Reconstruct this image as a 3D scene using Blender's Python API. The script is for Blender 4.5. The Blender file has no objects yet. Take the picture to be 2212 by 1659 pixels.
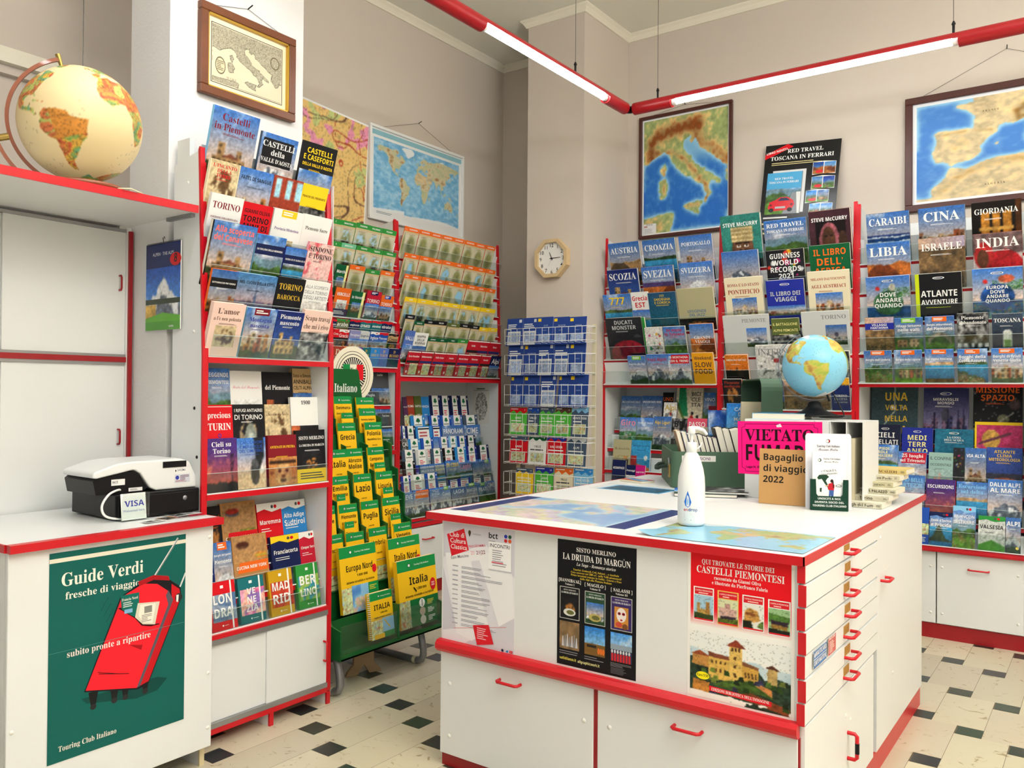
# Travel bookshop interior: map racks, display counter, green map stand, globes.
import bpy, math, random
import numpy as np
from mathutils import Vector, Matrix

S = bpy.context.scene
COL = S.collection
PI = math.pi
R = math.radians

# ------------------------------------------------------------------ camera, world, light
CAM_H = 1.404
def make_camera():
    yaw, pitch, roll = R(35.868), R(-0.528), R(0.457)
    fw = Vector((-math.sin(yaw)*math.cos(pitch), math.cos(yaw)*math.cos(pitch), -math.sin(pitch)))
    r = Vector((math.cos(yaw), math.sin(yaw), 0)); u = r.cross(fw)
    r2 = r*math.cos(roll) + u*math.sin(roll); u2 = u*math.cos(roll) - r*math.sin(roll)
    m = Matrix((r2, u2, -fw)).transposed().to_4x4(); m.translation = (0, 0, CAM_H)
    cd = bpy.data.cameras.new('camera'); cd.sensor_width = 36.0; cd.lens = 36.0*1797.2/2212.0
    cd.clip_start = 0.05
    o = bpy.data.objects.new('camera', cd); o.matrix_world = m; COL.objects.link(o); S.camera = o
make_camera()
S.view_settings.view_transform = 'Standard'; S.view_settings.look = 'None'
S.view_settings.gamma = 1.0; S.view_settings.use_curve_mapping = False
S.view_settings.exposure = -0.12
TUBE_POWER = 60.0            # emission of the fluorescent tubes
DAY = 0.22                   # daylight through the open shop front behind the camera
W = bpy.data.worlds.new('daylight'); S.world = W; W.use_nodes = True
W.node_tree.nodes['Background'].inputs[0].default_value = (0.93, 0.96, 1.0, 1)
W.node_tree.nodes['Background'].inputs[1].default_value = DAY
def area(name, loc, rot, sx, sy, power, col=(1, 1, 1)):
    d = bpy.data.lights.new(name, 'AREA'); d.shape = 'RECTANGLE'; d.size = sx; d.size_y = sy
    d.energy = power; d.color = col
    o = bpy.data.objects.new(name, d); o.location = loc; o.rotation_euler = rot; COL.objects.link(o); return o
area('shop_window_daylight', (-0.6, -2.9, 1.7), (R(90), 0, 0), 5.5, 2.6, 14.0, (0.95, 0.97, 1.0))
area('added_ceiling_fill', (1.6, 1.2, 2.7), (R(180), 0, 0), 1.2, 1.2, 420.0, (.97, .99, 1.0))  # added fill aimed at the ceiling, unseen, with no fixture of its own

# ------------------------------------------------------------------ colours
PAL = dict(white='f2f2ef', black='16161a', red='d4121f', maroon='7d1522', crimson='c01a33', salmon='ff7468', rose='e58fa0',
 pink='ff1f8f', magenta='c4187a', purple='6a3f8f', plum='5b3358', lilac='8f8fc0', indigo='23309a', navy='15204f', ink='1a1f3a', blue='1f4fae',
 azure='2f86cf', sky='86c4ea', steel='3f6f96', periwinkle='5573c0', teal='1c6d74', mint='6fbf95', green='2f8f3c', dgreen='0f5a34',
 lgreen='4fb83f', lime='7fc234', olive='5d6a35', sage='93b5ad', yellow='f6cf22', lyellow='f3ea9a', gold='d8b23a', mustard='c79a1a',
 amber='eba31c', orange='ec6a1e', coral='e25570', brick='a8402c', brown='5d4130', tan='b99a6c', kraft='b58450', khaki='b3ad88',
 beige='d6c59c', cream='ece0bf', blush='f0cfc2', grey='8b8d90', lgrey='cdd0cf', dgrey='4a4b50', slate='44576e')
PRETTY = dict(dgreen='dark green', lgreen='light green', lgrey='pale grey', dgrey='dark grey', lyellow='pale yellow', ink='midnight blue',
 azure='bright blue', sky='sky blue', rose='pale pink', kraft='brown cardboard', blush='pale pink', brick='brick red', amber='amber yellow')
def C(n):
    if not isinstance(n, str): return n
    h = PAL.get(n, n); return tuple(int(h[i:i+2], 16)/255 for i in (0, 2, 4))
def lin(c): return tuple(((v+.055)/1.055)**2.4 if v > .04045 else v/12.92 for v in c)

# ------------------------------------------------------------------ materials
def nodes(name):
    m = bpy.data.materials.new(name); m.use_nodes = True
    return m, m.node_tree.nodes, m.node_tree.links, m.node_tree.nodes['Principled BSDF']
def mat(name, col, rough=.45, metal=0.0, spec=.5, noise=0.0, nscale=30.0, bump=0.0, bscale=200.0, coat=0.0):
    m, n, l, b = nodes(name); c = (*lin(C(col)), 1)
    b.inputs['Base Color'].default_value = c; b.inputs['Roughness'].default_value = rough
    b.inputs['Metallic'].default_value = metal; b.inputs['Specular IOR Level'].default_value = spec
    b.inputs['Coat Weight'].default_value = coat
    tc = n.new('ShaderNodeTexCoord')
    if noise:
        nz = n.new('ShaderNodeTexNoise'); nz.inputs['Scale'].default_value = nscale; nz.inputs['Detail'].default_value = 6
        mx = n.new('ShaderNodeMix'); mx.data_type = 'RGBA'; mx.inputs['A'].default_value = tuple(v*(1-noise) for v in c[:3])+(1,)
        mx.inputs['B'].default_value = tuple(min(1, v*(1+noise)) for v in c[:3])+(1,)
        l.new(tc.outputs['Object'], nz.inputs['Vector']); l.new(nz.outputs['Fac'], mx.inputs['Factor']); l.new(mx.outputs['Result'], b.inputs['Base Color'])
    if bump:
        nb = n.new('ShaderNodeTexNoise'); nb.inputs['Scale'].default_value = bscale; nb.inputs['Detail'].default_value = 3
        bp = n.new('ShaderNodeBump'); bp.inputs['Strength'].default_value = bump; bp.inputs['Distance'].default_value = .002
        l.new(tc.outputs['Object'], nb.inputs['Vector']); l.new(nb.outputs['Fac'], bp.inputs['Height']); l.new(bp.outputs['Normal'], b.inputs['Normal'])
    return m
def attr_mat(name, rough, spec=.5, coat=0.0):
    m, n, l, b = nodes(name); a = n.new('ShaderNodeAttribute'); a.attribute_name = 'Col'
    l.new(a.outputs['Color'], b.inputs['Base Color']); b.inputs['Roughness'].default_value = rough
    b.inputs['Specular IOR Level'].default_value = spec; b.inputs['Coat Weight'].default_value = coat; return m
def acrylic(name, tint=(.93, .96, .95), gl=.07):
    m, n, l, b = nodes(name); n.remove(b); o = n['Material Output']
    t = n.new('ShaderNodeBsdfTransparent'); t.inputs[0].default_value = (*tint, 1)
    g = n.new('ShaderNodeBsdfGlossy'); g.inputs['Roughness'].default_value = .06
    f = n.new('ShaderNodeLayerWeight'); f.inputs['Blend'].default_value = .2
    k = n.new('ShaderNodeMath'); k.operation = 'MULTIPLY_ADD'; k.inputs[1].default_value = .35; k.inputs[2].default_value = gl*.4; l.new(f.outputs['Facing'], k.inputs[0]); k.use_clamp = True
    mx = n.new('ShaderNodeMixShader'); l.new(k.outputs[0], mx.inputs[0]); l.new(t.outputs[0], mx.inputs[1]); l.new(g.outputs[0], mx.inputs[2]); l.new(mx.outputs[0], o.inputs[0])
    return m
def emit(name, col, s):
    m, n, l, b = nodes(name); b.inputs['Base Color'].default_value = (.9, .9, .9, 1)
    b.inputs['Emission Color'].default_value = (*col, 1); b.inputs['Emission Strength'].default_value = s; return m
def marble(name, base, vein, scale, dist=.6):
    m, n, l, b = nodes(name); tc = n.new('ShaderNodeTexCoord'); a = n.new('ShaderNodeTexNoise'); a.inputs['Scale'].default_value = scale
    a.inputs['Detail'].default_value = 9; a.inputs['Distortion'].default_value = dist
    g = n.new('ShaderNodeAttribute'); g.attribute_name = 'Col'
    r = n.new('ShaderNodeValToRGB'); r.color_ramp.elements[0].position = .30; r.color_ramp.elements[1].position = .42
    r.color_ramp.elements[0].color = (*lin(C(vein)), 1); r.color_ramp.elements[1].color = (1, 1, 1, 1)
    e = r.color_ramp.elements.new(.36); e.color = (.95, .93, .9, 1)
    mx = n.new('ShaderNodeMix'); mx.data_type = 'RGBA'; mx.blend_type = 'MULTIPLY'; mx.inputs['Factor'].default_value = 1
    l.new(tc.outputs['Object'], a.inputs['Vector']); l.new(a.outputs['Fac'], r.inputs['Fac']); l.new(g.outputs['Color'], mx.inputs['A']); l.new(r.outputs['Color'], mx.inputs['B'])
    l.new(mx.outputs['Result'], b.inputs['Base Color']); b.inputs['Roughness'].default_value = .32; return m
M = dict(
 white=mat('white_laminate', 'e6e8e8', .38, noise=.015, nscale=4), cream_edge=mat('raw_board_edge', 'd8c9a0', .7, noise=.1),
 pipe=mat('red_pipe_paint', 'a50a16', .35, noise=.04, nscale=12), red=mat('red_edging', 'c80a1c', .33, noise=.04, nscale=12), dred=mat('dark_red_paint', '9a0c18', .4, noise=.05),
 wall=mat('taupe_wall_paint', 'd1c6ba', .85, noise=.02, nscale=3, bump=.15, bscale=160), plaster=mat('white_rough_plaster', 'e0dedd', .8, noise=.02, bump=.5, bscale=90),
 ceil=mat('ceiling_paint', 'eeebde', .9, noise=.01), cornice=mat('cornice_paint', 'ece6d4', .85, noise=.01),
 print=attr_mat('printed_paper', .45, .22), gloss=attr_mat('glossy_print', .25, .35), matte=attr_mat('matte_print', .7, .2),
 page=mat('page_edges', 'e6e0d0', .8, noise=.08, nscale=300), paper=mat('white_paper', 'ececea', .6, noise=.01),
 acr=acrylic('clear_acrylic'), acr_edge=mat('acrylic_edge', 'b9c6c4', .2), grey=mat('grey_metal', '8e8f93', .4, .6, noise=.05), alu=mat('aluminium_rail', 'a3a4a6', .35, .7, noise=.03),
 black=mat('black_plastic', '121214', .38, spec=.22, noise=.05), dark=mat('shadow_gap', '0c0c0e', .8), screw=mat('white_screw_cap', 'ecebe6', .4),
 wood=mat('brown_frame_wood', '6b3a1d', .4, noise=.25, nscale=18), dwood=mat('dark_mahogany', '4a2018', .4, noise=.25, nscale=20), lwood=mat('pale_wood', 'd2b78c', .5, noise=.12, nscale=25),
 redwood=mat('reddish_wood', '8e4a2a', .35, noise=.22, nscale=30, coat=.3), brass=mat('brass', 'b59a55', .3, .9, noise=.05), goldtrim=mat('gold_trim', 'c9a23c', .35, .6, noise=.08),
 green=mat('green_plastic', '0f5a28', .3, noise=.06, nscale=8), gsuit=mat('green_suitcase_board', '48664f', .55, noise=.07, nscale=40), gdark=mat('suitcase_lining', '2a3a30', .8),
 wire=mat('white_wire', 'e8e8e4', .4), beige=mat('beige_board', 'd7cfae', .5, noise=.05), ply=mat('plywood', 'b99b78', .6, noise=.12, nscale=14),
 slab=marble('travertine_slab', 'c4b898', 'c4b49a', 16, 1.6), inset=marble('dark_serpentine', '222b28', '5a5a5a', 30, 1.2), joint=mat('floor_joint', '6e6350', .9),
 tube=emit('fluorescent_tube', (.96, .99, 1.0), TUBE_POWER), refl=mat('white_reflector', 'f4f4f4', .3), cable=mat('steel_cable', '55524e', .4, .5), wcable=mat('white_cable', 'efefec', .4),
 bottle=mat('white_bottle', 'f1f0ee', .3, noise=.01), tabl=mat('tan_leather_tab', 'b08436', .55, noise=.12), clear=acrylic('clear_plastic_arc', (.88, .92, .95)), tint=acrylic('clear_sleeve', (.97, .98, .98)))
# ------------------------------------------------------------------ mesh builder
def corners(arr, wrap=False):
    """cell colours averaged at the grid points: four corner colours per cell, so a printed picture reads smooth"""
    p = np.pad(arr, ((1, 1), (1, 1), (0, 0)), 'edge')
    if wrap: p[:, 0] = p[:, -2]; p[:, -1] = p[:, 1]
    v = (p[:-1, :-1]+p[1:, :-1]+p[:-1, 1:]+p[1:, 1:])/4
    return np.stack([v[:-1, :-1], v[:-1, 1:], v[1:, 1:], v[1:, :-1]], 2).reshape(-1, 4, 3).tolist()
class MB:
    def __init__(s): s.v = []; s.f = []; s.m = []; s.c = []; s.sm = []
    def face(s, pts, mat=0, col=(1, 1, 1), sm=False):
        i = len(s.v); s.v.extend([tuple(p) for p in pts]); s.f.append(tuple(range(i, i+len(pts)))); s.m.append(mat); s.c.append(col); s.sm.append(sm)
    def mesh(s, vs, fs, mat=0, col=(1, 1, 1), sm=False):
        i = len(s.v); s.v.extend([tuple(p) for p in vs])
        for f in fs: s.f.append(tuple(i+k for k in f))
        n = len(fs); s.m += [mat]*n; s.sm += [sm]*n
        s.c += (list(col) if isinstance(col, list) else [col]*n)
    def box(s, x0, x1, y0, y1, z0, z1, mat=0, col=(1, 1, 1), bev=0.0):
        if bev:
            b = bev; o = []; X, Y, Z = (x0, x1), (y0, y1), (z0, z1); idx = {}
            for i in (0, 1):
                for j in (0, 1):
                    for k in (0, 1):
                        si, sj, sk = (1, -1)[i], (1, -1)[j], (1, -1)[k]
                        for a, d in enumerate(((0, 1, 1), (1, 0, 1), (1, 1, 0))):
                            idx[i, j, k, a] = len(o); o.append((X[i]+si*b*d[0], Y[j]+sj*b*d[1], Z[k]+sk*b*d[2]))
            fs = []
            g = lambda i, j, k, a: idx[i, j, k, a]
            for t in (0, 1):
                q = [(t, 0, 0), (t, 0, 1), (t, 1, 1), (t, 1, 0)]; q = q if t == 0 else q[::-1]; fs.append([g(*p, 0) for p in q])
                q = [(0, t, 0), (1, t, 0), (1, t, 1), (0, t, 1)]; q = q if t == 0 else q[::-1]; fs.append([g(*p, 1) for p in q])
                q = [(0, 0, t), (0, 1, t), (1, 1, t), (1, 0, t)]; q = q if t == 0 else q[::-1]; fs.append([g(*p, 2) for p in q])
            for i in (0, 1):
                for j in (0, 1):
                    fs.append([g(i, j, 0, 0), g(i, j, 0, 1), g(i, j, 1, 1), g(i, j, 1, 0)])
                    fs.append([g(i, 0, j, 0), g(i, 1, j, 0), g(i, 1, j, 2), g(i, 0, j, 2)])
                    fs.append([g(0, i, j, 1), g(1, i, j, 1), g(1, i, j, 2), g(0, i, j, 2)])
                    for k in (0, 1): fs.append([g(i, j, k, 0), g(i, j, k, 1), g(i, j, k, 2)])
            s.mesh(o, fs, mat, col); return s
        v = [(x0, y0, z0), (x1, y0, z0), (x1, y1, z0), (x0, y1, z0), (x0, y0, z1), (x1, y0, z1), (x1, y1, z1), (x0, y1, z1)]
        s.mesh(v, [(3, 2, 1, 0), (4, 5, 6, 7), (0, 1, 5, 4), (1, 2, 6, 5), (2, 3, 7, 6), (3, 0, 4, 7)], mat, col); return s
    def prism(s, pts, ax, a, b, mat=0, col=(1, 1, 1)):
        """pts: 2d outline in the two other axes (in xyz order), extruded along axis ax from a to b"""
        def P(p, t): q = list(p); q.insert(ax, t); return tuple(q)
        n = len(pts); v = [P(p, a) for p in pts]+[P(p, b) for p in pts]
        s.mesh(v, [tuple(range(n))[::-1], tuple(range(n, 2*n))]+[(i, (i+1) % n, n+(i+1) % n, n+i) for i in range(n)], mat, col); return s
    def tube(s, pts, r, mat=0, seg=8, col=(1, 1, 1), closed=False, caps=True):
        P = [Vector(p) for p in pts]; n = len(P); rings = []; up = None
        for i in range(n):
            if closed: t = (P[(i+1) % n]-P[i-1])
            else: t = P[min(i+1, n-1)]-P[max(i-1, 0)]
            t.normalize()
            if up is None:
                up = Vector((0, 0, 1)) if abs(t.z) < .9 else Vector((1, 0, 0))
            a = up - t*up.dot(t); a.normalize(); b = t.cross(a); up = a
            rr = r[i] if isinstance(r, (list, tuple)) else r
            rings.append([P[i]+(a*math.cos(2*PI*k/seg)+b*math.sin(2*PI*k/seg))*rr for k in range(seg)])
        v = [q for g in rings for q in g]; f = []
        for i in range(n if closed else n-1):
            j = (i+1) % n
            for k in range(seg): f.append((i*seg+k, i*seg+(k+1) % seg, j*seg+(k+1) % seg, j*seg+k))
        s.mesh(v, f, mat, col, True)
        if caps and not closed:
            s.face(rings[0][::-1], mat, col); s.face(rings[-1], mat, col)
        return s
    def lathe(s, prof, seg=32, mat=0, c=(0, 0), col=(1, 1, 1), sx=1.0, sy=1.0):
        n = len(prof); v = []; f = []
        for r, z in prof:
            for k in range(seg): a = 2*PI*k/seg; v.append((c[0]+sx*r*math.cos(a), c[1]+sy*r*math.sin(a), z))
        for i in range(n-1):
            for k in range(seg): f.append((i*seg+k, i*seg+(k+1) % seg, (i+1)*seg+(k+1) % seg, (i+1)*seg+k))
        s.mesh(v, f, mat, col, True); return s
    def grid(s, P, arr, mat=0):
        """P(u,v) -> point on a 0..1 square, arr ny x nx x 3 colours (row 0 at the bottom)"""
        ny, nx = arr.shape[:2]; i0 = len(s.v)
        for j in range(ny+1):
            for i in range(nx+1): s.v.append(tuple(P(i/nx, j/ny)))
        w = nx+1
        for j in range(ny):
            for i in range(nx): a = i0+j*w+i; s.f.append((a, a+1, a+w+1, a+w))
        n = nx*ny; s.m += [mat]*n; s.sm += [False]*n; s.c += corners(arr)
    def build(s, name, mats, parent=None, loc=(0, 0, 0), rot=(0, 0, 0)):
        me = bpy.data.meshes.new(name); me.from_pydata(s.v, [], s.f)
        for m in (mats if isinstance(mats, (list, tuple)) else [mats]): me.materials.append(M[m] if isinstance(m, str) else m)
        n = len(s.f); me.polygons.foreach_set('material_index', s.m); me.polygons.foreach_set('use_smooth', s.sm)
        if any(c != (1, 1, 1) for c in s.c):
            lc = []
            for c, f in zip(s.c, s.f):
                if isinstance(c, list): lc += c
                else: lc += [c]*len(f)
            col = np.array(lc, dtype=np.float32); col = np.where(col > .04045, ((np.maximum(col, 0)+.055)/1.055)**2.4, col/12.92)
            col = np.concatenate([col, np.ones((len(col), 1))], axis=1).astype(np.float32)
            me.color_attributes.new('Col', 'FLOAT_COLOR', 'CORNER').data.foreach_set('color', col.ravel())
        me.update()
        o = bpy.data.objects.new(name, me); COL.objects.link(o); o.parent = parent; o.location = loc; o.rotation_euler = rot
        return o
def tag(o, label, cat, group=None, kind=None):
    o['label'] = label; o['category'] = cat
    if group: o['group'] = group
    if kind: o['kind'] = kind
    return o
def thing(name, label, cat, loc=(0, 0, 0), rot=(0, 0, 0), group=None):
    o = bpy.data.objects.new(name, None); o.empty_display_size = .05; COL.objects.link(o); o.location = loc; o.rotation_euler = rot
    return tag(o, label, cat, group)
def struct(name, mb, mats):
    o = mb.build(name, mats); o['kind'] = 'structure'; return o
def smooth(pts, n=6):
    P = [Vector(p) for p in pts]; P = [P[0]]+P+[P[-1]]; o = []
    for i in range(1, len(P)-2):
        for k in range(n):
            t = k/n; a, b, c, d = P[i-1:i+3]; o.append(.5*((2*b)+(c-a)*t+(2*a-5*b+4*c-d)*t*t+(3*b-a-3*c+d)*t**3))
    return o+[P[-1]]
def rrect(x0, x1, y0, y1, r, n=5):
    return [(cx+r*math.cos(a), cy+r*math.sin(a)) for cx, cy, a0 in ((x1-r, y0+r, -PI/2), (x1-r, y1-r, 0), (x0+r, y1-r, PI/2), (x0+r, y0+r, PI)) for a in [a0+PI/2*k/n for k in range(n+1)]]
def tray_shell(m, x0, x1, y0, y1, z0, z1, r, t, mat=0, floor=True):
    """open box with rounded corners: walls t thick, floor at z0"""
    o, i = rrect(x0, x1, y0, y1, r), rrect(x0+t, x1-t, y0+t, y1-t, max(r-t, .002)); n = len(o)
    v = [(*p, z0) for p in o]+[(*p, z1) for p in o]+[(*p, z1) for p in i]+[(*p, z0+t) for p in i]
    f = [(k, (k+1) % n, n+(k+1) % n, n+k) for k in range(n)]+[(n+k, n+(k+1) % n, 2*n+(k+1) % n, 2*n+k) for k in range(n)]+[(2*n+k, 2*n+(k+1) % n, 3*n+(k+1) % n, 3*n+k) for k in range(n)]
    m.mesh(v, f+[tuple(range(n))[::-1], tuple(range(3*n, 4*n))], mat); return m
def BX(*a, **k): return MB().box(*a, **k)

# ------------------------------------------------------------------ lettering
def conv(t, st):
    up, lo, dg = dict(s=(0x1D400, 0x1D41A, 0x1D7CE), b=(0x1D5D4, 0x1D5EE, 0x1D7EC), k=(0x1D4D0, 0x1D4EA, 0), i=(0x1D468, 0x1D482, 0)).get(st, (0, 0, 0))
    if not up: return t
    o = ''
    for ch in t:
        if 'A' <= ch <= 'Z': o += chr(up+ord(ch)-65)
        elif 'a' <= ch <= 'z': o += chr(lo+ord(ch)-97)
        elif ch.isdigit() and dg: o += chr(dg+ord(ch)-48)
        else: o += ch
    return o
_T = {}
def tmesh(t, st='n'):
    k = (t, st)
    if k not in _T:
        c = bpy.data.curves.new('lettering', 'FONT'); c.body = conv(t, st); c.resolution_u = 2
        if st == 'n': c.offset = .008
        o = bpy.data.objects.new('lettering', c); me = bpy.data.meshes.new_from_object(o)
        v = np.array([tuple(p.co)[:2] for p in me.vertices]).reshape(-1, 2); f = [tuple(p.vertices) for p in me.polygons]
        bpy.data.objects.remove(o); bpy.data.curves.remove(c); bpy.data.meshes.remove(me)
        if len(v): v[:, 0] -= v[:, 0].min()
        _T[k] = (v, f, float(v[:, 0].max()) if len(v) else .1)
    return _T[k]
class Art:
    """flat printing on a w x h sheet standing in the local xz plane (origin bottom centre, facing -y); every layer lies a hair in front of the last"""
    def __init__(s, mb, w, h, y=-.0003, step=.00016, mat=0): s.mb, s.w, s.h, s.y, s.step, s.mat = mb, w, h, y, step, mat
    def P(s, x, y): return ((x-.5)*s.w, s.y, y*s.h)
    def up(s): s.y -= s.step; return s
    def poly(s, pts, col, up=True):
        if up: s.up()
        s.mb.face([s.P(*p) for p in pts], s.mat, C(col))
    def rect(s, x0, y0, x1, y1, col, up=True): s.poly([(x0, y0), (x1, y0), (x1, y1), (x0, y1)], col, up)
    def ell(s, cx, cy, rx, ry, col, n=20, up=True): s.poly([(cx+rx*math.cos(2*PI*k/n), cy+ry*math.sin(2*PI*k/n)) for k in range(n)], col, up)
    def ring(s, cx, cy, rx, ry, t, col, n=24):
        s.up()
        for k in range(n):
            a, b = 2*PI*k/n, 2*PI*(k+1)/n; q = 1-t
            s.mb.face([s.P(cx+rx*math.cos(a)*q, cy+ry*math.sin(a)*q), s.P(cx+rx*math.cos(a), cy+ry*math.sin(a)), s.P(cx+rx*math.cos(b), cy+ry*math.sin(b)), s.P(cx+rx*math.cos(b)*q, cy+ry*math.sin(b)*q)], s.mat, C(col))
    def grid(s, x0, y0, x1, y1, arr): s.up(); y = s.y; s.mb.grid(lambda u, v: ((x0+(x1-x0)*u-.5)*s.w, y, (y0+(y1-y0)*v)*s.h), arr, s.mat)
    def pic(s, x0, y0, x1, y1, kind, seed=0, cell=.0046):
        nx = max(6, min(150, int((x1-x0)*s.w/cell))); ny = max(6, min(150, int((y1-y0)*s.h/cell))); s.grid(x0, y0, x1, y1, scene(kind, nx, ny, seed))
    def line(s, p, q, t, col):
        a = np.array([p[0]*s.w, p[1]*s.h]); b = np.array([q[0]*s.w, q[1]*s.h]); d = b-a; L = np.hypot(*d) or 1; n = np.array([-d[1], d[0]])/L*t/2
        s.up(); s.mb.face([((x-s.w/2), s.y, z) for x, z in (a-n, b-n, b+n, a+n)], s.mat, C(col))
    def text(s, t, x, y, size, col, st='n', al='c', maxw=None, rot=0.0, sx=1.0, grow=False):
        """x,y as fractions (baseline), size = cap height in metres, maxw as fraction of w"""
        v, f, wd = tmesh(t, st)
        if not len(v): return
        k = size/.69; kx = k*sx
        if maxw and (wd*kx > maxw*s.w or grow):
            q = maxw*s.w/(wd*kx)
            if q < .62: k *= q/.62; q = .62 if not grow else q
            kx = kx*min(q, 1.25) if q < 1 or grow else kx
            if wd*kx > maxw*s.w*1.001: r_ = maxw*s.w/(wd*kx); kx *= r_; k *= max(r_, .8)
        off = {'c': -wd*kx/2, 'l': 0, 'r': -wd*kx}[al]; s.up(); ca, sa = math.cos(rot), math.sin(rot); X, Z = (x-.5)*s.w, y*s.h
        s.mb.mesh([(X+(off+p[0]*kx)*ca-p[1]*k*sa, s.y, Z+(off+p[0]*kx)*sa+p[1]*k*ca) for p in v], f, s.mat, C(col))
    def block(s, lines, x0, x1, y0, y1, col, st='n', al='c'):
        n = len(lines); H = (y1-y0)*s.h; lh = H/n
        for i, t in enumerate(lines):
            t = t.strip(); v, f, wd = tmesh(t, st)
            sz = min(lh*.72, .72*(x1-x0)*s.w/max(wd, .3)*1.15); xx = {'c': (x0+x1)/2, 'l': x0, 'r': x1}[al]
            s.text(t, xx, y1-(lh*i+lh*.5+sz/2)/s.h, sz, col, st, al, x1-x0)
    def micro(s, x0, y0, x1, y1, n, col, seed=1, t=.5):
        r = random.Random(seed); lh = (y1-y0)/n; s.up()
        for i in range(n):
            e = x0+(x1-x0)*r.uniform(.55, 1); yy = y1-lh*(i+.5); s.rect(x0, yy-lh*t/2, e, yy+lh*t/2, col, False)
# ------------------------------------------------------------------ pictures printed on covers (colour fields on a fine grid)
def vnoise(nx, ny, seed, sc):
    g = np.random.RandomState(seed % 100000).rand(sc+2, sc+2); y = np.linspace(0, sc, ny, endpoint=False); x = np.linspace(0, sc, nx, endpoint=False)
    xi, yi = x.astype(int), y.astype(int); fx, fy = x-xi, y-yi; fx = fx*fx*(3-2*fx); fy = fy*fy*(3-2*fy)
    a = g[np.ix_(yi, xi)]; b = g[np.ix_(yi, xi+1)]; c = g[np.ix_(yi+1, xi)]; d = g[np.ix_(yi+1, xi+1)]
    return (a*(1-fx)+b*fx)*(1-fy[:, None])+(c*(1-fx)+d*fx)*fy[:, None]
def fbm(nx, ny, seed, sc=3, o=4):
    r = 0; a = .5
    for i in range(o): r = r+a*vnoise(nx, ny, seed+i*17, min(sc*2**i, 96)); a *= .55
    return r/1.05
def mixc(a, b, t): return np.array(C(a))*(1-t[..., None])+np.array(C(b))*t[..., None]
def inpoly(pts, X, Y):
    r = np.zeros(X.shape, bool); n = len(pts)
    for i in range(n):
        x1, y1 = pts[i]; x2, y2 = pts[(i+1) % n]
        if y1 == y2: continue
        r ^= ((y1 > Y) != (y2 > Y)) & (X < (x2-x1)*(Y-y1)/(y2-y1)+x1)
    return r
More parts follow.
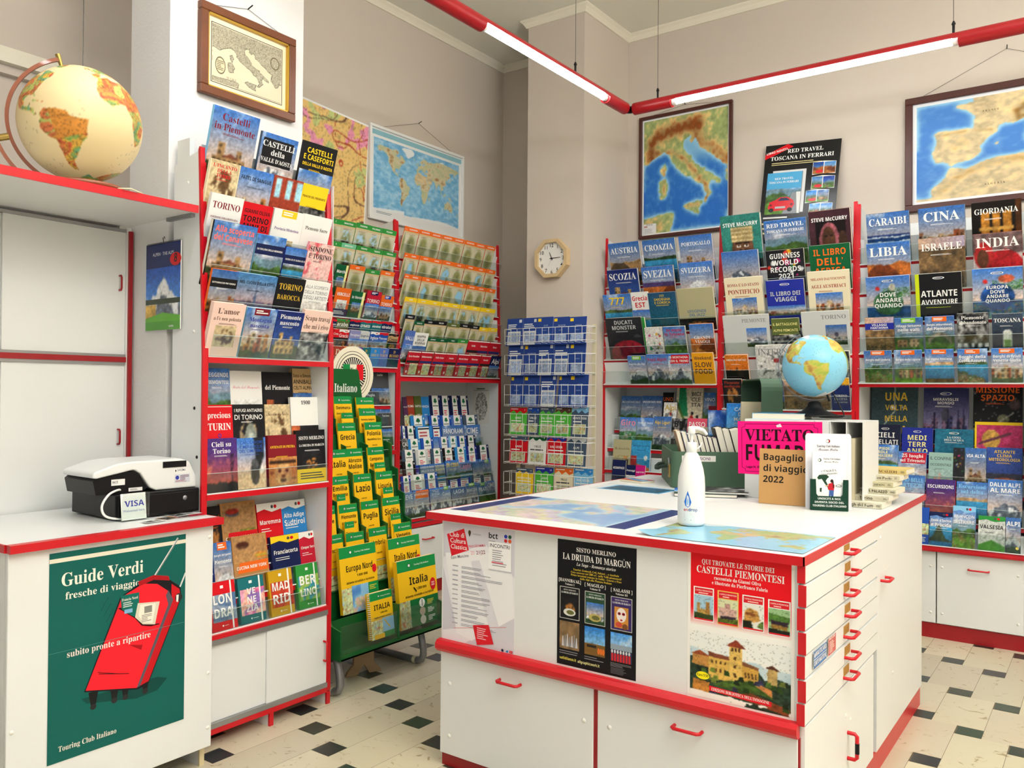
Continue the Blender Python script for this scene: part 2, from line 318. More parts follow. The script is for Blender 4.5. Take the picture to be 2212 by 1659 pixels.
def scene(k, nx, ny, sd=0):
    X, Y = np.meshgrid((np.arange(nx)+.5)/nx, (np.arange(ny)+.5)/ny); N = fbm(nx, ny, sd+3, 3); F = fbm(nx, ny, sd+71, 9, 3); rs = np.random.RandomState(sd+5)
    rnd = rs.rand(ny, nx); L = fbm(nx, 2, sd+9, 4)[0]; J = fbm(nx, 2, sd+13, 10, 3)[0]
    def put(im, m, c): im[m] = c if isinstance(c, np.ndarray) and c.ndim > 1 else np.array(C(c)); return im
    def shade(im, m, c, amt=.5, fld=None): f = (F if fld is None else fld); im[m] = (np.array(C(c))*(1-amt+2*amt*f[..., None]))[m]; return im
    def el(cx, cy, rx, ry): return ((X-cx)/rx)**2+((Y-cy)/ry)**2 < 1
    def sky(a, b, cl=0):
        a, b = [(a, b), ('a4d4f4', '2f84e0'), ('c4dcf0', '4a94e4'), ('4f94e0', '0c2f9c'), ('f0c8a4', '3a74c8'), (a, b), ('7ab8ec', '1244a4')][sd % 7]
        im = mixc(a, b, np.clip(Y*1.3-.3, 0, 1)); return mixc2(im, 'ffffff', np.clip((N-.6)*cl*3.5, 0, .75)) if cl else im
    def mixc2(im, c, t): return im*(1-t[..., None])+np.array(C(c))*t[..., None]
    def rng(im, base, amp, c, amt=.4, jag=.5): m = Y < base+amp*(L-.5)*2+amp*jag*(J-.5); return shade(im, m, c, amt)
    def bld(im, x0, x1, y0, y1, c, win=True):
        m = (X > x0) & (X < x1) & (Y > y0) & (Y < y1); shade(im, m, c, .25)
        if win: w_ = m & (np.floor(X*nx/2.6) % 2 == 0) & (np.floor(Y*ny/3.2) % 2 == 0) & (Y < y1-.03); im[w_] *= .45
        return im
    def spr(im, m, cols, p=.5):
        for i, c in enumerate(cols): q = m & (rnd > i/len(cols)) & (rnd < (i+p)/len(cols)); im[q] = np.array(C(c))*(.7+.6*F[..., None])[q]
        return im
    if k in ('mt', 'mat', 'k2'):
        im = sky('9cc4e4', '2458a8', 1 if sd % 2 else 0); pk = .62 if k != 'mt' else .42+.18*L; r = pk-.55*np.abs(X-(.52 if k == 'mat' else .5))*(1.3 if k != 'mt' else .6)+.13*(J-.5)
        m = Y < r; shade(im, m, '6d7788', .5); sn = m & (Y > r-.20-.2*(F-.5)) & (N+F > (.75 if k == 'mat' else .9)); im[sn] = np.array(C('eef2f6'))*(.8+.3*F[..., None])[sn]
        if k != 'k2': rng(im, .16, .08, '2e4a2a', .6)
        if k == 'mat': shade(im, (Y < .3) & (X < .3), 'c9a24a', .4)
    elif k in ('hl', 'hil', 'fo', 'tos', 'hut', 'vil', 'bri'):
        im = sky('b9d8ee', '3f7fc8', 1); rng(im, .6, .06, '6f8fa0', .3); rng(im, .46, .1, '47692f', .5); rng(im, .26, .08, '5f8f2e' if k != 'fo' else '2b4a22', .5)
        if k in ('hut', 'vil'):
            for i in range(5 if k == 'vil' else 2): x0 = .12+.2*i+.05*rs.rand() if k == 'vil' else .08+.42*i; bld(im, x0, x0+(.15 if k == 'vil' else .36), .15, .36+.1*rs.rand(), ['b98a5a', 'd9b58a', 'a5552f', '8a6a50', 'c77a3e'][i])
        if k == 'bri': m = el(.5, .28, .42, .26) & ~el(.5, .22, .33, .22) & (Y > .2); shade(im, m, '9a8f7c', .4)
        if k == 'hil': spr(im, (Y < .35) & (N > .45), ['d8cdb4', '8a6b4a', '7d3f2c'])
    elif k in ('sea', 'lag', 'coa', 'isl', 'lak', 'wav'):
        im = sky('a8d4f0', '2f78c8', 1); hz = .55; m = Y < hz; im[m] = mixc('1c5f8f' if k != 'wav' else '1f8f8a', '3f9fd0' if k != 'wav' else '15307a', np.clip(Y/hz, 0, 1))[m]; im[m] *= (.8+.4*F[..., None])[m]
        if k in ('sea', 'coa', 'lak'): shade(im, (Y < .3-.35*X+.2*J) | ((Y > hz-.02) & (Y < hz+.06+.1*(L-.5))), '4a5f35' if k != 'lak' else '2c4a2a', .6); spr(im, (Y < .22-.25*X+.15*J), ['c98a5a', 'd9c7a0', '8a4a35'])
        if k == 'isl': shade(im, (Y < .18+.42*np.exp(-((X-.4)/.22)**2)*(.8+.4*J)) & (Y > .12), '3d4a33', .6)
        if k == 'lag': shade(im, (Y > hz-.03) & (Y < hz+.1*L), 'c9a070', .4); shade(im, (Y < .12), '6a5a30', .6)
        if k == 'wav': w_ = m & (np.sin(Y*60+6*N) > .75); im[w_] = C('e6f2f0'); shade(im, Y < .2*(1-X), 'c9b070', .3)
    elif k in ('tw', 'tw2', 'ct', 'cit', 'chi', 'str', 'and', 'win', 'mole', 'arc'):
        dk = k == 'and'; im = sky('cfe2f2', '3a78c0', 1) if not dk else mixc('c0b4d8', '2a2f66', Y)
        if k == 'win':
            im = mixc('8a3220', 'a8452c', F)
            for x0 in (.08, .44, .8): m = (X > x0) & (X < x0+.2) & (Y > .6) & (Y < .95); im[m] = C('9fd0ea')
            spr(im, Y < .3, ['6a2a1c', 'b0603a'])
        elif k == 'arc': im = mixc('1c2432', '3f4f66', Y); m = (np.abs(X-.5) < .16) & (Y < .45) | el(.5, .45, .16, .12); put(im, m, 'dfe4dc'); shade(im, (np.abs(X-.5) < .1) & (Y < .3), '6a9a4a', .4); shade(im, Y < .08, '6a5040', .4)
        elif k == 'mole': im = mixc('f0b8a8', '4f8fd0', np.clip(Y*1.6-.5, 0, 1)); shade(im, Y < .45+.06*(J-.5), '7a6a88', .3); m = (np.abs(X-.5) < .02+.1*np.clip(.62-Y, 0, .3)) & (Y < .9-.0*X); put(im, m, '5f6f92')
        else:
            n = 9
            for i in range(n): x0 = i/n-.03; h = .25+.28*rs.rand() if k != 'chi' else .42+.25*rs.rand()**2; bld(im, x0, x0+.13, .0, h, (['c9a57a', 'b5793f', 'd9c39a', '9a6a4a', 'c9c0b0', 'a8552f'] if not dk and k != 'cit' else ['3a3a6a', '50508a', '8a6a8a'] if dk else ['8a8f8a', '6a706c', 'b0b4b0'])[rs.randint(3 if dk or k == 'cit' else 6)])
            if k in ('ct', 'cit', 'and'): m = el(.5, .52, .1, .12); shade(im, m, 'c9b08a' if k == 'ct' else '55556a', .3)
            if k == 'and':
                for x0 in (.25, .55, .78, .9): shade(im, (np.abs(X-x0) < .035*(1-(Y-.2)/.5)) & (Y < .62), '23234a', .3)
            rng(im, .14, .05, '35502a' if not dk else '4a4a80', .5)
    elif k in ('rk', 'cas', 'sky2', 'pet'):
        im = sky('9cc8ee', '2b62b8', 1) if k == 'rk' else mixc('4a78c0', '16256a', Y) if k == 'cas' else mixc('1a2a62', '1a2a62', Y) if k == 'sky2' else mixc('0c0a08', '171210', Y)
        if k == 'sky2': put(im, Y > .72+.13*np.round(J*5)/5+.1*np.exp(-((X-.55)/.04)**2), 'e0a42a')
        elif k == 'pet':
            for x0 in (.2, .42, .64): shade(im, (X > x0) & (X < x0+.16) & (Y > .12) & (Y < .8), 'c9862f', .5)
            shade(im, (Y > .45) & (Y < .52) & (X > .15) & (X < .85), 'e0a850', .3); shade(im, X > .88, '5a3214', .6); im[(np.abs(X-.5) < .05) & (Y < .4)] *= .3
        else:
            rng(im, .3, .06, '3d4d2c', .6); c_ = 'b08a5c' if k == 'rk' else 'd9b070'
            bld(im, .12, .82, .12, .38, c_); bld(im, .2, .36, .2, .56, c_); bld(im, .62, .74, .2, .5, c_); shade(im, (Y > .38) & (Y < .44-.3*np.abs(X-.5)) & (X > .1) & (X < .85), '7d4632', .3); spr(im, Y < .12, ['22351c', '3f5a2a'])
    elif k in ('des', 'dun', 'ori', 'aut', 'sst', 'ss', 'ngd'):
        if k == 'ori': im = mixc('e0661a', 'f08a2a', Y); shade(im, Y < .45+.1*np.exp(-((X-.5)/.03)**2)+.03*J, '15120f', .3)
        elif k in ('ss', 'sst'):
            im = mixc('e0603a', '4a2f7a', np.clip(Y*1.3, 0, 1)); im = mixc2(im, 'f08a60' if k == 'ss' else 'ffb060', np.clip((F-.5)*3, 0, .8)*(Y < .6)); shade(im, Y < .14+.08*(J), '15121a', .3)
            if k == 'ss': m = (np.abs(X-.82) < .012+.16*np.clip(Y-.25, 0, .3)) & (Y < .7) & (rnd > .45); put(im, m, '1d1524')
        else:
            im = sky('c9dcf0', '3a78c8'); c_ = 'c9702f' if k != 'des' else 'b08a5a'; m = Y < .58+.12*(L-.5)+.0*X; shade(im, m, c_, .35); shade(im, m & (Y < .42+.18*np.sin(X*5+sd)), '7a3a1c' if k != 'des' else '5a4a35', .35); shade(im, Y < .2+.1*np.sin(X*4+1), 'd98a42' if k != 'aut' else '5a3a1c', .4)
            if k == 'aut': shade(im, (Y > .5) & (Y < .62), '4a3a6a', .4); m = np.abs(Y-.18-.1*np.sin(X*4)) < .05; put(im, m, 'b8c4d8')
    elif k in ('ng', 'pot', 'tun', 'cav'):
        im = mixc('121214', '26262c', N); m = el(.5, .42, .3, .3) & (F+N > .85); shade(im, m, 'b5763a' if k == 'ng' else 'a08a6a', .6)
        if k == 'tun': put(im, el(.55, .3, .2, .35), '8f958a'); shade(im, el(.55, .22, .14, .28), 'c9cfc2', .3)
        if k == 'pot': shade(im, el(.5, .55, .22, .3), '3a2418', .6); shade(im, (Y < .4) & (X > .55), '4a5a3a', .5); shade(im, (Y > .6) & (X < .3), 'c8663a', .4)
    elif k in ('bw', 'bw2', 'lio'):
        im = np.repeat(np.clip((F*1.6-.3)+(N-.5)*.8, .05, .95)[..., None], 3, 2)
        if k == 'bw2': put(im, (np.floor(X*9) % 2 == 0) & (np.floor(Y*9) % 3 == 1) & (Y < .45), 'e8e8e8'); shade(im, el(.5, .85, .42, .1), '20222a', .3)
    elif k in ('sp', 'sp2', 'sk', 'rok', 'cot'):
        if k == 'rok': im = mixc('3a2f22', 'b08a5a', np.clip(F*1.3-.1, 0, 1)); m = (Y > .8); im[m] = mixc('c9a58a', 'b0a0b8', X)[m]; spr(im, Y < .25, ['2a241c', '5a4a35', '8a6a3a'])
        else:
            base = {'sp': 'd9c49a', 'sp2': '93b0aa', 'sk': 'efeeea', 'cot': 'b9a884'}[k]; im = mixc(base, base, X); b = el(.5, .45, .4, .38) & (F+.6*N > .78); shade(im, b, {'sp': '5f452a', 'sp2': 'c98a7a', 'sk': '6a6a6a', 'cot': '6a5a3a'}[k], .6)
            if k == 'sk': put(im, el(.55, .6, .08, .06), 'b02f2f')
    elif k in ('mp', 'road'):
        im = mixc('dfe3b8', 'b9cf98', N); im = mixc2(im, 'a8d0e6', (N > .66)*1.0); a = fbm(nx, ny, sd+40, 5, 2); put(im, np.abs(a-.5) < .015, 'd0402a'); b = fbm(nx, ny, sd+60, 7, 2); put(im, np.abs(b-.5) < .013, 'e0b030'); put(im, rnd > .95, '55524a')
    elif k == 'igc': im = mixc('7f96c0', 'c4cede', np.clip(F*1.6-.3, 0, 1))
    elif k in ('spl', 'ab', 'ab2', 'dots'):
        im = mixc('f2f0ea', 'f2f0ea', X) if k != 'ab' else mixc('141418', '2a2a30', N)
        if k == 'ab2': im = mixc('e9b9b4', 'c9404f', (F > .52)*.8*(X < .6)); put(im, (Y < .2), '1d2a5a')
        else:
            for i in range(34 if k == 'ab' else 22): c_ = ['d83a2a', 'e8b020', '2a8a4a', '2a5ab0', 'c02a7a', 'f0f0f0', '20202a'][rs.randint(7)]; r_ = .02+.06*rs.rand(); cx, cy = rs.rand(2); cy = cy*.5 if k == 'spl' else cy; put(im, ((X-cx)**2+((Y-cy)*ny/nx)**2 < r_*r_), c_)
    elif k in ('abl', 'abp', 'abo', 'abg'):
        ps = dict(abl=['6f7f98', '4f6f9a', '8a9ab0'], abp=['e59ab5', 'd8689a', '8a6ab0', 'f0b0a0'], abo=['e86a1c', 'd8402a', 'e84a3a'], abg=['7fc24a', 'a8d060', '3fa0b8'])[k]
        im = np.zeros((ny, nx, 3)); q = np.floor(vnoise(nx, ny, sd+2, 3)*len(ps)*1.2).astype(int) % len(ps)
        for i, c_ in enumerate(ps): im[q == i] = C(c_)
    elif k in ('spa', 'dep2', 'deep', 'clo', 'sat', 'bee'):
        if k == 'spa':
            im = mixc('17181d', '222228', N); put(im, rnd > .985, 'e8e8e8'); shade(im, el(.1, .1, .3, .18), 'b0a870', .4); shade(im, el(.62, .42, .12, .08), '8a8a6a', .4); put(im, (np.abs((Y-.42)-.5*(X-.62)) < .012) & (np.abs(X-.62) < .22), 'b8b8a8'); shade(im, el(.85, .66, .12, .09), '5a4a4a', .5)
        elif k == 'sat': im = mixc('b01f4a', 'e8609a', F); shade(im, Y < .5-.4*X, 'e8e0c8', .3); shade(im, el(.32, .68, .2, .22), 'd8a850', .3); put(im, (np.abs((Y-.7)-.35*(X-.4)) < .03) & (np.abs(X-.4) < .36), '6a3a4a')
        elif k == 'bee': im = mixc('2f4148', '384c52', N); put(im, np.abs(X-.12-.9*np.clip(Y, 0, .55)**1.4) < .012, 'c8cdb8'); shade(im, el(.55, .62, .14, .05) & (F > .45), 'd8d8d8', .4)
        elif k == 'clo': im = mixc('2a3a78', '3a5ab0', Y); shade(im, (Y < .45), '3a3a4a', .3); shade(im, el(.5, .24, .42, .12), 'c9684a', .5)
        else: im = mixc('1f6f86', '2f5f86', Y) if k == 'deep' else mixc('1f5f80', '2a90b0', F); shade(im, Y < .15*(J+.5), '2a3a40' if k == 'deep' else 'c05a4a', .5)
    elif k == 'pt1':
        im = mixc('1f5f58', '3f8f80', F); shade(im, Y < .16, '20201e', .4); shade(im, el(.52, .36, .27, .34), '6a4630', .35); shade(im, el(.52, .16, .22, .2), '1c1512', .4); shade(im, (np.abs(X-.52) < .27) & (Y > .5) & (Y < .78), 'c9b585', .3); shade(im, (np.abs(X-.52) < .28) & (np.floor(Y*26) % 2 == 0) & (Y > .5) & (Y < .78), 'a08a5a', .2); put(im, (np.abs(Y-.42) < .02) & (np.abs(np.abs(X-.52)-.1) < .055), 'e8e0d0'); put(im, (np.abs(Y-.42) < .018) & (np.abs(np.abs(X-.52)-.1) < .022), '15110f'); put(im, (np.abs(Y-.47) < .012) & (np.abs(np.abs(X-.52)-.1) < .08), '1a1210'); shade(im, (np.abs(X-.52) < .035) & (Y > .28) & (Y < .42), '7a543a', .3)
    elif k == 'pt2':
        im = mixc('3a1d24', '54303a', N); shade(im, (np.abs(X-.52) < .36) & (Y < .8), '171013', .3); shade(im, el(.48, .34, .26, .42), 'b0606a', .5); shade(im, el(.46, .42, .16, .26), '5a3828', .3); shade(im, el(.8, .38, .1, .2), '4a3024', .3); put(im, (np.abs(Y-.5) < .02) & (np.abs(np.abs(X-.46)-.07) < .035), '120c0a'); shade(im, (np.abs(Y-.3) < .02) & (np.abs(X-.46) < .06), '7a3030', .2)
    elif k == 'ind': im = mixc('9a8a8a', 'd8d4d0', F); shade(im, Y > .6, '7a6060', .6); shade(im, el(.62, .28, .42, .4), 'b01c24', .4); shade(im, el(.22, .58, .2, .26), 'c02a2a', .4); shade(im, el(.2, .52, .12, .18), '5a3422', .3); shade(im, Y < .2-.15*X, '4a1a3a', .4)
    elif k == 'lion':
        im = mixc('b06a35', 'd8a060', F); shade(im, el(.5, .4, .3, .4), 'd0a068', .3); shade(im, (Y > .78) & (np.abs(X-.5) < .46) & (Y < .9), '3a2418', .4)
        for s_ in (-1, 1): shade(im, el(.5+s_*.13, .52, .055, .045), '2f1d12', .3); shade(im, el(.5+s_*.36, .4, .12, .36) & (F > .5), '7a4a24', .4)
        shade(im, el(.5, .32, .07, .07), '6a4024', .3); shade(im, el(.5, .18, .14, .05), '50301a', .3)
    elif k == 'ang': im = sky('e8f0f6', '6fa8dc', 1); shade(im, (X > .58+.3*(1-Y)*.5) & (X < .95) & (Y > .35) & (X-.55 < Y*.6), '23262a', .5); shade(im, el(.62, .32, .16, .26), '4a4c50', .5); shade(im, el(.55, .5, .07, .07), '5a5c60', .4)
    elif k in ('plg', 'plb'):
        im = sky('bfe0f2', '2a6ab8', 1); shade(im, Y < .35, '1f4f8a', .5); spr(im, (Y > .55) & (Y < .75) & (X > .4), ['2f6a2f', '5a8a3a']); g_ = el(.5, .42, .34, .27); shade(im, g_, '3f6f4a' if k == 'plg' else '1f4a8a', .5); shade(im, (Y < .12), '6a8aa0', .4); shade(im, el(.6, .76, .07, .08), 'd0cbb8', .3); put(im, el(.26, .74, .05, .05), 'c02a2a')
        if k == 'plb': spr(im, (Y < .3) & ~g_, ['c9904a', '2f7f6a', '24508a']); shade(im, el(.68, .78, .16, .08), 'c05a3a', .4)
    elif k == 'duc': im = mixc('1e1f22', '34353a', Y); shade(im, el(.55, .1, .5, .36), '9a1f2f', .4); shade(im, (Y < .14) & (X > .6), '2a2a2e', .4); shade(im, el(.85, .55, .1, .04), '4a4c52', .3)
    elif k in ('bik', 'bk2', 'bik2', 'cart'):
        im = mixc('e4d9bd', 'e4d9bd', X) if k == 'bik' else mixc('b9ae82', 'b9ae82', X) if k == 'bik2' else mixc('3a9ad0', '3a9ad0', X) if k == 'cart' else sky('7fb8e0', '3f7fb0')
        if k == 'bik': put(im, (Y > .35) & (X < .42-.2*(Y-.6)) & (X > .1), '1f8a5a'); shade(im, Y < .75-X*1.3, '5a7a3a', .4); shade(im, Y < .62-X*1.3, 'ded2b4', .1); shade(im, el(.6, .3, .07, .08), 'c0302a', .3); shade(im, el(.82, .24, .06, .07), 'c84a2a', .3); put(im, el(.62, .42, .05, .04), '17171a'); put(im, el(.82, .34, .05, .04), '17171a')
        elif k == 'bk2': rng(im, .55, .05, '3f7a4a', .4); spr(im, (Y > .3) & (Y < .55) & (F > .5), ['e8e04a', 'd83a4a', '4a6ad0', 'e8e8e8'])
        elif k == 'bik2': put(im, el(.78, .82, .14, .1), 'e0882a'); d_ = ((X-.35)/.3)**2+((Y-.22)/.2)**2; put(im, (d_ < 1) & (d_ > .8), 'a83a2a'); shade(im, (X > .85) & (Y < .7), '3a3a2a', .5); spr(im, el(.6, .5, .2, .1) & (F > .5), ['3a4a2a', '3a2a1c'])
        else: shade(im, Y < .3-.2*X, 'd87a3a', .3); shade(im, (Y < .5) & (X < .3) & (Y > .18), 'b83a3a', .3); put(im, el(.78, .42, .09, .09), 'f0f0f0')
    elif k == 'bowl': im = mixc('b98a58', 'c09464', F); shade(im, el(.3, .7, .22, .15), '4a5a6a', .4); shade(im, el(.3, .74, .2, .11), 'b02a1c', .5); shade(im, (Y < .1) & (X > .5), '8a8a3a', .6)
    elif k == 'cup': im = mixc('b98a58', 'c09464', F); shade(im, el(.28, .66, .2, .12), '6a4a3a', .4); shade(im, el(.28, .73, .19, .1), '4a2418', .4); shade(im, el(.85, .2, .22, .12), 'd8862f', .5); put(im, el(.85, .2, .2, .025), 'a8c04a')
    elif k == 'sn2': im = mixc('000000', '000000', X); im[:] = np.nan
    elif k == 'tri': im = mixc('eceeea', 'dfe6e2', Y); m = (Y < .5-.9*np.abs(X-.55)) ; put(im, Y < .32-.35*np.abs(X-.5)-.0*X, '4a9a2a'); put(im, np.abs(Y-(.55-.9*np.abs(X-.45))) < .01, '8a9a8a'); put(im, (np.abs(((X-.82)**2+((Y-.42)*1.5)**2)**.5-.13) < .015), '8f9490')
    else: im = mixc('7a8a98', '9aa8b4', N)
    return np.clip(im*(.78+.44*rnd[..., None])*(.86+.2*((sd*13) % 10)/10), 0, 1)

# ------------------------------------------------------------------ rough coastlines (lon, lat)
WORLD = dict(
 na=[(-168, 66), (-156, 71), (-128, 70), (-110, 68), (-95, 72), (-82, 68), (-86, 62), (-94, 60), (-92, 57), (-82, 55), (-79, 52), (-77, 56), (-78, 62), (-70, 61), (-64, 58), (-56, 52), (-60, 46), (-66, 44), (-70, 42), (-75, 36), (-81, 31), (-80, 25), (-83, 29), (-90, 30), (-97, 27), (-97, 20), (-91, 18), (-87, 21), (-88, 16), (-83, 15), (-83, 10), (-79, 9), (-82, 8), (-87, 13), (-95, 16), (-105, 20), (-110, 24), (-114, 31), (-117, 33), (-124, 40), (-124, 48), (-132, 55), (-145, 60), (-160, 57), (-165, 61)],
 gl=[(-44, 60), (-22, 70), (-18, 77), (-30, 83), (-60, 82), (-72, 78), (-55, 70), (-52, 64)],
 sa=[(-78, 8), (-72, 12), (-62, 10), (-52, 5), (-50, 0), (-44, -3), (-35, -6), (-39, -14), (-41, -22), (-48, -26), (-54, -34), (-58, -38), (-65, -42), (-67, -48), (-69, -54), (-74, -52), (-75, -45), (-73, -37), (-71, -30), (-70, -18), (-76, -14), (-81, -5), (-80, 1), (-77, 5)],
 af=[(-6, 36), (10, 37), (11, 33), (20, 31), (25, 32), (32, 31), (35, 25), (37, 20), (43, 12), (51, 12), (46, 3), (40, -4), (40, -15), (35, -22), (32, -28), (27, -34), (19, -35), (15, -27), (12, -17), (13, -8), (9, 0), (9, 4), (4, 6), (-4, 5), (-8, 4), (-13, 8), (-17, 14), (-17, 21), (-13, 28), (-9, 32)],
 ea=[(-9, 37), (-9, 43), (-2, 43.5), (-1, 46), (-5, 48), (2, 51), (8, 54), (8, 57), (11, 56), (10, 54), (19, 54), (24, 58), (30, 60), (22, 60), (21, 63), (25, 65), (17, 61), (18, 58), (14, 55.5), (11, 59), (5, 59), (5, 62), (12, 66), (20, 70), (28, 71), (41, 67), (33, 66), (44, 66), (55, 69), (68, 69), (73, 72), (85, 74), (104, 78), (113, 74), (140, 73), (160, 70), (180, 69), (178, 65), (170, 60), (162, 57), (157, 51), (156, 58), (162, 62), (155, 59), (142, 59), (136, 54), (141, 52), (140, 48), (132, 43), (128, 39), (129, 35), (126, 35), (125, 39), (121, 39), (118, 38), (122, 37), (120, 34), (122, 30), (118, 24), (110, 21), (108, 18), (109, 12), (105, 9), (100, 13), (100, 8), (104, 2), (101, 3), (98, 8), (98, 16), (94, 17), (91, 22), (87, 21), (80, 15), (80, 10), (77, 8), (73, 17), (72, 21), (67, 25), (57, 26), (51, 28), (48, 30), (51, 25), (56, 26), (60, 22), (55, 17), (45, 13), (43, 14), (39, 21), (35, 28), (34, 31), (36, 36), (30, 36), (27, 37), (26, 40), (30, 41), (41, 41), (38, 45), (39, 47), (34, 46), (31, 46), (28, 43), (28, 41), (24, 41), (23, 37), (20, 40), (19, 42), (13, 45), (13, 44), (16, 42), (18, 40), (17, 39), (16, 38), (15, 41), (10, 44), (7, 43.5), (3, 43), (3, 41.5), (0, 39), (-2, 37), (-5, 36)],
 uk=[(-5, 50), (1, 51), (0, 53), (-2, 56), (-3, 58.5), (-6, 57), (-3, 54), (-5, 52)], ie=[(-10, 52), (-6, 52), (-6, 55), (-9, 54)], ic=[(-24, 65), (-14, 65), (-18, 63.5), (-22, 64)],
 jp=[(130, 32), (136, 34), (140, 36), (142, 40), (145, 43), (141, 45), (140, 40), (136, 36)], au=[(114, -22), (122, -18), (130, -12), (136, -12), (136, -16), (140, -17), (142, -11), (146, -19), (153, -26), (150, -37), (144, -38), (138, -35), (131, -31), (124, -33), (115, -34)],
 nz=[(173, -35), (178, -38), (174, -42), (168, -46), (171, -42), (175, -39)], bo=[(109, 1), (117, 6), (118, 1), (114, -4)], su=[(95, 5), (106, -6), (104, -2), (100, 2)], ng=[(131, -1), (141, -3), (150, -10), (143, -9), (138, -7)], md=[(44, -25), (47, -25), (50, -15), (44, -17)], cu=[(-85, 22), (-75, 20), (-77, 21), (-82, 23)], hi=[(-74, 19), (-69, 19), (-72, 18)], an=[(-180, -72), (-60, -64), (-58, -74), (0, -70), (60, -67), (120, -66), (180, -72), (180, -91), (-180, -91)])
EUR = [(-1.2, 46), (-2.5, 47.3), (-4.7, 48), (-4.5, 48.6), (-1.6, 48.7), (-1.5, 52), (22, 52), (22, 40.5), (20.5, 39), (19.3, 40.3), (19.4, 41.8), (18.5, 42.4), (17.6, 42.9), (16.4, 43.5), (15.2, 44.2), (14.9, 44.9), (14.3, 45.3), (13.9, 44.8), (13.5, 45.1), (13.6, 45.75), (12.5, 45.45), (12.35, 45), (12.4, 44.2), (13.6, 43.5), (14.2, 42.5), (15.3, 41.92), (16.15, 41.85), (15.95, 41.5), (16.9, 41.15), (17.9, 40.65), (18.5, 40.2), (18.35, 39.8), (17.4, 40.3), (16.9, 40.45), (16.6, 39.6), (17.15, 39), (16.55, 38.4), (16.1, 37.95), (15.7, 38), (16.2, 38.75), (15.8, 39.5), (15.6, 40.05), (14.9, 40.3), (14.2, 40.8), (13.7, 41.2), (13, 41.25), (12.2, 41.75), (11.1, 42.4), (10.5, 42.95), (10.3, 43.5), (9.8, 44.05), (8.9, 44.4), (8.2, 44), (7.3, 43.7), (6.2, 43.1), (4.5, 43.4), (3.1, 43.1), (3.1, 41.9), (.8, 40.7), (-.3, 39.5), (.1, 38.7), (-.7, 37.6), (-2.2, 36.8), (-4.4, 36.7), (-5.6, 36), (-6.3, 36.6), (-7.4, 37.2), (-8.8, 37), (-9.4, 38.7), (-8.8, 41), (-8.8, 42), (-9.2, 43.1), (-8, 43.7), (-4, 43.45), (-1.5, 43.4)]
ISL = [[(12.45, 37.9), (13.3, 38.2), (15.6, 38.27), (15.1, 37.4), (15.1, 36.7), (14.3, 36.85), (12.9, 37.55)], [(8.2, 40.9), (9.2, 41.25), (9.75, 40.6), (9.6, 39.2), (8.9, 38.9), (8.4, 39.1)], [(8.6, 42.4), (9.35, 43), (9.5, 42.1), (9.2, 41.4), (8.7, 41.7)], [(2.4, 39.6), (3.1, 39.9), (3.4, 39.6), (3, 39.3)]]
AFR = [(-20, 20), (-20, 29), (-9.6, 30), (-9.8, 31.5), (-6.8, 34), (-5.9, 35.8), (-5.2, 35.75), (-3, 35.2), (-1.2, 35.8), (1, 36.5), (3, 36.85), (6, 36.9), (9.8, 37.3), (11, 37), (10.5, 35.8), (10, 34.2), (11.2, 33.2), (15.2, 32.3), (22, 30.5), (22, 20)]
def world_art(lon, lat, style, sd=1):
    ny, nx = lon.shape; land = np.zeros(lon.shape, bool); F = fbm(nx, ny, sd, 24, 4); N = fbm(nx, ny, sd+5, 6, 3); per = {}
    for k, p in WORLD.items(): m = inpoly(p, lon, lat); land |= m; per[k] = m
    if style == 'antique':
        im = mixc('e6cf9a', 'eedcb0', N); cs = ['d9913f', 'c8603a', 'e0b04a', '8fae5a', '6fae8a', 'c8a04a', 'b8c46a', 'd87a4a']
        q = (np.floor(vnoise(nx, ny, sd+9, 17)*9)+np.floor(vnoise(nx, ny, sd+19, 13)*7)).astype(int) % len(cs); q[per['sa'] & (lat > -18) & (lon > -68)] = 0
        for i, c in enumerate(cs): m = land & (q == i); im[m] = (np.array(C(c))*(.8+.35*F[..., None]))[m]
        im[land & (np.random.RandomState(3).rand(ny, nx) > .86)] *= .55
        e = np.abs(lat) < .35; im[e] = C('c08a4a'); m = ~land & (np.random.RandomState(4).rand(ny, nx) > .985) & (N > .5); im[m] *= .6
    else:
        im = mixc('8fd0ea', '79c2e4', N) if style == 'globe' else mixc('6fb0dc', 'b4dcf0', np.clip(F*2-.6, 0, 1))
        el_ = np.clip(F*1.5-.35+.45*np.exp(-((lon+70+(lat < 0)*0)/5)**2)*(lat < 12)*(lat > -50)+.45*np.exp(-((lon+115+(lat-45)*.5)/8)**2)*(lat > 15)+.6*np.exp(-((lon-86)/14)**2-((lat-33)/6)**2), 0, 1)
        a = mixc('8fae4a' if style == 'globe' else 'b4c096', 'd9c25a' if style == 'globe' else 'dccdac', np.clip(el_*1.5, 0, 1)); b = mixc('c9b25a' if style == 'globe' else 'd0bc94', '9a6a3a' if style == 'globe' else 'a07a50', np.clip(el_*2-1, 0, 1)); el3 = (el_ > (.5 if style == 'globe' else .6))[..., None]
        ld = np.where(el3, b, a); des = (lat > 14) & (lat < 32) & (lon > -18) & (lon < 60); ld[des] = (np.array(C('e3b85a' if style == 'globe' else 'd8c49a'))*(.8+.35*F[..., None]))[des]
        im[land] = ld[land]; ice = land & ((lat > 74) | (lat < -63) | per['gl']); im[ice] = C('e8eef0')
        m = ~land & (np.random.RandomState(4).rand(ny, nx) > .992); im[m] *= .6
    return np.clip(im, 0, 1)
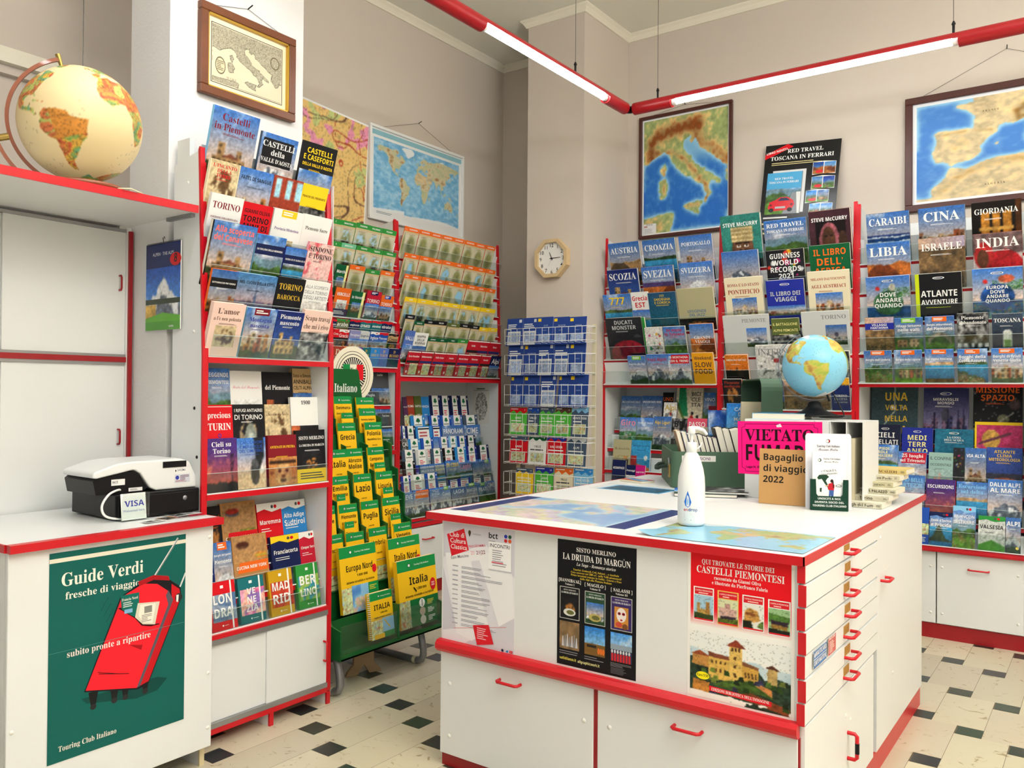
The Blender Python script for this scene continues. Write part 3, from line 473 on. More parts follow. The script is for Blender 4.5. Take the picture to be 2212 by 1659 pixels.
def med_art(x0, x1, y0, y1, nx, ny, style, sd=2):
    lon, lat = np.meshgrid(np.linspace(x0, x1, nx), np.linspace(y0, y1, ny)); F = np.clip((fbm(nx, ny, sd, 24, 4)-.5)*1.5+.5, 0, 1); N = fbm(nx, ny, sd+5, 4, 3)
    wl, wt = lon+.25*(F-.5)*2, lat+.2*(fbm(nx, ny, sd+8, 14, 3)-.5)*2; land = inpoly(EUR, wl, wt) | inpoly(AFR, wl, wt)
    for p in ISL: land |= inpoly(p, wl, wt)
    def seg(pts, w):
        d = np.full(lon.shape, 9.0)
        for (ax, ay), (bx, by) in zip(pts, pts[1:]):
            t = np.clip(((lon-ax)*(bx-ax)+(lat-ay)*(by-ay))/((bx-ax)**2+(by-ay)**2), 0, 1); d = np.minimum(d, np.hypot(lon-ax-t*(bx-ax), lat-ay-t*(by-ay)))
        return np.exp(-(d/w)**2)
    mt = 1.1*seg([(7, 44), (6.8, 45.5), (8, 46.3), (10.5, 46.7), (13, 47), (15, 47)], .95)+.7*seg([(8, 44.4), (10.5, 44.2), (12.5, 43.2), (13.7, 42.2), (15.2, 40.8), (16.2, 39.8), (16.3, 38.4)], .42)+.7*seg([(14.6, 45.4), (17, 44), (20, 42)], 1)+.6*seg([(-1, 42.9), (2, 42.5)], .4)+.5*seg([(-8, 31), (-4, 34), (2, 36), (8, 36)], .9)+.35*seg([(-5, 40.4), (-3, 41)], 1.2)+.6*seg([(9.1, 42.2), (9.1, 39.8)], .25)+.5*seg([(13, 37.9), (15, 37.9)], .3)+.5*seg([(-8, 42.8), (-3, 43)], .4)
    e = np.clip(mt+(F-.5)*.9, 0, 1.3)
    if style == 'antique':
        im = mixc('d9d0b4', 'cfc5a6', N); im[land] *= .86; r = np.random.RandomState(1).rand(ny, nx); im[land & (r > .72)] *= .6
        ed = land ^ np.roll(land, 1, 0) | land ^ np.roll(land, 1, 1); im[ed] *= .45; return np.clip(im, 0, 1)
    coast = np.zeros(lon.shape); g = land.astype(float)
    for _ in range(7): g = (g+np.roll(g, 2, 0)+np.roll(g, -2, 0)+np.roll(g, 2, 1)+np.roll(g, -2, 1))/5
    dep = np.clip(1-g*2.6+(F-.5)*.5, 0, 1); adr = np.clip((lat-42)/2, 0, 1)*np.clip((lon-11.5)*2, 0, 1); dep = dep*(1-.8*adr)
    im = mixc('96cae8', '2a6ec4' if style == 'italy' else '4a84d0', dep)
    if style == 'italy': a, b, c = 'a8b878', 'd6b87a', '84481f'
    elif style == 'med': a, b, c = 'dcc79c', 'd8bd8a', '8f6a35'
    else: a, b, c = 'c9cda8', 'd9b9b0', 'b9a070'
    ld = np.where((e > .45)[..., None], mixc(b, c, np.clip((e-.45)*1.5, 0, 1)), mixc(a, b, np.clip(e*2.2, 0, 1)))
    if style == 'polit': cs = ['d8b0b8', 'd9cf8a', 'c2a8cc', 'b8c896', 'd8c0a0']; q = (np.floor(lon/3.1+F*2)+np.floor(lat/2.7+N*2)).astype(int) % 5; ld = np.array([C(x) for x in cs])[q]
    im[land] = (ld*(.82+.36*F[..., None]))[land]; return np.clip(im, 0, 1)

def raster(nx, ny, bg, items, sd, ink=0.0):
    """painted picture: polygons (points, colour, roughness) laid on a noisy ground, edges wobbled like brush work"""
    X, Y = np.meshgrid((np.arange(nx)+.5)/nx, (np.arange(ny)+.5)/ny); F = fbm(nx, ny, sd, 14, 3); G = fbm(nx, ny, sd+9, 30, 2); w = .02*(fbm(nx, ny, sd+4, 20, 2)-.5); r = np.random.RandomState(sd).rand(ny, nx)
    im = bg.copy() if isinstance(bg, np.ndarray) else mixc(bg, bg, X)
    for pts, c, amt in items:
        m = inpoly(pts, X+w, Y-w); im[m] = (np.array(C(c))*(1-amt+2*amt*(.6*F+.4*G)[..., None]))[m]
    if ink: im[(r > 1-ink)] *= .45
    return np.clip(im, 0, 1)
# ------------------------------------------------------------------ covers and books
LAY = dict(f=(.06, .94, .70, .95), b=(.06, .94, .60, .93), n=(.08, .92, .5, .92), m=(.12, .84, .22, .78), i=(.08, .92, .64, .92), c=(.1, .9, .3, .66), l=(.08, .92, .10, .42), h=(.1, .9, .5, .76), s=(.1, .9, .62, .88),
 p=(.42, .94, .8, .93), j=(.1, .92, .32, .5), r=(.56, .92, .55, .92), d=(.28, .92, .28, .44), g=(.1, .9, .42, .66), q=(.3, .78, .12, .9), u=(.62, .96, .08, .5), o=(.15, .85, .2, .5), e=(.7, .92, .05, .16), a=(.22, .8, .86, .95), k=(.08, .94, .38, .52), v=(.1, .9, .3, .94), w=(.08, .92, .34, .84))
def cover(a, spec, seed):
    p = (spec.split(';')+['']*7)[:7]; w, h = a.w, a.h
    if p[1] == 'card':
        t, band, art = p[0], p[2], p[3]; a.rect(0, 0, 1, 1, 'd9d2b8'); a.pic(.06, .02, .94, .8, 'cot2' if not art else art, seed) if art in ('red',) else None
        ny, nx = max(10, int(h*.78/.006)), max(8, int(w/.006)); F = fbm(nx, ny, seed, 3); G = fbm(nx, ny, seed+7, 8, 3); X, Y = np.meshgrid(np.linspace(-1, 1, nx), np.linspace(-1, 1, ny))
        b = np.clip((1-(X*1.15)**2-(Y*1.05-.1)**2)*1.6+(G-.5)*1.5, 0, 1); im = mixc('d8d2ba', 'b9b79a', F); im = im*(1-b[..., None])+mixc('4f5a3a', 'c9c27a', G)*b[..., None]
        if art == 'lake': m = (b > .45) & (F > .47); im[m] = C('8fc4e2')
        if art == 'dome': m = (np.abs(X) < .5) & (Y < .1) & (Y > -.8) & (G > .4); im[m] = np.array(C('33352f')); im[(b > .3) & (Y > .1) & (G > .5)] = C('a8cce0')
        if art == 'red': m = (np.abs(X) < .7) & (Y < -.2) & (G > .35); im[m] = np.array(C('9a3a2c'))
        a.grid(0, 0, 1, .8, np.clip(im, 0, 1)); a.rect(0, .86, 1, 1, band); a.rect(0, .8, 1, .86, 'cbb489'); a.text(t, .5, .905, .046*h, 'white', 'b', maxw=.7)
        a.micro(.2, .74, .8, .79, 2, '9a6a5a', seed, .35); return
    if p[1] == 'tree':
        c = p[2]; a.rect(0, 0, 1, 1, c); a.pic(0, 0, 1, .5, 'mt', seed)
        if p[3] == 's': a.rect(.12, .45, .8, .97, 'white'); a.rect(.12, .9, .8, .94, 'black'); a.micro(.2, .5, .72, .86, 4, 'c05a60', seed, .5); return
        a.rect(.22, .3, .8, 1, 'white'); a.ell(.51, .88, .12, .055, '2a7a52'); a.ell(.51, .855, .16, .03, '2a7a52', up=False); a.rect(.49, .79, .53, .85, '2a7a52'); a.rect(.26, .745, .76, .765, '20503a'); a.micro(.3, .4, .72, .66, 5, 'd84a55', seed, .5); a.ell(.9, .92, .04, .03, 'white'); return
    if p[1] == 'igc':
        a.rect(0, 0, 1, 1, '24418a'); c = p[2]; a.rect(.05 if c == 'yellow' else .78, .84, .25 if c == 'yellow' else .95, .95, 'yellow' if c == 'yellow' else 'lgrey')
        if p[3] == 's': a.rect(.08, .02, .92, .52, 'lgrey'); a.pic(.14, .1, .86, .46, 'igc', seed); a.micro(.08, .6, .9, .8, 3, 'white', seed, .45)
        else: a.text('MONTE' if seed % 3 == 0 else 'VALLE' if seed % 3 == 1 else 'ALPI', .55, .66, .06*h, 'a8b8d8', 's', maxw=.8); a.text('MAPPA', .5, .5, .035*h, '8fa4d0', 's'); a.pic(.06, .06, .94, .44, 'road2', seed) if 0 else a.rect(.1, .08, .9, .4, '5a74b0'); a.pic(.13, .1, .87, .38, 'igc', seed)
        return
    if p[1] == 'zig':
        top, bod, n = p[2], p[3], p[4]; a.rect(0, 0, 1, 1, bod); a.rect(0, .74, 1, 1, top); a.poly([(0, .74), (.0, .8), (.22, .9), (.4, .78), (.6, .88), (.8, .78), (1, .84), (1, .74)], bod)
        a.text(n, .86, .89, .05*h, 'white', 'b'); a.micro(.06, .92, .6, .98, 1, 'white', seed); a.rect(.1, .08, .9, .42, 'd0d4cc'); a.pic(.16, .1, .86, .4, 'road', seed); a.text(['VALLI', 'MONTE ROSA', 'VAL SESIA', 'LAGO', 'ALPI'][seed % 5], .5, .58, .07*h, 'white' if bod not in ('white', 'cream') else 'dgrey', 'b', maxw=.84); a.micro(.1, .46, .9, .54, 1, 'white' if bod not in ('white', 'cream') else 'dgrey', seed); return
    if p[1] == 'red':
        a.rect(0, 0, 1, 1, 'c01c2c'); a.rect(0, .96, 1, 1, 'white'); a.text(p[0], .5, .76, .07*h, 'white', 'b', maxw=.86); a.rect(0, .52, 1, .62, '2a2f6a' if seed % 3 else '20242a'); a.pic(.3, .03, .94, .5, 'rok' if 0 else 'road', seed); a.rect(.08, .1, .2, .2, 'white'); return
    if p[1] == 'tci':
        a.rect(0, 0, 1, 1, 'f2bd1d'); a.pic(0, 0, 1, .26, 'road', seed); a.rect(0, .84, 1, 1, '168a44'); a.ell(.3, .92, .055, .036, '20302a'); a.ell(.3, .92, .038, .025, 'white'); a.rect(.29, .897, .312, .943, '20302a'); a.text('Touring Club Italiano', .66, .905, .026*h, 'e8f0e4', 's', maxw=.5)
        ls = p[0].split('|'); a.block(ls, .1, .9, .58 if len(ls) > 1 else .6, .82, '201a10', 'b'); a.text('1:200 000', .5, .5, .024*h, '4a3a10', 'b'); a.text('Carta stradale e turistica', .5, .38, .02*h, '4a3a10', 'b', maxw=.7); return
    if p[1] == 'atl':
        sm, big = p[2] == 's', p[2] == 'g'; a.rect(0, 0, 1, 1, 'f4c01c'); a.rect(0, .83, 1, 1, '168a44'); a.ell(.3 if not sm else .4, .91, .035, .035*w/h, '15201a'); a.ell(.3 if not sm else .4, .91, .025, .025*w/h, 'white'); a.text('Touring Club Italiano', .62 if not sm else .7, .895, .024*h, 'e8f0e4', 's', maxw=.45)
        a.text(p[0], .52, .62, .11*h, '1c160c', 'b', maxw=.72); a.text('1:200 000' if big else '1:800 000', .58, .53, .035*h, '1c160c', 'b'); a.text('Atlante stradale e turistico', .52, .44, .032*h, '1c160c', 'b', maxw=.76)
        if sm: a.pic(0, 0, .55, .4, 'road', seed); a.pic(.5, .12, 1, .42, 'isl', seed); a.rect(.5, .12, 1, .42, '8fc4e6'); a.poly([(.55, .4), (.62, .38), (.72, .28), (.82, .22), (.8, .17), (.72, .24), (.6, .34)], 'd8a83a'); a.rect(.5, 0, 1, .12, '168a44'); a.rect(.1, 0, .55, .1, 'f4c01c')
        elif big:
            a.rect(0, 0, 1, .4, '0f6a34'); a.pic(0, 0, .26, .4, 'road', seed)
            for i in range(3): a.ell(.56, .32-.125*i, .075, .075*w/h, ['e8e8e4', 'b9a898', 'd0d0c8'][i]); a.micro(.7, .27-.12*i, .88, .35-.12*i, 4, 'c9c040' if i == 0 else 'white', i)
            a.rect(.55, .27, .565, .37, '2a2a2a'); a.ell(.88, .56, .075, .09*w/h*1.2, 'd4121f'); a.text('2021', .88, .57, .022*h, 'white', 'b'); a.text('2022', .88, .535, .022*h, 'white', 'b'); a.poly([(.36, .58), (.4, .57), (.45, .51), (.43, .5), (.38, .55)], '1c160c')
        else: a.pic(0, 0, .27, .38, 'road', seed); a.grid(.27, 0, .72, .4, med_art(-8, 30, 40, 62, 30, 30, 'polit', seed)); a.rect(.72, 0, 1, .4, '168a44'); a.micro(.75, .28, .95, .36, 3, 'c9c040', seed); a.ell(.92, .6, .06, .07*w/h*1.2, 'd4121f')
        return
    t, st, fg, bg, sc, lay, ex = p; lay = lay or 'f'; st = st or 'n'; bg = bg or 'white'
    a.rect(0, 0, 1, 1, bg); x0, x1, y0, y1 = LAY[lay]
    if sc == 'sn2': a.ell(.35, .12, .14, .1, 'white'); a.poly([(0, 0), (1, 0), (1, .14), (.7, .22), (.4, .1), (.2, .16), (0, .1)], 'slate'); a.micro(.12, .5, .7, .58, 2, 'white', seed, .3); sc = ''; y0, y1 = .62, .8
    if sc:
        box = dict(f=(0, 0, 1, 1), c=(0, 0, 1, 1), l=(0, 0, 1, 1), r=(0, 0, 1, 1), d=(0, 0, 1, 1), g=(0, 0, 1, 1), q=(0, 0, 1, 1), e=(0, 0, 1, 1), o=(0, 0, 1, 1), b=(0, 0, 1, .56), a=(0, 0, 1, .5), k=(.04, .54, .96, .97), v=(0, 0, 1, 1), w=(0, 0, 1, 1), n=(.12, .06, .88, .48), m=(.06, .18, 1, .74), i=(.17, .18, .83, .58), h=(0, .2, 1, .42), s=(.28, .04, .78, .44), p=(.5, .22, .94, .68), j=(0, 0, 1, .28), u=(.04, .04, 1, .94))[lay]
        a.pic(*box, sc, seed)
    arg = PAL.get(ex[1:]) and ex[1:] if len(ex) > 2 else None
    if arg:
        f = ex[0]
        if f == 'T': a.rect(.25, .86, .75, .995, arg); a.micro(.3, .89, .7, .97, 2, 'white', seed, .6); y0, y1 = y0-.1, y1-.12
        elif f == 'R': a.poly([(.1, y0-.02), (.96, y0-.02), (1, y1+.02), (.18, y1+.02)], arg)
        elif f == 'N': a.rect(0, .66, 1, .84, arg); y0, y1 = .67, .83
        elif f == 'B': a.rect(0, 0, 1, .26, arg); a.micro(.1, .06, .9, .2, 3, 'white' if arg in ('navy', 'dgreen', 'blue', 'red') else 'dgrey', seed, .45)
        elif f == 'W': a.poly([(0, .86), (.3, .9), (.6, .84), (1, .88), (1, 1), (0, 1)], arg); a.ell(.62, .93, .05, .03, 'dgrey'); a.ell(.75, .93, .06, .032, 'red'); y1 = min(y1, .82); y0 = min(y0, .55)
        elif f == 'C': a.ell(.78, .14, .11, .11*w/h, arg); a.text('9,90', .78, .125, .022*h, 'white', 'b')
        elif f == 'Y': a.rect(.82, 0, 1, 1, arg)
        elif f == 'F': a.rect(0, 0, .03, 1, arg); a.rect(.97, 0, 1, 1, arg)
    elif ex == 'L' or ex == 'LS':
        a.ring(.5, .9, .13, .028, .22, 'white'); a.rect(.4, .89, .6, .91, bg if lay != 'c' else '3a5a80'); a.micro(.42, .892, .58, .908, 1, 'white', seed, .6); y1 = min(y1, .83)
        if ex == 'LS': a.rect(-.02, 0, .07, 1, 'c9d81c'); a.micro(.2, .26, .85, .29, 1, 'c9d81c', seed, .3)
    elif ex == 'E': a.rect(.8, -.002, .86, 1.002, 'white'); a.ell(.42, .09, .03, .02, 'white'); a.micro(.48, .08, .74, .1, 1, 'white', seed); a.rect(.42, .86, .54, .92, 'white')
    elif ex == 'D': a.rect(.06, .5, .9, .92, 'black'); y0, y1 = .52, .9
    elif ex == 'P': a.ring(.5, .44, .06, .04, .4, 'indigo'); a.micro(.2, .2, .8, .36, 4, 'salmon', seed, .4); a.rect(.03, .96, .97, .97, 'white')
    if t:
        a.block(t.split('|'), x0, x1, y0, y1, fg, st)
        if lay in 'fbi' and h > .18 and len(t) > 2 and sc[:2] != 'pt': a.micro((x0+x1)/2-.24, y0-.045, (x0+x1)/2+.3, y0-.015, 2, fg, seed, .36)
BG = dict(card=2, tree=2, igc=None, zig=3, red=None, tci=None, atl=None)
def bgname(spec):
    p = spec.split(';')+['']*4
    if p[1] == 'card': return p[2]
    if p[1] in ('tree',): return p[2]
    if p[1] == 'igc': return 'blue'
    if p[1] == 'zig': return p[3]
    if p[1] == 'red': return 'red'
    if p[1] in ('tci', 'atl'): return 'yellow'
    return p[3] or 'white'
def book(name, w, h, t, spec, seed, loc, rot, spine=None, rounded=False):
    """a book standing on its foot: cover boards and printing in one mesh, the page block as its part"""
    bg = C({'tci': 'f2bd1d', 'atl': 'f4c01c'}.get((spec.split(';')+[''])[1], bgname(spec))) if not spine else C(spine)
    if bgname(spec) == 'white' and not spine: bg = C('e6e6e2')
    mb = MB(); k = .0014
    if t < .008: mb.box(-w/2, w/2, 0, t, 0, h, 0, bg)
    else:
        mb.box(-w/2, w/2, 0, k, 0, h, 0, bg); mb.box(-w/2, w/2, t-k, t, 0, h, 0, bg); mb.box(-w/2, -w/2+k, k, t-k, 0, h, 0, bg)
    cover(Art(mb, w, h), spec, seed)
    o = mb.build(name, ['print'], None, loc, rot)
    if t >= .008:
        BX(-w/2+k, w/2-.0015, k, t-k, .0015, h-.0015).build('page_block', 'page', o)
    return o
UNIT = dict(B1=('bookcase beside the cash register', 'pillar'), A=('rack behind the green stand', 'pillar'), Bk=('rack under the world map', 'pillar'), K=('white wire rack', 'red rack post'),
 R3=('shelves under the Italy map', 'clock'), R4=('shelves behind the blue globe', 'clock'), R5=('shelves under the Mediterranean map', 'blue globe'), G=('green map stand', 'bookcase'))
GROUP = dict(B1='books in the bookcase beside the cash register', A='maps and guides in the rack behind the green stand', Bk='maps in the rack under the world map', K='trail maps in the white wire rack', R3='books under the Italy map', R4='books behind the blue globe', R5='books under the Mediterranean map', G='road maps and atlases in the green stand')
ORD = 'first second third fourth fifth sixth seventh eighth ninth tenth'.split()
SAY = {'STEVE McCURRY': 'with a portrait photograph', 'GUINNESS': 'titled World Records', 'DUCATI': 'with red motorcycle tank', 'KOMPASS': 'hiking guide', 'GIANNI OLIVA': 'titled Torino', 'SISTO MERLINO': 'titled La Druida', 'Sisto e Simone': 'titled Annibale', 'RED TRAVEL': 'titled Red Travel', 'AMERICAN VERTIGO': 'with orange sunset cover'}
_used = set()
def say(unit, kind, row, spec, i, n):
    un, end = UNIT[unit]; p = spec.split(';')+['']*4; c = PRETTY.get(bgname(spec), bgname(spec)); kw = kind.replace('_', ' '); t = p[0].replace('|', ' '); tw = ''
    for k, v in SAY.items():
        if p[0].startswith(k): tw = v
    generic = p[1] in ('card', 'tree', 'igc', 'zig', 'red') or len(t) < 3
    if unit == 'G' or (not generic and not tw): tw = 'titled '+' '.join(t.title().split()[:3])
    tail = f'{row}, {un}'
    if not generic:
        lab = f'{c} {kw} {tw}, {tail}'
        while len(lab.split()) > 16 and len(tw.split()) > 2: tw = ' '.join(tw.split()[:-1]); lab = f'{c} {kw} {tw}, {tail}'
        if lab not in _used and len(lab.split()) <= 16: _used.add(lab); return lab
    lab = f'{c} {kw}, {ORD[i]} from {end}, {tail}'
    if len(lab.split()) > 16: lab = f'{c} {kw.split()[-1]}, {ORD[i]} from {end}, {tail}'
    if len(lab.split()) > 16: lab = f'{c} {kw.split()[-1]}, {ORD[i]} in {tail}'
    assert lab not in _used, lab
    _used.add(lab); return lab
def place_rows():
    sd = 11
    for unit, face, d, z0, th, t, kind, row, items in ROWS:
        for i, (u, w, h, spec) in enumerate(items):
            if spec[:4] in ('tree', 'igc;', 'zig;'): spec = ';'+spec
            sd += 7; jit = .0035*(i % 2); back = -jit if unit in ('K',) or t < .008 else 0
            tt = t*(1+.25*((sd*37 % 10)/10-.5))
            if unit in BND:
                lo, hi = BND[unit]; a_, b_ = max(u-w/2, lo), min(u+w/2, hi); u, w = (a_+b_)/2, b_-a_
            loc = (d-jit, u, z0) if face == 'L' else (u, d+jit, z0)
            o = book(kind, w, h, tt, spec, sd, loc, (R(th), 0, PI/2 if face == 'L' else 0))
            tag(o, say(unit, kind, row, spec, i, len(items)), kind.split('_')[-1] if kind != 'folded_map' else 'map', GROUP[unit])
            if 'spiral' in kind: pass
            if spec.startswith('ITALIA;atl'):
                s = MB()
                for k in range(22): z = .008+h*k/22.5; s.tube([(-w/2-.003+.006*math.cos(q), .004+.007*math.sin(q), z) for q in [2*PI*m/8 for m in range(8)]], .0013, 0, 5, closed=True)
                s.build('spiral_binding', 'wcable', o)
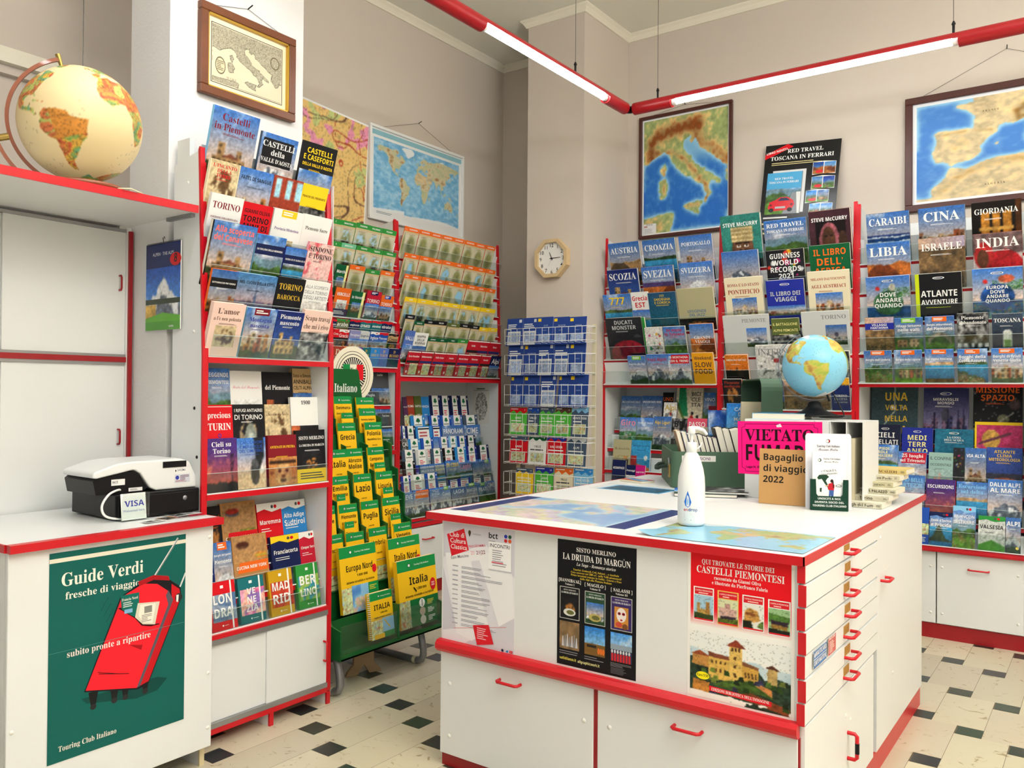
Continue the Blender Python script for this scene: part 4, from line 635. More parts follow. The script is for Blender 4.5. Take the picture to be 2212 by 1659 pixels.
# shelf contents: unit, facing, foot line, foot height, tilt, thickness, kind, row, [(place along the shelf, width, height, cover)]
ROWS = [
('B1','L',-2.9,2.22,16,0.014,'book','top row',[
 (2.028,0.211,0.298,'Castelli|in Piemonte;s;maroon;sky;rk;f;h60'),
 (2.25,0.184,0.258,'CASTELLI|della|VALLE D’AOSTA;s;white;slate;mt;f;D'),
 (2.476,0.216,0.272,'CASTELLI|E CASEFORTI|DELLA VALLE D’AOSTA;b;yellow;black;rk;b;Cred'),
]),
('B1','L',-2.89,2.083,17,0.014,'book','second row',[
 (1.97,0.155,0.225,'L’INCANTO|DELLA|TORRE;s;red;cream;sp;f;Fcream'),
 (2.133,0.164,0.225,'FATTI DI SANGUE;b;black;beige;tw;f;'),
 (2.29,0.152,0.225,'ARCHEO|TORINO;b;white;brick;win;l;'),
 (2.438,0.145,0.224,'TRAVVIE DEL PIEMONTE;b;black;yellow;bw;b;'),
]),
('B1','L',-2.885,1.946,18,0.014,'book','third row',[
 (1.975,0.167,0.229,'TORINO|EDIZIONE STRAORDINARIA;s;maroon;white;sk;n;'),
 (2.133,0.147,0.223,'GIANNI OLIVA|TORINO|ANNI DI;b;black;red;;n;'),
 (2.289,0.157,0.224,'Provincia Misteriosa;s;purple;white;sp;s;Tyellow'),
 (2.448,0.154,0.228,'Piemonte Sacro;s;black;white;sp;s;'),
]),
('B1','L',-2.875,1.809,18,0.014,'book','fourth row',[
 (1.887,0.039,0.26,';b;white;black;ng;f;'),
 (2.011,0.203,0.26,'Alla scoperta|del Canavese;b;salmon;blue;rk;f;'),
 (2.189,0.144,0.238,'LA COLLINA DELLA MEMORIA;b;white;sky;hl;f;Nnavy'),
 (2.329,0.119,0.207,'GUIDA DI SÉ GUIDA DI SÈ;b;white;indigo;sea;f;Nnavy'),
 (2.453,0.143,0.245,'SINDONE|E TORINO;s;black;rose;ab2;f;Bnavy'),
]),
('B1','L',-2.868,1.672,18,0.014,'book','fifth row',[
 (1.964,0.135,0.207,'SOTTOBRACCIO PER TORINO;b;white;orange;tw2;f;Nblack'),
 (2.129,0.192,0.208,'NEL CUORE DELLA CITTÀ;b;black;sky;mole;f;Byellow'),
 (2.294,0.144,0.213,'TORINO|BAROCCA;s;gold;black;ng;n;'),
 (2.437,0.143,0.215,'ALLA SCOPERTA|DELLA TORINO|DEGLI ARTISTI;n;grey;white;spl;b;'),
]),
('B1','L',-2.86,1.535,18,0.02,'book','bottom row of the sloping part',[
 (1.983,0.152,0.215,'L’amor|a l’è nen polenta;s;brown;blush;sp;i;'),
 (2.143,0.147,0.208,'Montagna|nascosta;s;indigo;sky;tw;f;Tmaroon'),
 (2.287,0.137,0.207,'Piemonte|nascosto;s;white;blue;cas;f;'),
 (2.435,0.156,0.223,'Scapa travaj|che mi i rivo;s;brown;blush;bw;b;'),
]),
('B1','L',-2.955,1.25,-5,0.014,'book','back row of the middle shelf',[
 (2.053,0.116,0.241,'LEGGENDE|PIEMONTESI;b;white;blue;fo;f;'),
 (2.192,0.16,0.233,'Fiabe del Piemonte;k;rose;white;sk;n;'),
 (2.353,0.159,0.232,'del Piemonte;s;white;black;pot;n;'),
 (2.517,0.163,0.251,'Sisto e Simone|ANNIBALE|CELTI ALPINI;n;black;tan;rk;b;Fblack'),
]),
('B1','L',-2.908,1.12,-5,0.014,'book','centre row of the middle shelf',[
 (2.028,0.126,0.222,'precious|TURIN;s;white;red;;n;P'),
 (2.172,0.157,0.223,'I RIFUGI ANTIAEREI|DI TORINO;n;white;black;tun;f;'),
 (2.318,0.133,0.222,'Torino Noir;k;brown;tan;sp;f;'),
 (2.485,0.185,0.253,'1900;s;black;white;pot;a;Byellow'),
]),
('B1','L',-2.862,0.998,-4,0.02,'book','front row of the middle shelf',[
 (2.007,0.143,0.212,'Cieli su|Torino;s;white;purple;ss;f;'),
 (2.15,0.141,0.208,'CAPOLAVORI|E MERAVIGLIE|DEL CIMITERO;n;blue;sky;ang;f;'),
 (2.306,0.149,0.214,'ANTENATI DI PIETRA;s;yellow;maroon;lion;b;'),
 (2.468,0.169,0.23,'SISTO MERLINO|LA DRUIDA DI MARGÙN;s;white;black;ng;i;Byellow'),
]),
('B1','L',-2.955,0.66,-10,0.014,'book','back row of the low shelf',[
 (2.055,0.067,0.267,'Golosi;s;orange;black;ng;f;'),
 (2.179,0.172,0.273,'CUCINA MAROCCO;b;white;kraft;bowl;k;Rred'),
 (2.333,0.13,0.252,'Maremma;b;white;red;sn2;n;Wwhite'),
 (2.467,0.134,0.251,'Alto Adige|Südtirol;b;white;azure;sn2;n;Wwhite'),
]),
('B1','L',-2.912,0.555,-10,0.02,'book','centre row of the low shelf',[
 (2.065,0.088,0.229,'Borghi del gusto|Piemonte;b;white;blue;mt;f;Torange'),
 (2.201,0.173,0.24,'CUCINA NEW YORK;b;white;kraft;cup;k;Rorange'),
 (2.381,0.152,0.215,'Franciacorta;b;white;navy;sn2;n;Wyellow'),
 (2.525,0.129,0.214,'Cinque Terre;b;white;crimson;sn2;n;Wwhite'),
]),
('B1','L',-2.87,0.445,-10,0.018,'notebook','front row of the low shelf',[
 (2.033,0.117,0.19,'LON|DRA;b;white;red;abl;m;E'),
 (2.172,0.126,0.185,'VE|NE|ZIA;b;white;teal;abp;m;E'),
 (2.32,0.123,0.189,'MAD|RID;b;white;mustard;abo;m;E'),
 (2.469,0.121,0.189,'BER|LINO;b;white;green;abg;m;E'),
]),
('A','L',-3.86,2.235,18,0.004,'folded_map','top row',[
 (3.431,0.089,0.212,'F;card;green'),
 (3.537,0.119,0.215,'MANTOVA;card;green;dome'),
 (3.659,0.12,0.219,'PADOVA;card;green;dome'),
 (3.77,0.097,0.219,'PALERMO;card;green;dome'),
 (3.885,0.129,0.219,'PESARO;card;green'),
]),
('A','L',-3.86,2.11,18,0.004,'folded_map','second row',[
 (3.436,0.09,0.201,'S;card;green'),
 (3.542,0.119,0.203,'SIRACUSA;card;mint;dome'),
 (3.665,0.121,0.204,'TRENTO;card;green;dome'),
 (3.782,0.108,0.202,'TRIESTE;card;green;dome'),
 (3.896,0.117,0.202,'VERONA;card;green;dome'),
]),
('A','L',-3.855,1.985,18,0.005,'folded_map','third row',[
 (3.489,0.092,0.191,'Marche;b;white;dgreen;rk;i;Ylyellow'),
 (3.613,0.124,0.202,'ASTI;card;orange'),
 (3.743,0.119,0.191,'ASTI;card;green;red'),
 (3.879,0.122,0.199,'BIELLA;card;orange'),
]),
('A','L',-3.855,1.86,18,0.006,'folded_map','fourth row',[
 (3.507,0.123,0.175,'VERCELLI;b;white;orange;sk;i;Bnavy'),
 (3.633,0.114,0.166,'in Vercelli;b;white;dgreen;rk;i;Ylyellow'),
 (3.766,0.124,0.182,'TORINO;n;white;crimson;mt;b;Tnavy'),
 (3.892,0.112,0.166,'TORINO;n;white;orange;rk;b;Tblue'),
]),
('A','L',-3.852,1.75,18,0.012,'phrasebook','fifth row',[
 (3.452,0.04,0.088,'russo;b;white;navy;;n;Wred'),
 (3.525,0.106,0.094,'arabo;b;white;olive;;n;Wgreen'),
 (3.623,0.09,0.098,'ungherese;b;white;navy;;n;Wred'),
 (3.716,0.096,0.101,'croato;b;white;teal;;n;Wred'),
 (3.81,0.088,0.103,'olandese;b;white;teal;;n;Wred'),
 (3.903,0.096,0.106,'ebraico;b;white;navy;;n;Wred'),
]),
('A','L',-3.848,1.665,18,0.02,'phrasebook','sixth row',[
 (3.46,0.044,0.114,'Creta;n;white;red;ng;b;'),
 (3.525,0.082,0.115,'Grecia;n;white;red;ng;b;Wwhite'),
 (3.615,0.088,0.116,'Portoghese;n;white;lilac;tw;b;'),
 (3.702,0.081,0.116,'Spagnolo;n;navy;lgrey;tw;b;'),
 (3.784,0.077,0.117,'Inglese;n;white;blue;tw;b;Wwhite'),
 (3.865,0.08,0.118,'Francese;n;white;blue;tw;b;Wred'),
 (3.954,0.089,0.115,'Cinese;n;black;tan;ng;b;Wblack'),
]),
('A','L',-3.845,1.56,14,0.03,'dictionary','bottom row',[
 (3.477,0.09,0.114,'D;s;cream;brick;;n;'),
 (3.558,0.071,0.116,'D;s;cream;orange;;n;'),
 (3.638,0.085,0.117,'D;s;cream;purple;;n;'),
 (3.717,0.07,0.118,'D|CROATO;s;gold;teal;;n;'),
 (3.793,0.082,0.12,'D|GRECO;s;gold;azure;;n;'),
 (3.876,0.082,0.121,'D|TURCO;s;gold;periwinkle;;n;'),
 (3.967,0.1,0.122,'D|RUSSO;s;gold;navy;;n;'),
]),
('A','L',-3.9,1.31,-6,0.02,'book','low shelf topmost tier',[
 (3.932,0.165,0.219,'Lazio;b;white;dgrey;tw;a;'),
]),
('A','L',-3.885,1.17,-6,0.02,'book','low shelf middle tier',[
 (3.84,0.15,0.227,'Puglia;b;white;dgrey;tw;a;'),
 (3.98,0.126,0.222,'Sardegna;b;white;dgrey;sea;a;'),
]),
('A','L',-3.868,1.045,-6,0.02,'book','low shelf bottom tier',[
 (3.976,0.171,0.215,'Torino;b;white;dgrey;rk;a;Bdgreen'),
]),
('Bk','L',-3.87,2.298,18,0.004,'folded_map','top orange row',[
 (4.042,0.061,0.21,'ALESSANDRIA;card;orange'),
 (4.131,0.112,0.21,'ALESSANDRIA;card;orange'),
 (4.249,0.116,0.211,'ALESSANDRIA;card;orange'),
 (4.366,0.111,0.211,'ALESSANDRIA;card;orange'),
 (4.485,0.12,0.211,'ALESSANDRIA;card;orange'),
 (4.611,0.123,0.212,'ALESSANDRIA;card;orange'),
 (4.737,0.122,0.212,'ALESSANDRIA;card;orange'),
 (4.862,0.12,0.212,'ALESSANDRIA;card;orange'),
 (4.982,0.112,0.213,'ALESSANDRIA;card;orange'),
]),
('Bk','L',-3.868,2.124,18,0.004,'folded_map','second orange row',[
 (4.043,0.061,0.206,'CUNEO;card;orange'),
 (4.133,0.112,0.206,'COMO;card;orange;lake'),
 (4.251,0.116,0.206,'LECCO;card;orange'),
 (4.368,0.111,0.206,'CUNEO;card;orange'),
 (4.487,0.12,0.207,'COMO;card;orange;lake'),
 (4.612,0.123,0.207,'LECCO;card;orange'),
 (4.739,0.122,0.207,'CUNEO;card;orange'),
 (4.864,0.12,0.207,'COMO;card;orange;lake'),
 (4.984,0.112,0.207,'LECCO;card;orange'),
]),
('Bk','L',-3.866,1.983,18,0.004,'folded_map','third orange row',[
 (4.05,0.076,0.207,'NOVARA;card;orange'),
 (4.15,0.119,0.207,'NUORO;card;orange'),
 (4.272,0.117,0.206,'PISA;card;orange;lake'),
 (4.394,0.121,0.206,'NOVARA;card;orange'),
 (4.518,0.119,0.206,'NUORO;card;orange'),
 (4.639,0.116,0.205,'PISA;card;orange;lake'),
 (4.757,0.113,0.205,'NOVARA;card;orange'),
 (4.872,0.109,0.205,'NUORO;card;orange'),
 (4.986,0.11,0.204,'PISA;card;orange;lake'),
]),
('Bk','L',-3.862,1.83,18,0.004,'folded_map','yellow row',[
 (4.028,0.036,0.207,'ISCHIA;card;yellow;lake'),
 (4.105,0.111,0.207,'ELBA;card;yellow;lake'),
 (4.223,0.119,0.206,'CAPRI;card;yellow;dome'),
 (4.347,0.122,0.206,'RODI;card;yellow;lake'),
 (4.461,0.099,0.206,'MALTA;card;yellow'),
 (4.566,0.103,0.206,'ISCHIA;card;yellow;lake'),
 (4.676,0.109,0.206,'ELBA;card;yellow;lake'),
 (4.792,0.115,0.206,'CAPRI;card;yellow;dome'),
 (4.945,0.184,0.205,'RODI;card;yellow;lake'),
]),
('Bk','L',-3.858,1.7,18,0.005,'folded_map','fifth row',[
 (4.067,0.127,0.221,'FRIULI;card;black;orange'),
 (4.194,0.089,0.183,'MARCHE;card;dgreen'),
 (4.294,0.111,0.199,'LAZIO;card;black'),
 (4.413,0.12,0.201,'MOLISE;card;black'),
 (4.547,0.133,0.194,'UMBRIA;card;olive'),
 (4.677,0.127,0.2,'PUGLIA;card;black'),
 (4.792,0.098,0.197,'SICILIA;card;black'),
 (4.899,0.101,0.188,'CRETA;card;yellow;lake'),
 (5.007,0.111,0.192,'CIPRO;card;yellow'),
]),
('Bk','L',-3.854,1.595,18,0.006,'folded_map','sixth row',[
 (4.069,0.127,0.219,'VALLI;n;white;periwinkle;mt;b;'),
 (4.206,0.134,0.212,'MAPPA|DELLA|RISERVA;b;black;white;sea;b;'),
 (4.324,0.096,0.185,'VITERBO;card;dgreen'),
 (4.427,0.103,0.184,'RIETI;card;dgreen'),
 (4.535,0.109,0.188,'TERNI;card;dgreen'),
 (4.65,0.117,0.191,'GARDA;card;green;lake'),
 (4.779,0.128,0.189,'Valle;red'),
 (4.908,0.121,0.19,'Monviso;red'),
 (5.039,0.133,0.189,'Rosa;red'),
]),
('Bk','L',-3.85,1.51,18,0.006,'folded_map','bottom red row',[
 (4.142,0.121,0.167,'Gran Paradiso;red'),
 (4.274,0.12,0.168,'Valtournenche;red'),
 (4.404,0.123,0.167,'Valle Susa;red'),
 (4.534,0.12,0.168,'Aosta;red'),
 (4.666,0.125,0.168,'Monte Rosa;red'),
 (4.801,0.129,0.17,'Monviso;red'),
 (4.93,0.116,0.169,'Ossola;red'),
 (5.056,0.118,0.169,'Alpi;n;white;navy;mt;b;'),
]),
('Bk','L',-4.03,1.06,-8,0.006,'hiking_map','back tier of the lower shelf',[
 (4.332,0.044,0.303,'MILANO;n;white;plum;mp;b;'),
 (4.392,0.068,0.31,'ROMA;n;white;brick;mp;b;'),
 (4.466,0.074,0.31,'NAPOLI;n;white;olive;mp;b;'),
 (4.547,0.085,0.305,'VENEZIA;n;white;azure;sea;b;'),
 (4.654,0.117,0.314,'tree;navy'),
 (4.771,0.111,0.313,'tree;navy'),
 (4.879,0.097,0.313,'tree;navy'),
 (4.989,0.113,0.311,'tree;navy'),
]),
('Bk','L',-4.0,0.96,-8,0.006,'hiking_map','second tier of the lower shelf',[
 (4.431,0.15,0.269,'tree;azure'),
 (4.616,0.118,0.267,'tree;blue'),
 (4.739,0.121,0.266,'tree;blue'),
 (4.87,0.13,0.265,'tree;periwinkle'),
 (5.029,0.178,0.263,'tree;slate'),
]),
('Bk','L',-3.975,0.9,-8,0.006,'hiking_map','third tier of the lower shelf',[
 (4.257,0.035,0.262,'tree;indigo'),
 (4.329,0.101,0.259,'tree;navy'),
 (4.469,0.173,0.255,'tree;azure;s'),
 (4.61,0.103,0.253,'tree;blue;s'),
 (4.792,0.254,0.251,'PANORAMI;n;white;slate;mt;f;'),
 (5.024,0.195,0.247,'CIME;n;white;slate;hl;f;'),
]),
('Bk','L',-3.945,0.84,-8,0.006,'hiking_map','fourth tier of the lower shelf',[
 (4.236,0.06,0.236,'CAI;n;white;dgrey;bw;f;'),
 (4.332,0.127,0.229,'tree;azure'),
 (4.465,0.132,0.231,'tree;blue'),
 (4.564,0.057,0.235,';n;white;slate;mt;f;'),
 (4.649,0.108,0.232,'tree;periwinkle'),
 (4.754,0.093,0.231,'tree;sky'),
 (4.855,0.101,0.23,'tree;blue'),
 (4.966,0.114,0.23,'tree;navy'),
]),
('Bk','L',-3.92,0.78,-8,0.006,'hiking_map','fifth tier of the lower shelf',[
 (4.246,0.133,0.218,'tree;slate'),
 (4.382,0.132,0.213,'tree;lgrey'),
 (4.539,0.121,0.214,'tree;slate'),
 (4.671,0.135,0.21,'tree;black'),
 (4.807,0.13,0.211,'tree;azure'),
 (4.942,0.129,0.211,'tree;indigo'),
 (5.081,0.14,0.213,'tree;navy'),
]),
('Bk','L',-3.9,0.7,-8,0.01,'guidebook','sixth tier of the lower shelf',[
 (4.23,0.125,0.221,'tree;black'),
 (4.313,0.038,0.185,'VAL;n;white;indigo;;n;'),
 (4.414,0.157,0.188,'A PIEDI IN BASSA|VALLE DI SUSA;b;white;teal;mt;f;'),
 (4.551,0.109,0.186,'DISCESE|PONENTE;b;lyellow;azure;sea;f;'),
 (4.69,0.155,0.201,'IN CIMA;b;yellow;blue;hl;f;'),
 (4.842,0.148,0.176,'Laghi;b;rose;sky;sea;f;'),
 (4.983,0.125,0.174,';n;white;slate;mt;f;'),
 (5.107,0.116,0.179,';n;white;azure;hl;f;Tlime'),
]),
('Bk','L',-3.88,0.62,-8,0.006,'hiking_map','seventh tier of the lower shelf',[
 (4.176,0.092,0.206,'tree;indigo'),
 (4.296,0.14,0.206,'tree;lgrey'),
 (4.435,0.129,0.207,'tree;blue'),
 (4.555,0.122,0.142,'tree;slate;s'),
 (4.68,0.116,0.143,'tree;indigo;s'),
 (4.808,0.131,0.144,'tree;indigo;s'),
 (4.955,0.121,0.145,'tree;slate;s'),
 (5.088,0.129,0.144,'tree;slate;s'),
]),
('Bk','L',-3.86,0.54,-8,0.012,'guidebook','front tier of the lower shelf',[
 (4.165,0.118,0.174,'NEVE;n;white;slate;mt;f;'),
 (4.309,0.157,0.183,'MONTE BIANCO;b;white;blue;mt;f;Rorange'),
 (4.457,0.129,0.181,'VALLE|DI SUSA;n;white;indigo;mt;f;'),
 (4.574,0.097,0.182,'Cuneo;n;white;azure;mt;f;Tlime'),
 (4.71,0.169,0.162,'LAGHI;n;white;navy;mt;f;'),
 (4.869,0.135,0.181,'BIVACCHI;n;white;lgrey;mt;f;Tlime'),
 (4.996,0.112,0.174,'PRATI;n;white;azure;hl;f;Tlime'),
 (5.127,0.14,0.178,'CIME;n;white;brown;hl;f;'),
]),
('K','R',4.78,1.73,-6,0.005,'trail_map','top basket',[
 (-3.446,0.133,0.194,'igc;grey;s'),
 (-3.317,0.118,0.194,'igc;grey;s'),
 (-3.189,0.129,0.194,'igc;yellow'),
 (-3.059,0.126,0.189,'igc;yellow'),
 (-2.924,0.134,0.184,'igc;yellow'),
]),
('K','R',4.78,1.515,-6,0.005,'trail_map','second basket',[
 (-3.435,0.133,0.229,'igc;grey;s'),
 (-3.308,0.115,0.225,'igc;yellow'),
 (-3.183,0.129,0.227,'igc;grey;s'),
 (-3.054,0.123,0.225,'igc;grey;s'),
 (-2.925,0.124,0.223,'igc;yellow'),
]),
('K','R',4.78,1.3,-6,0.005,'trail_map','third basket',[
 (-3.426,0.108,0.22,'igc;yellow'),
 (-3.302,0.129,0.221,'igc;yellow'),
 (-3.159,0.131,0.225,'igc;white;s'),
 (-3.032,0.089,0.224,'igc;yellow'),
 (-2.913,0.144,0.225,'igc;yellow'),
]),
('K','R',4.78,1.105,-6,0.005,'trail_map','fourth basket',[
 (-3.408,0.145,0.187,'zig;red;lgreen;7'),
 (-3.282,0.099,0.191,'zig;blue;slate;2'),
 (-3.166,0.122,0.192,'zig;slate;lgreen;3'),
 (-3.037,0.128,0.195,'zig;brown;lgreen;4'),
 (-2.901,0.127,0.202,'zig;sky;slate;6'),
]),
('K','R',4.78,0.9,-6,0.005,'trail_map','fifth basket',[
 (-3.403,0.152,0.194,'zig;slate;red;7'),
 (-3.245,0.147,0.203,'zig;dgreen;white;8'),
 (-3.088,0.154,0.209,'zig;indigo;red;9'),
 (-2.93,0.153,0.21,'zig;lgrey;slate;10'),
]),
('K','R',4.78,0.69,-4,0.005,'trail_map','bottom basket',[
 (-3.348,0.144,0.177,'zig;slate;yellow;11'),
 (-3.185,0.147,0.193,'zig;indigo;lgreen;12'),
 (-3.024,0.145,0.197,'zig;orange;cream;14'),
 (-2.872,0.145,0.203,'zig;azure;sky;15'),
]),
('R3','R',5.355,2.175,17,0.02,'book','top row',[
 (-2.84,0.244,0.312,'AUSTRIA;s;white;blue;des;f;'),
 (-2.569,0.246,0.309,'CROAZIA;s;white;teal;lak;f;'),
 (-2.296,0.237,0.308,'PORTOGALLO;s;white;indigo;rk;f;'),
]),
('R3','R',5.35,2.006,17,0.02,'book','second row',[
 (-2.85,0.243,0.289,'SCOZIA;s;white;blue;cas;f;'),
 (-2.578,0.241,0.29,'SVEZIA;s;white;plum;aut;f;'),
 (-2.292,0.242,0.294,'SVIZZERA;s;white;blue;mat;f;'),
]),
('R3','R',5.345,1.837,18,0.018,'book','third row',[
 (-2.889,0.221,0.283,'777;b;yellow;blue;sea;f;'),
 (-2.709,0.132,0.287,'Grecia|EST;b;red;white;sea;b;'),
 (-2.537,0.208,0.275,'777|SARDEGNA|E CORSICA;n;yellow;steel;deep;f;'),
 (-2.291,0.269,0.289,'LEGGENDE|DEL JAZZ;n;steel;khaki;ng;j;'),
]),
('R3','R',5.34,1.646,18,0.018,'book','fourth row',[
 (-2.829,0.285,0.304,'DUCATI|MONSTER;b;lgrey;dgrey;duc;f;'),
 (-2.673,0.02,0.299,';n;white;green;;n;'),
 (-2.604,0.134,0.224,'VIAGGI|IN MOTO;b;black;lgrey;dots;d;'),
 (-2.45,0.162,0.225,'In moto|in Toscana;b;crimson;lgrey;hl;f;'),
 (-2.242,0.185,0.235,'GRANDI|VIAGGI;s;white;orange;dun;g;'),
]),
('R3','R',5.335,1.468,18,0.018,'book','fifth row',[
 (-2.733,0.141,0.205,'Intorno alle Alpi;n;white;blue;mt;f;Tlime'),
 (-2.577,0.161,0.214,'Passi Alpini;b;crimson;indigo;mt;f;'),
 (-2.414,0.16,0.214,'IN MONTAGNA|CON IL TRENO;b;white;blue;mt;f;Rred'),
 (-2.24,0.154,0.217,'Weekend|SLOW|FOOD;b;brown;amber;;v;'),
]),
('R3','R',5.5,1.13,-8,0.015,'book','back row of the lower shelf',[
 (-2.902,0.167,0.25,'MOUNTAIN BIKE;n;lgrey;slate;hl;f;'),
 (-2.733,0.167,0.253,'MOUNTAIN BIKE;b;white;blue;mt;f;'),
 (-2.606,0.085,0.28,'UNO;n;orange;brown;ng;f;'),
 (-2.442,0.201,0.315,'BICI|CLE|TTA;n;black;cream;bik;r;'),
 (-2.29,0.086,0.281,'VINO;n;white;olive;hl;f;'),
]),
('R3','R',5.45,1.13,-8,0.01,'book','lower shelf before the bicycle book',[
 (-2.562,0.1,0.208,'Alpi;n;gold;plum;sk;f;'),
 (-2.248,0.055,0.188,'Langhe|in bici;n;white;maroon;;n;'),
]),
('R3','R',5.4,1.0,-8,0.015,'book','third row of the lower shelf',[
 (-2.872,0.134,0.226,'Giro;b;rose;green;bk2;f;'),
 (-2.736,0.134,0.226,'WESTERN TRAILS;s;white;azure;hl;f;'),
 (-2.6,0.137,0.238,'Alpi Liguri;n;yellow;sky;mt;f;'),
 (-2.47,0.117,0.227,'BN;b;black;white;bw;f;'),
 (-2.338,0.143,0.231,'PASSO|PASSO CISA;n;white;coral;;n;'),
 (-2.233,0.062,0.233,'VALLE;n;white;teal;fo;f;'),
]),
('R3','R',5.36,0.845,-8,0.015,'book','second row of the lower shelf',[
 (-2.897,0.144,0.219,'La bicicletta;k;brown;khaki;bik2;n;'),
 (-2.748,0.15,0.22,'Amare la bicicletta;k;navy;azure;cart;f;'),
]),
('R3','R',5.32,0.72,-8,0.012,'book','front row of the lower shelf',[
 (-2.9,0.108,0.198,'KOMPASS;b;white;navy;;n;Bred'),
 (-2.803,0.073,0.166,'Paesaggi;b;white;navy;spl;b;'),
 (-2.727,0.074,0.169,'Lupi in bici;b;white;magenta;;n;'),
]),
('R4','R',5.36,2.236,16,0.035,'book','top row',[
 (-1.998,0.292,0.35,'STEVE McCURRY;b;white;teal;pt1;f;'),
 (-1.698,0.267,0.287,'RED TRAVEL|TOSCANA IN FERRARI;s;white;azure;tos;f;'),
 (-1.412,0.266,0.313,'STEVE McCURRY;b;white;maroon;pt2;f;'),
]),
('R4','R',5.355,2.058,16,0.025,'book','second row',[
 (-1.99,0.244,0.29,'K2;n;white;blue;k2;e;'),
 (-1.697,0.239,0.272,'GUINNESS|WORLD|RECORDS|2021;b;white;black;ab;v;'),
 (-1.418,0.247,0.278,'IL LIBRO|DELL’|AFRICA;b;orange;dgreen;;v;'),
]),
('R4','R',5.35,1.853,17,0.03,'book','third row',[
 (-1.96,0.251,0.319,'ROMA E LO STATO|PONTIFICIO;s;brick;cream;ct;i;'),
 (-1.692,0.238,0.285,'IL LIBRO DEI|VIAGGI;b;lgrey;indigo;tw;h;L'),
 (-1.422,0.25,0.32,'MILANO DAI VISCONTI|AGLI AUSTRIACI;s;brick;cream;ct;i;'),
]),
('R4','R',5.345,1.652,17,0.02,'book','fourth row',[
 (-1.944,0.304,0.273,'PIEMONTE;s;grey;lgrey;mt;p;'),
 (-1.69,0.176,0.24,'IL BATTAGLIONE|ALPINI PIEMONTE;n;lyellow;olive;bw;b;'),
 (-1.431,0.308,0.274,'TORINO;s;grey;lgrey;cit;p;'),
]),
('R4','R',5.34,1.471,17,0.02,'book','fifth row',[
 (-2.011,0.154,0.194,'AMERICAN VERTIGO;n;white;orange;ori;f;'),
 (-1.758,0.239,0.254,'INTERNI;s;grey;lgrey;sk;f;'),
 (-1.308,0.07,0.204,'NOTE;s;black;white;bw;f;'),
]),
('R4','R',5.335,1.306,16,0.02,'book','sixth row',[
 (-2.037,0.13,0.199,'Piemonte|medievale;s;brick;navy;ng;f;'),
 (-1.907,0.127,0.194,'Medioevo|e arte|in Piemonte;b;white;black;pot;f;'),
 (-1.77,0.138,0.196,'LA SACRA;s;brown;tan;cas;f;'),
 (-1.56,0.275,0.189,'ROCCE;n;brown;tan;rok;f;'),
 (-1.344,0.131,0.205,'TORINO|LA CITTÀ|E GLI SCRITTORI;s;lgrey;navy;sky2;o;'),
]),
('R4','R',5.42,0.95,-8,0.03,'book','lower shelf',[
 (-2.098,0.136,0.3,'WONDERS|ON EARTH;s;white;navy;;n;'),
]),
('R5','R',5.36,2.201,16,0.02,'book','top row',[
 (-1.088,0.236,0.292,'CARAIBI;s;white;navy;wav;f;'),
 (-0.802,0.24,0.291,'CINA;s;white;steel;chi;f;'),
 (-0.529,0.24,0.289,'GIORDANIA;s;white;black;pet;f;'),
]),
('R5','R',5.355,2.022,16,0.02,'book','second row',[
 (-1.084,0.237,0.291,'LIBIA;s;white;azure;dun;f;'),
 (-0.8,0.239,0.295,'ISRAELE;s;white;brown;rok;f;'),
 (-0.522,0.237,0.291,'INDIA;s;white;maroon;ind;f;'),
]),
('R5','R',5.347,1.839,16,0.03,'book','third row',[
 (-1.085,0.239,0.274,'DOVE|ANDARE|QUANDO;b;white;blue;plg;c;L'),
 (-0.814,0.235,0.273,'ATLANTE|AVVENTURE;b;white;black;;c;LS'),
 (-0.522,0.242,0.279,'EUROPA|DOVE|ANDARE|QUANDO;b;white;steel;plb;c;L'),
]),
('R5','R',5.34,1.655,15,0.016,'book','fourth row',[
 (-1.132,0.16,0.215,'VILLAGGI|FANTASMA;b;white;brown;rok;f;Nindigo'),
 (-0.974,0.152,0.205,'Villaggi fantasma|nelle valli;b;white;azure;hut;f;Tlime'),
 (-0.81,0.15,0.206,'Borghi abbandonati|del Piemonte;b;white;blue;bri;f;Torange'),
 (-0.643,0.154,0.217,'Piemonte|abbandonato;s;white;dgrey;bw2;f;'),
 (-0.474,0.146,0.206,'TOSCANA;s;white;slate;arc;f;'),
]),
('R5','R',5.335,1.477,14,0.016,'book','fifth row',[
 (-1.14,0.154,0.194,'Borghi dell’Umbria;b;white;slate;hil;f;Torange'),
 (-0.976,0.149,0.193,'Borghi della Liguria;b;white;azure;vil;f;Torange'),
 (-0.811,0.148,0.194,'La costa toscana;b;white;blue;lag;f;Torange'),
 (-0.644,0.149,0.192,'Borghi della|Costa Azzurra;b;white;azure;coa;f;Torange'),
 (-0.476,0.149,0.192,'Borghi di Friuli|Venezia Giulia;b;white;azure;str;f;Torange'),
]),
('R5','R',5.6,1.11,-5,0.02,'book','back row of the lower shelf',[
 (-1.11,0.269,0.352,'UNA|VOLTA|NELLA|VITA;b;gold;slate;bee;q;'),
 (-0.823,0.243,0.337,'MERAVIGLIE|MONDO;b;white;indigo;and;f;L'),
 (-0.551,0.25,0.369,'MISSIONE|SPAZIO;b;orange;black;spa;f;'),
]),
('R5','R',5.53,0.96,-6,0.018,'book','fourth row of the lower shelf',[
 (-1.149,0.177,0.26,'CIELI|STELLATI;b;white;ink;;n;L'),
 (-0.968,0.171,0.246,'MEDI|TERR|ANEO;b;lyellow;indigo;;w;L'),
 (-0.768,0.204,0.243,'LA GIOIA|DELL’ACQUA;s;white;teal;dep2;f;L'),
 (-0.54,0.24,0.291,'GRANDE|SPAZIO;b;white;yellow;sat;u;'),
]),
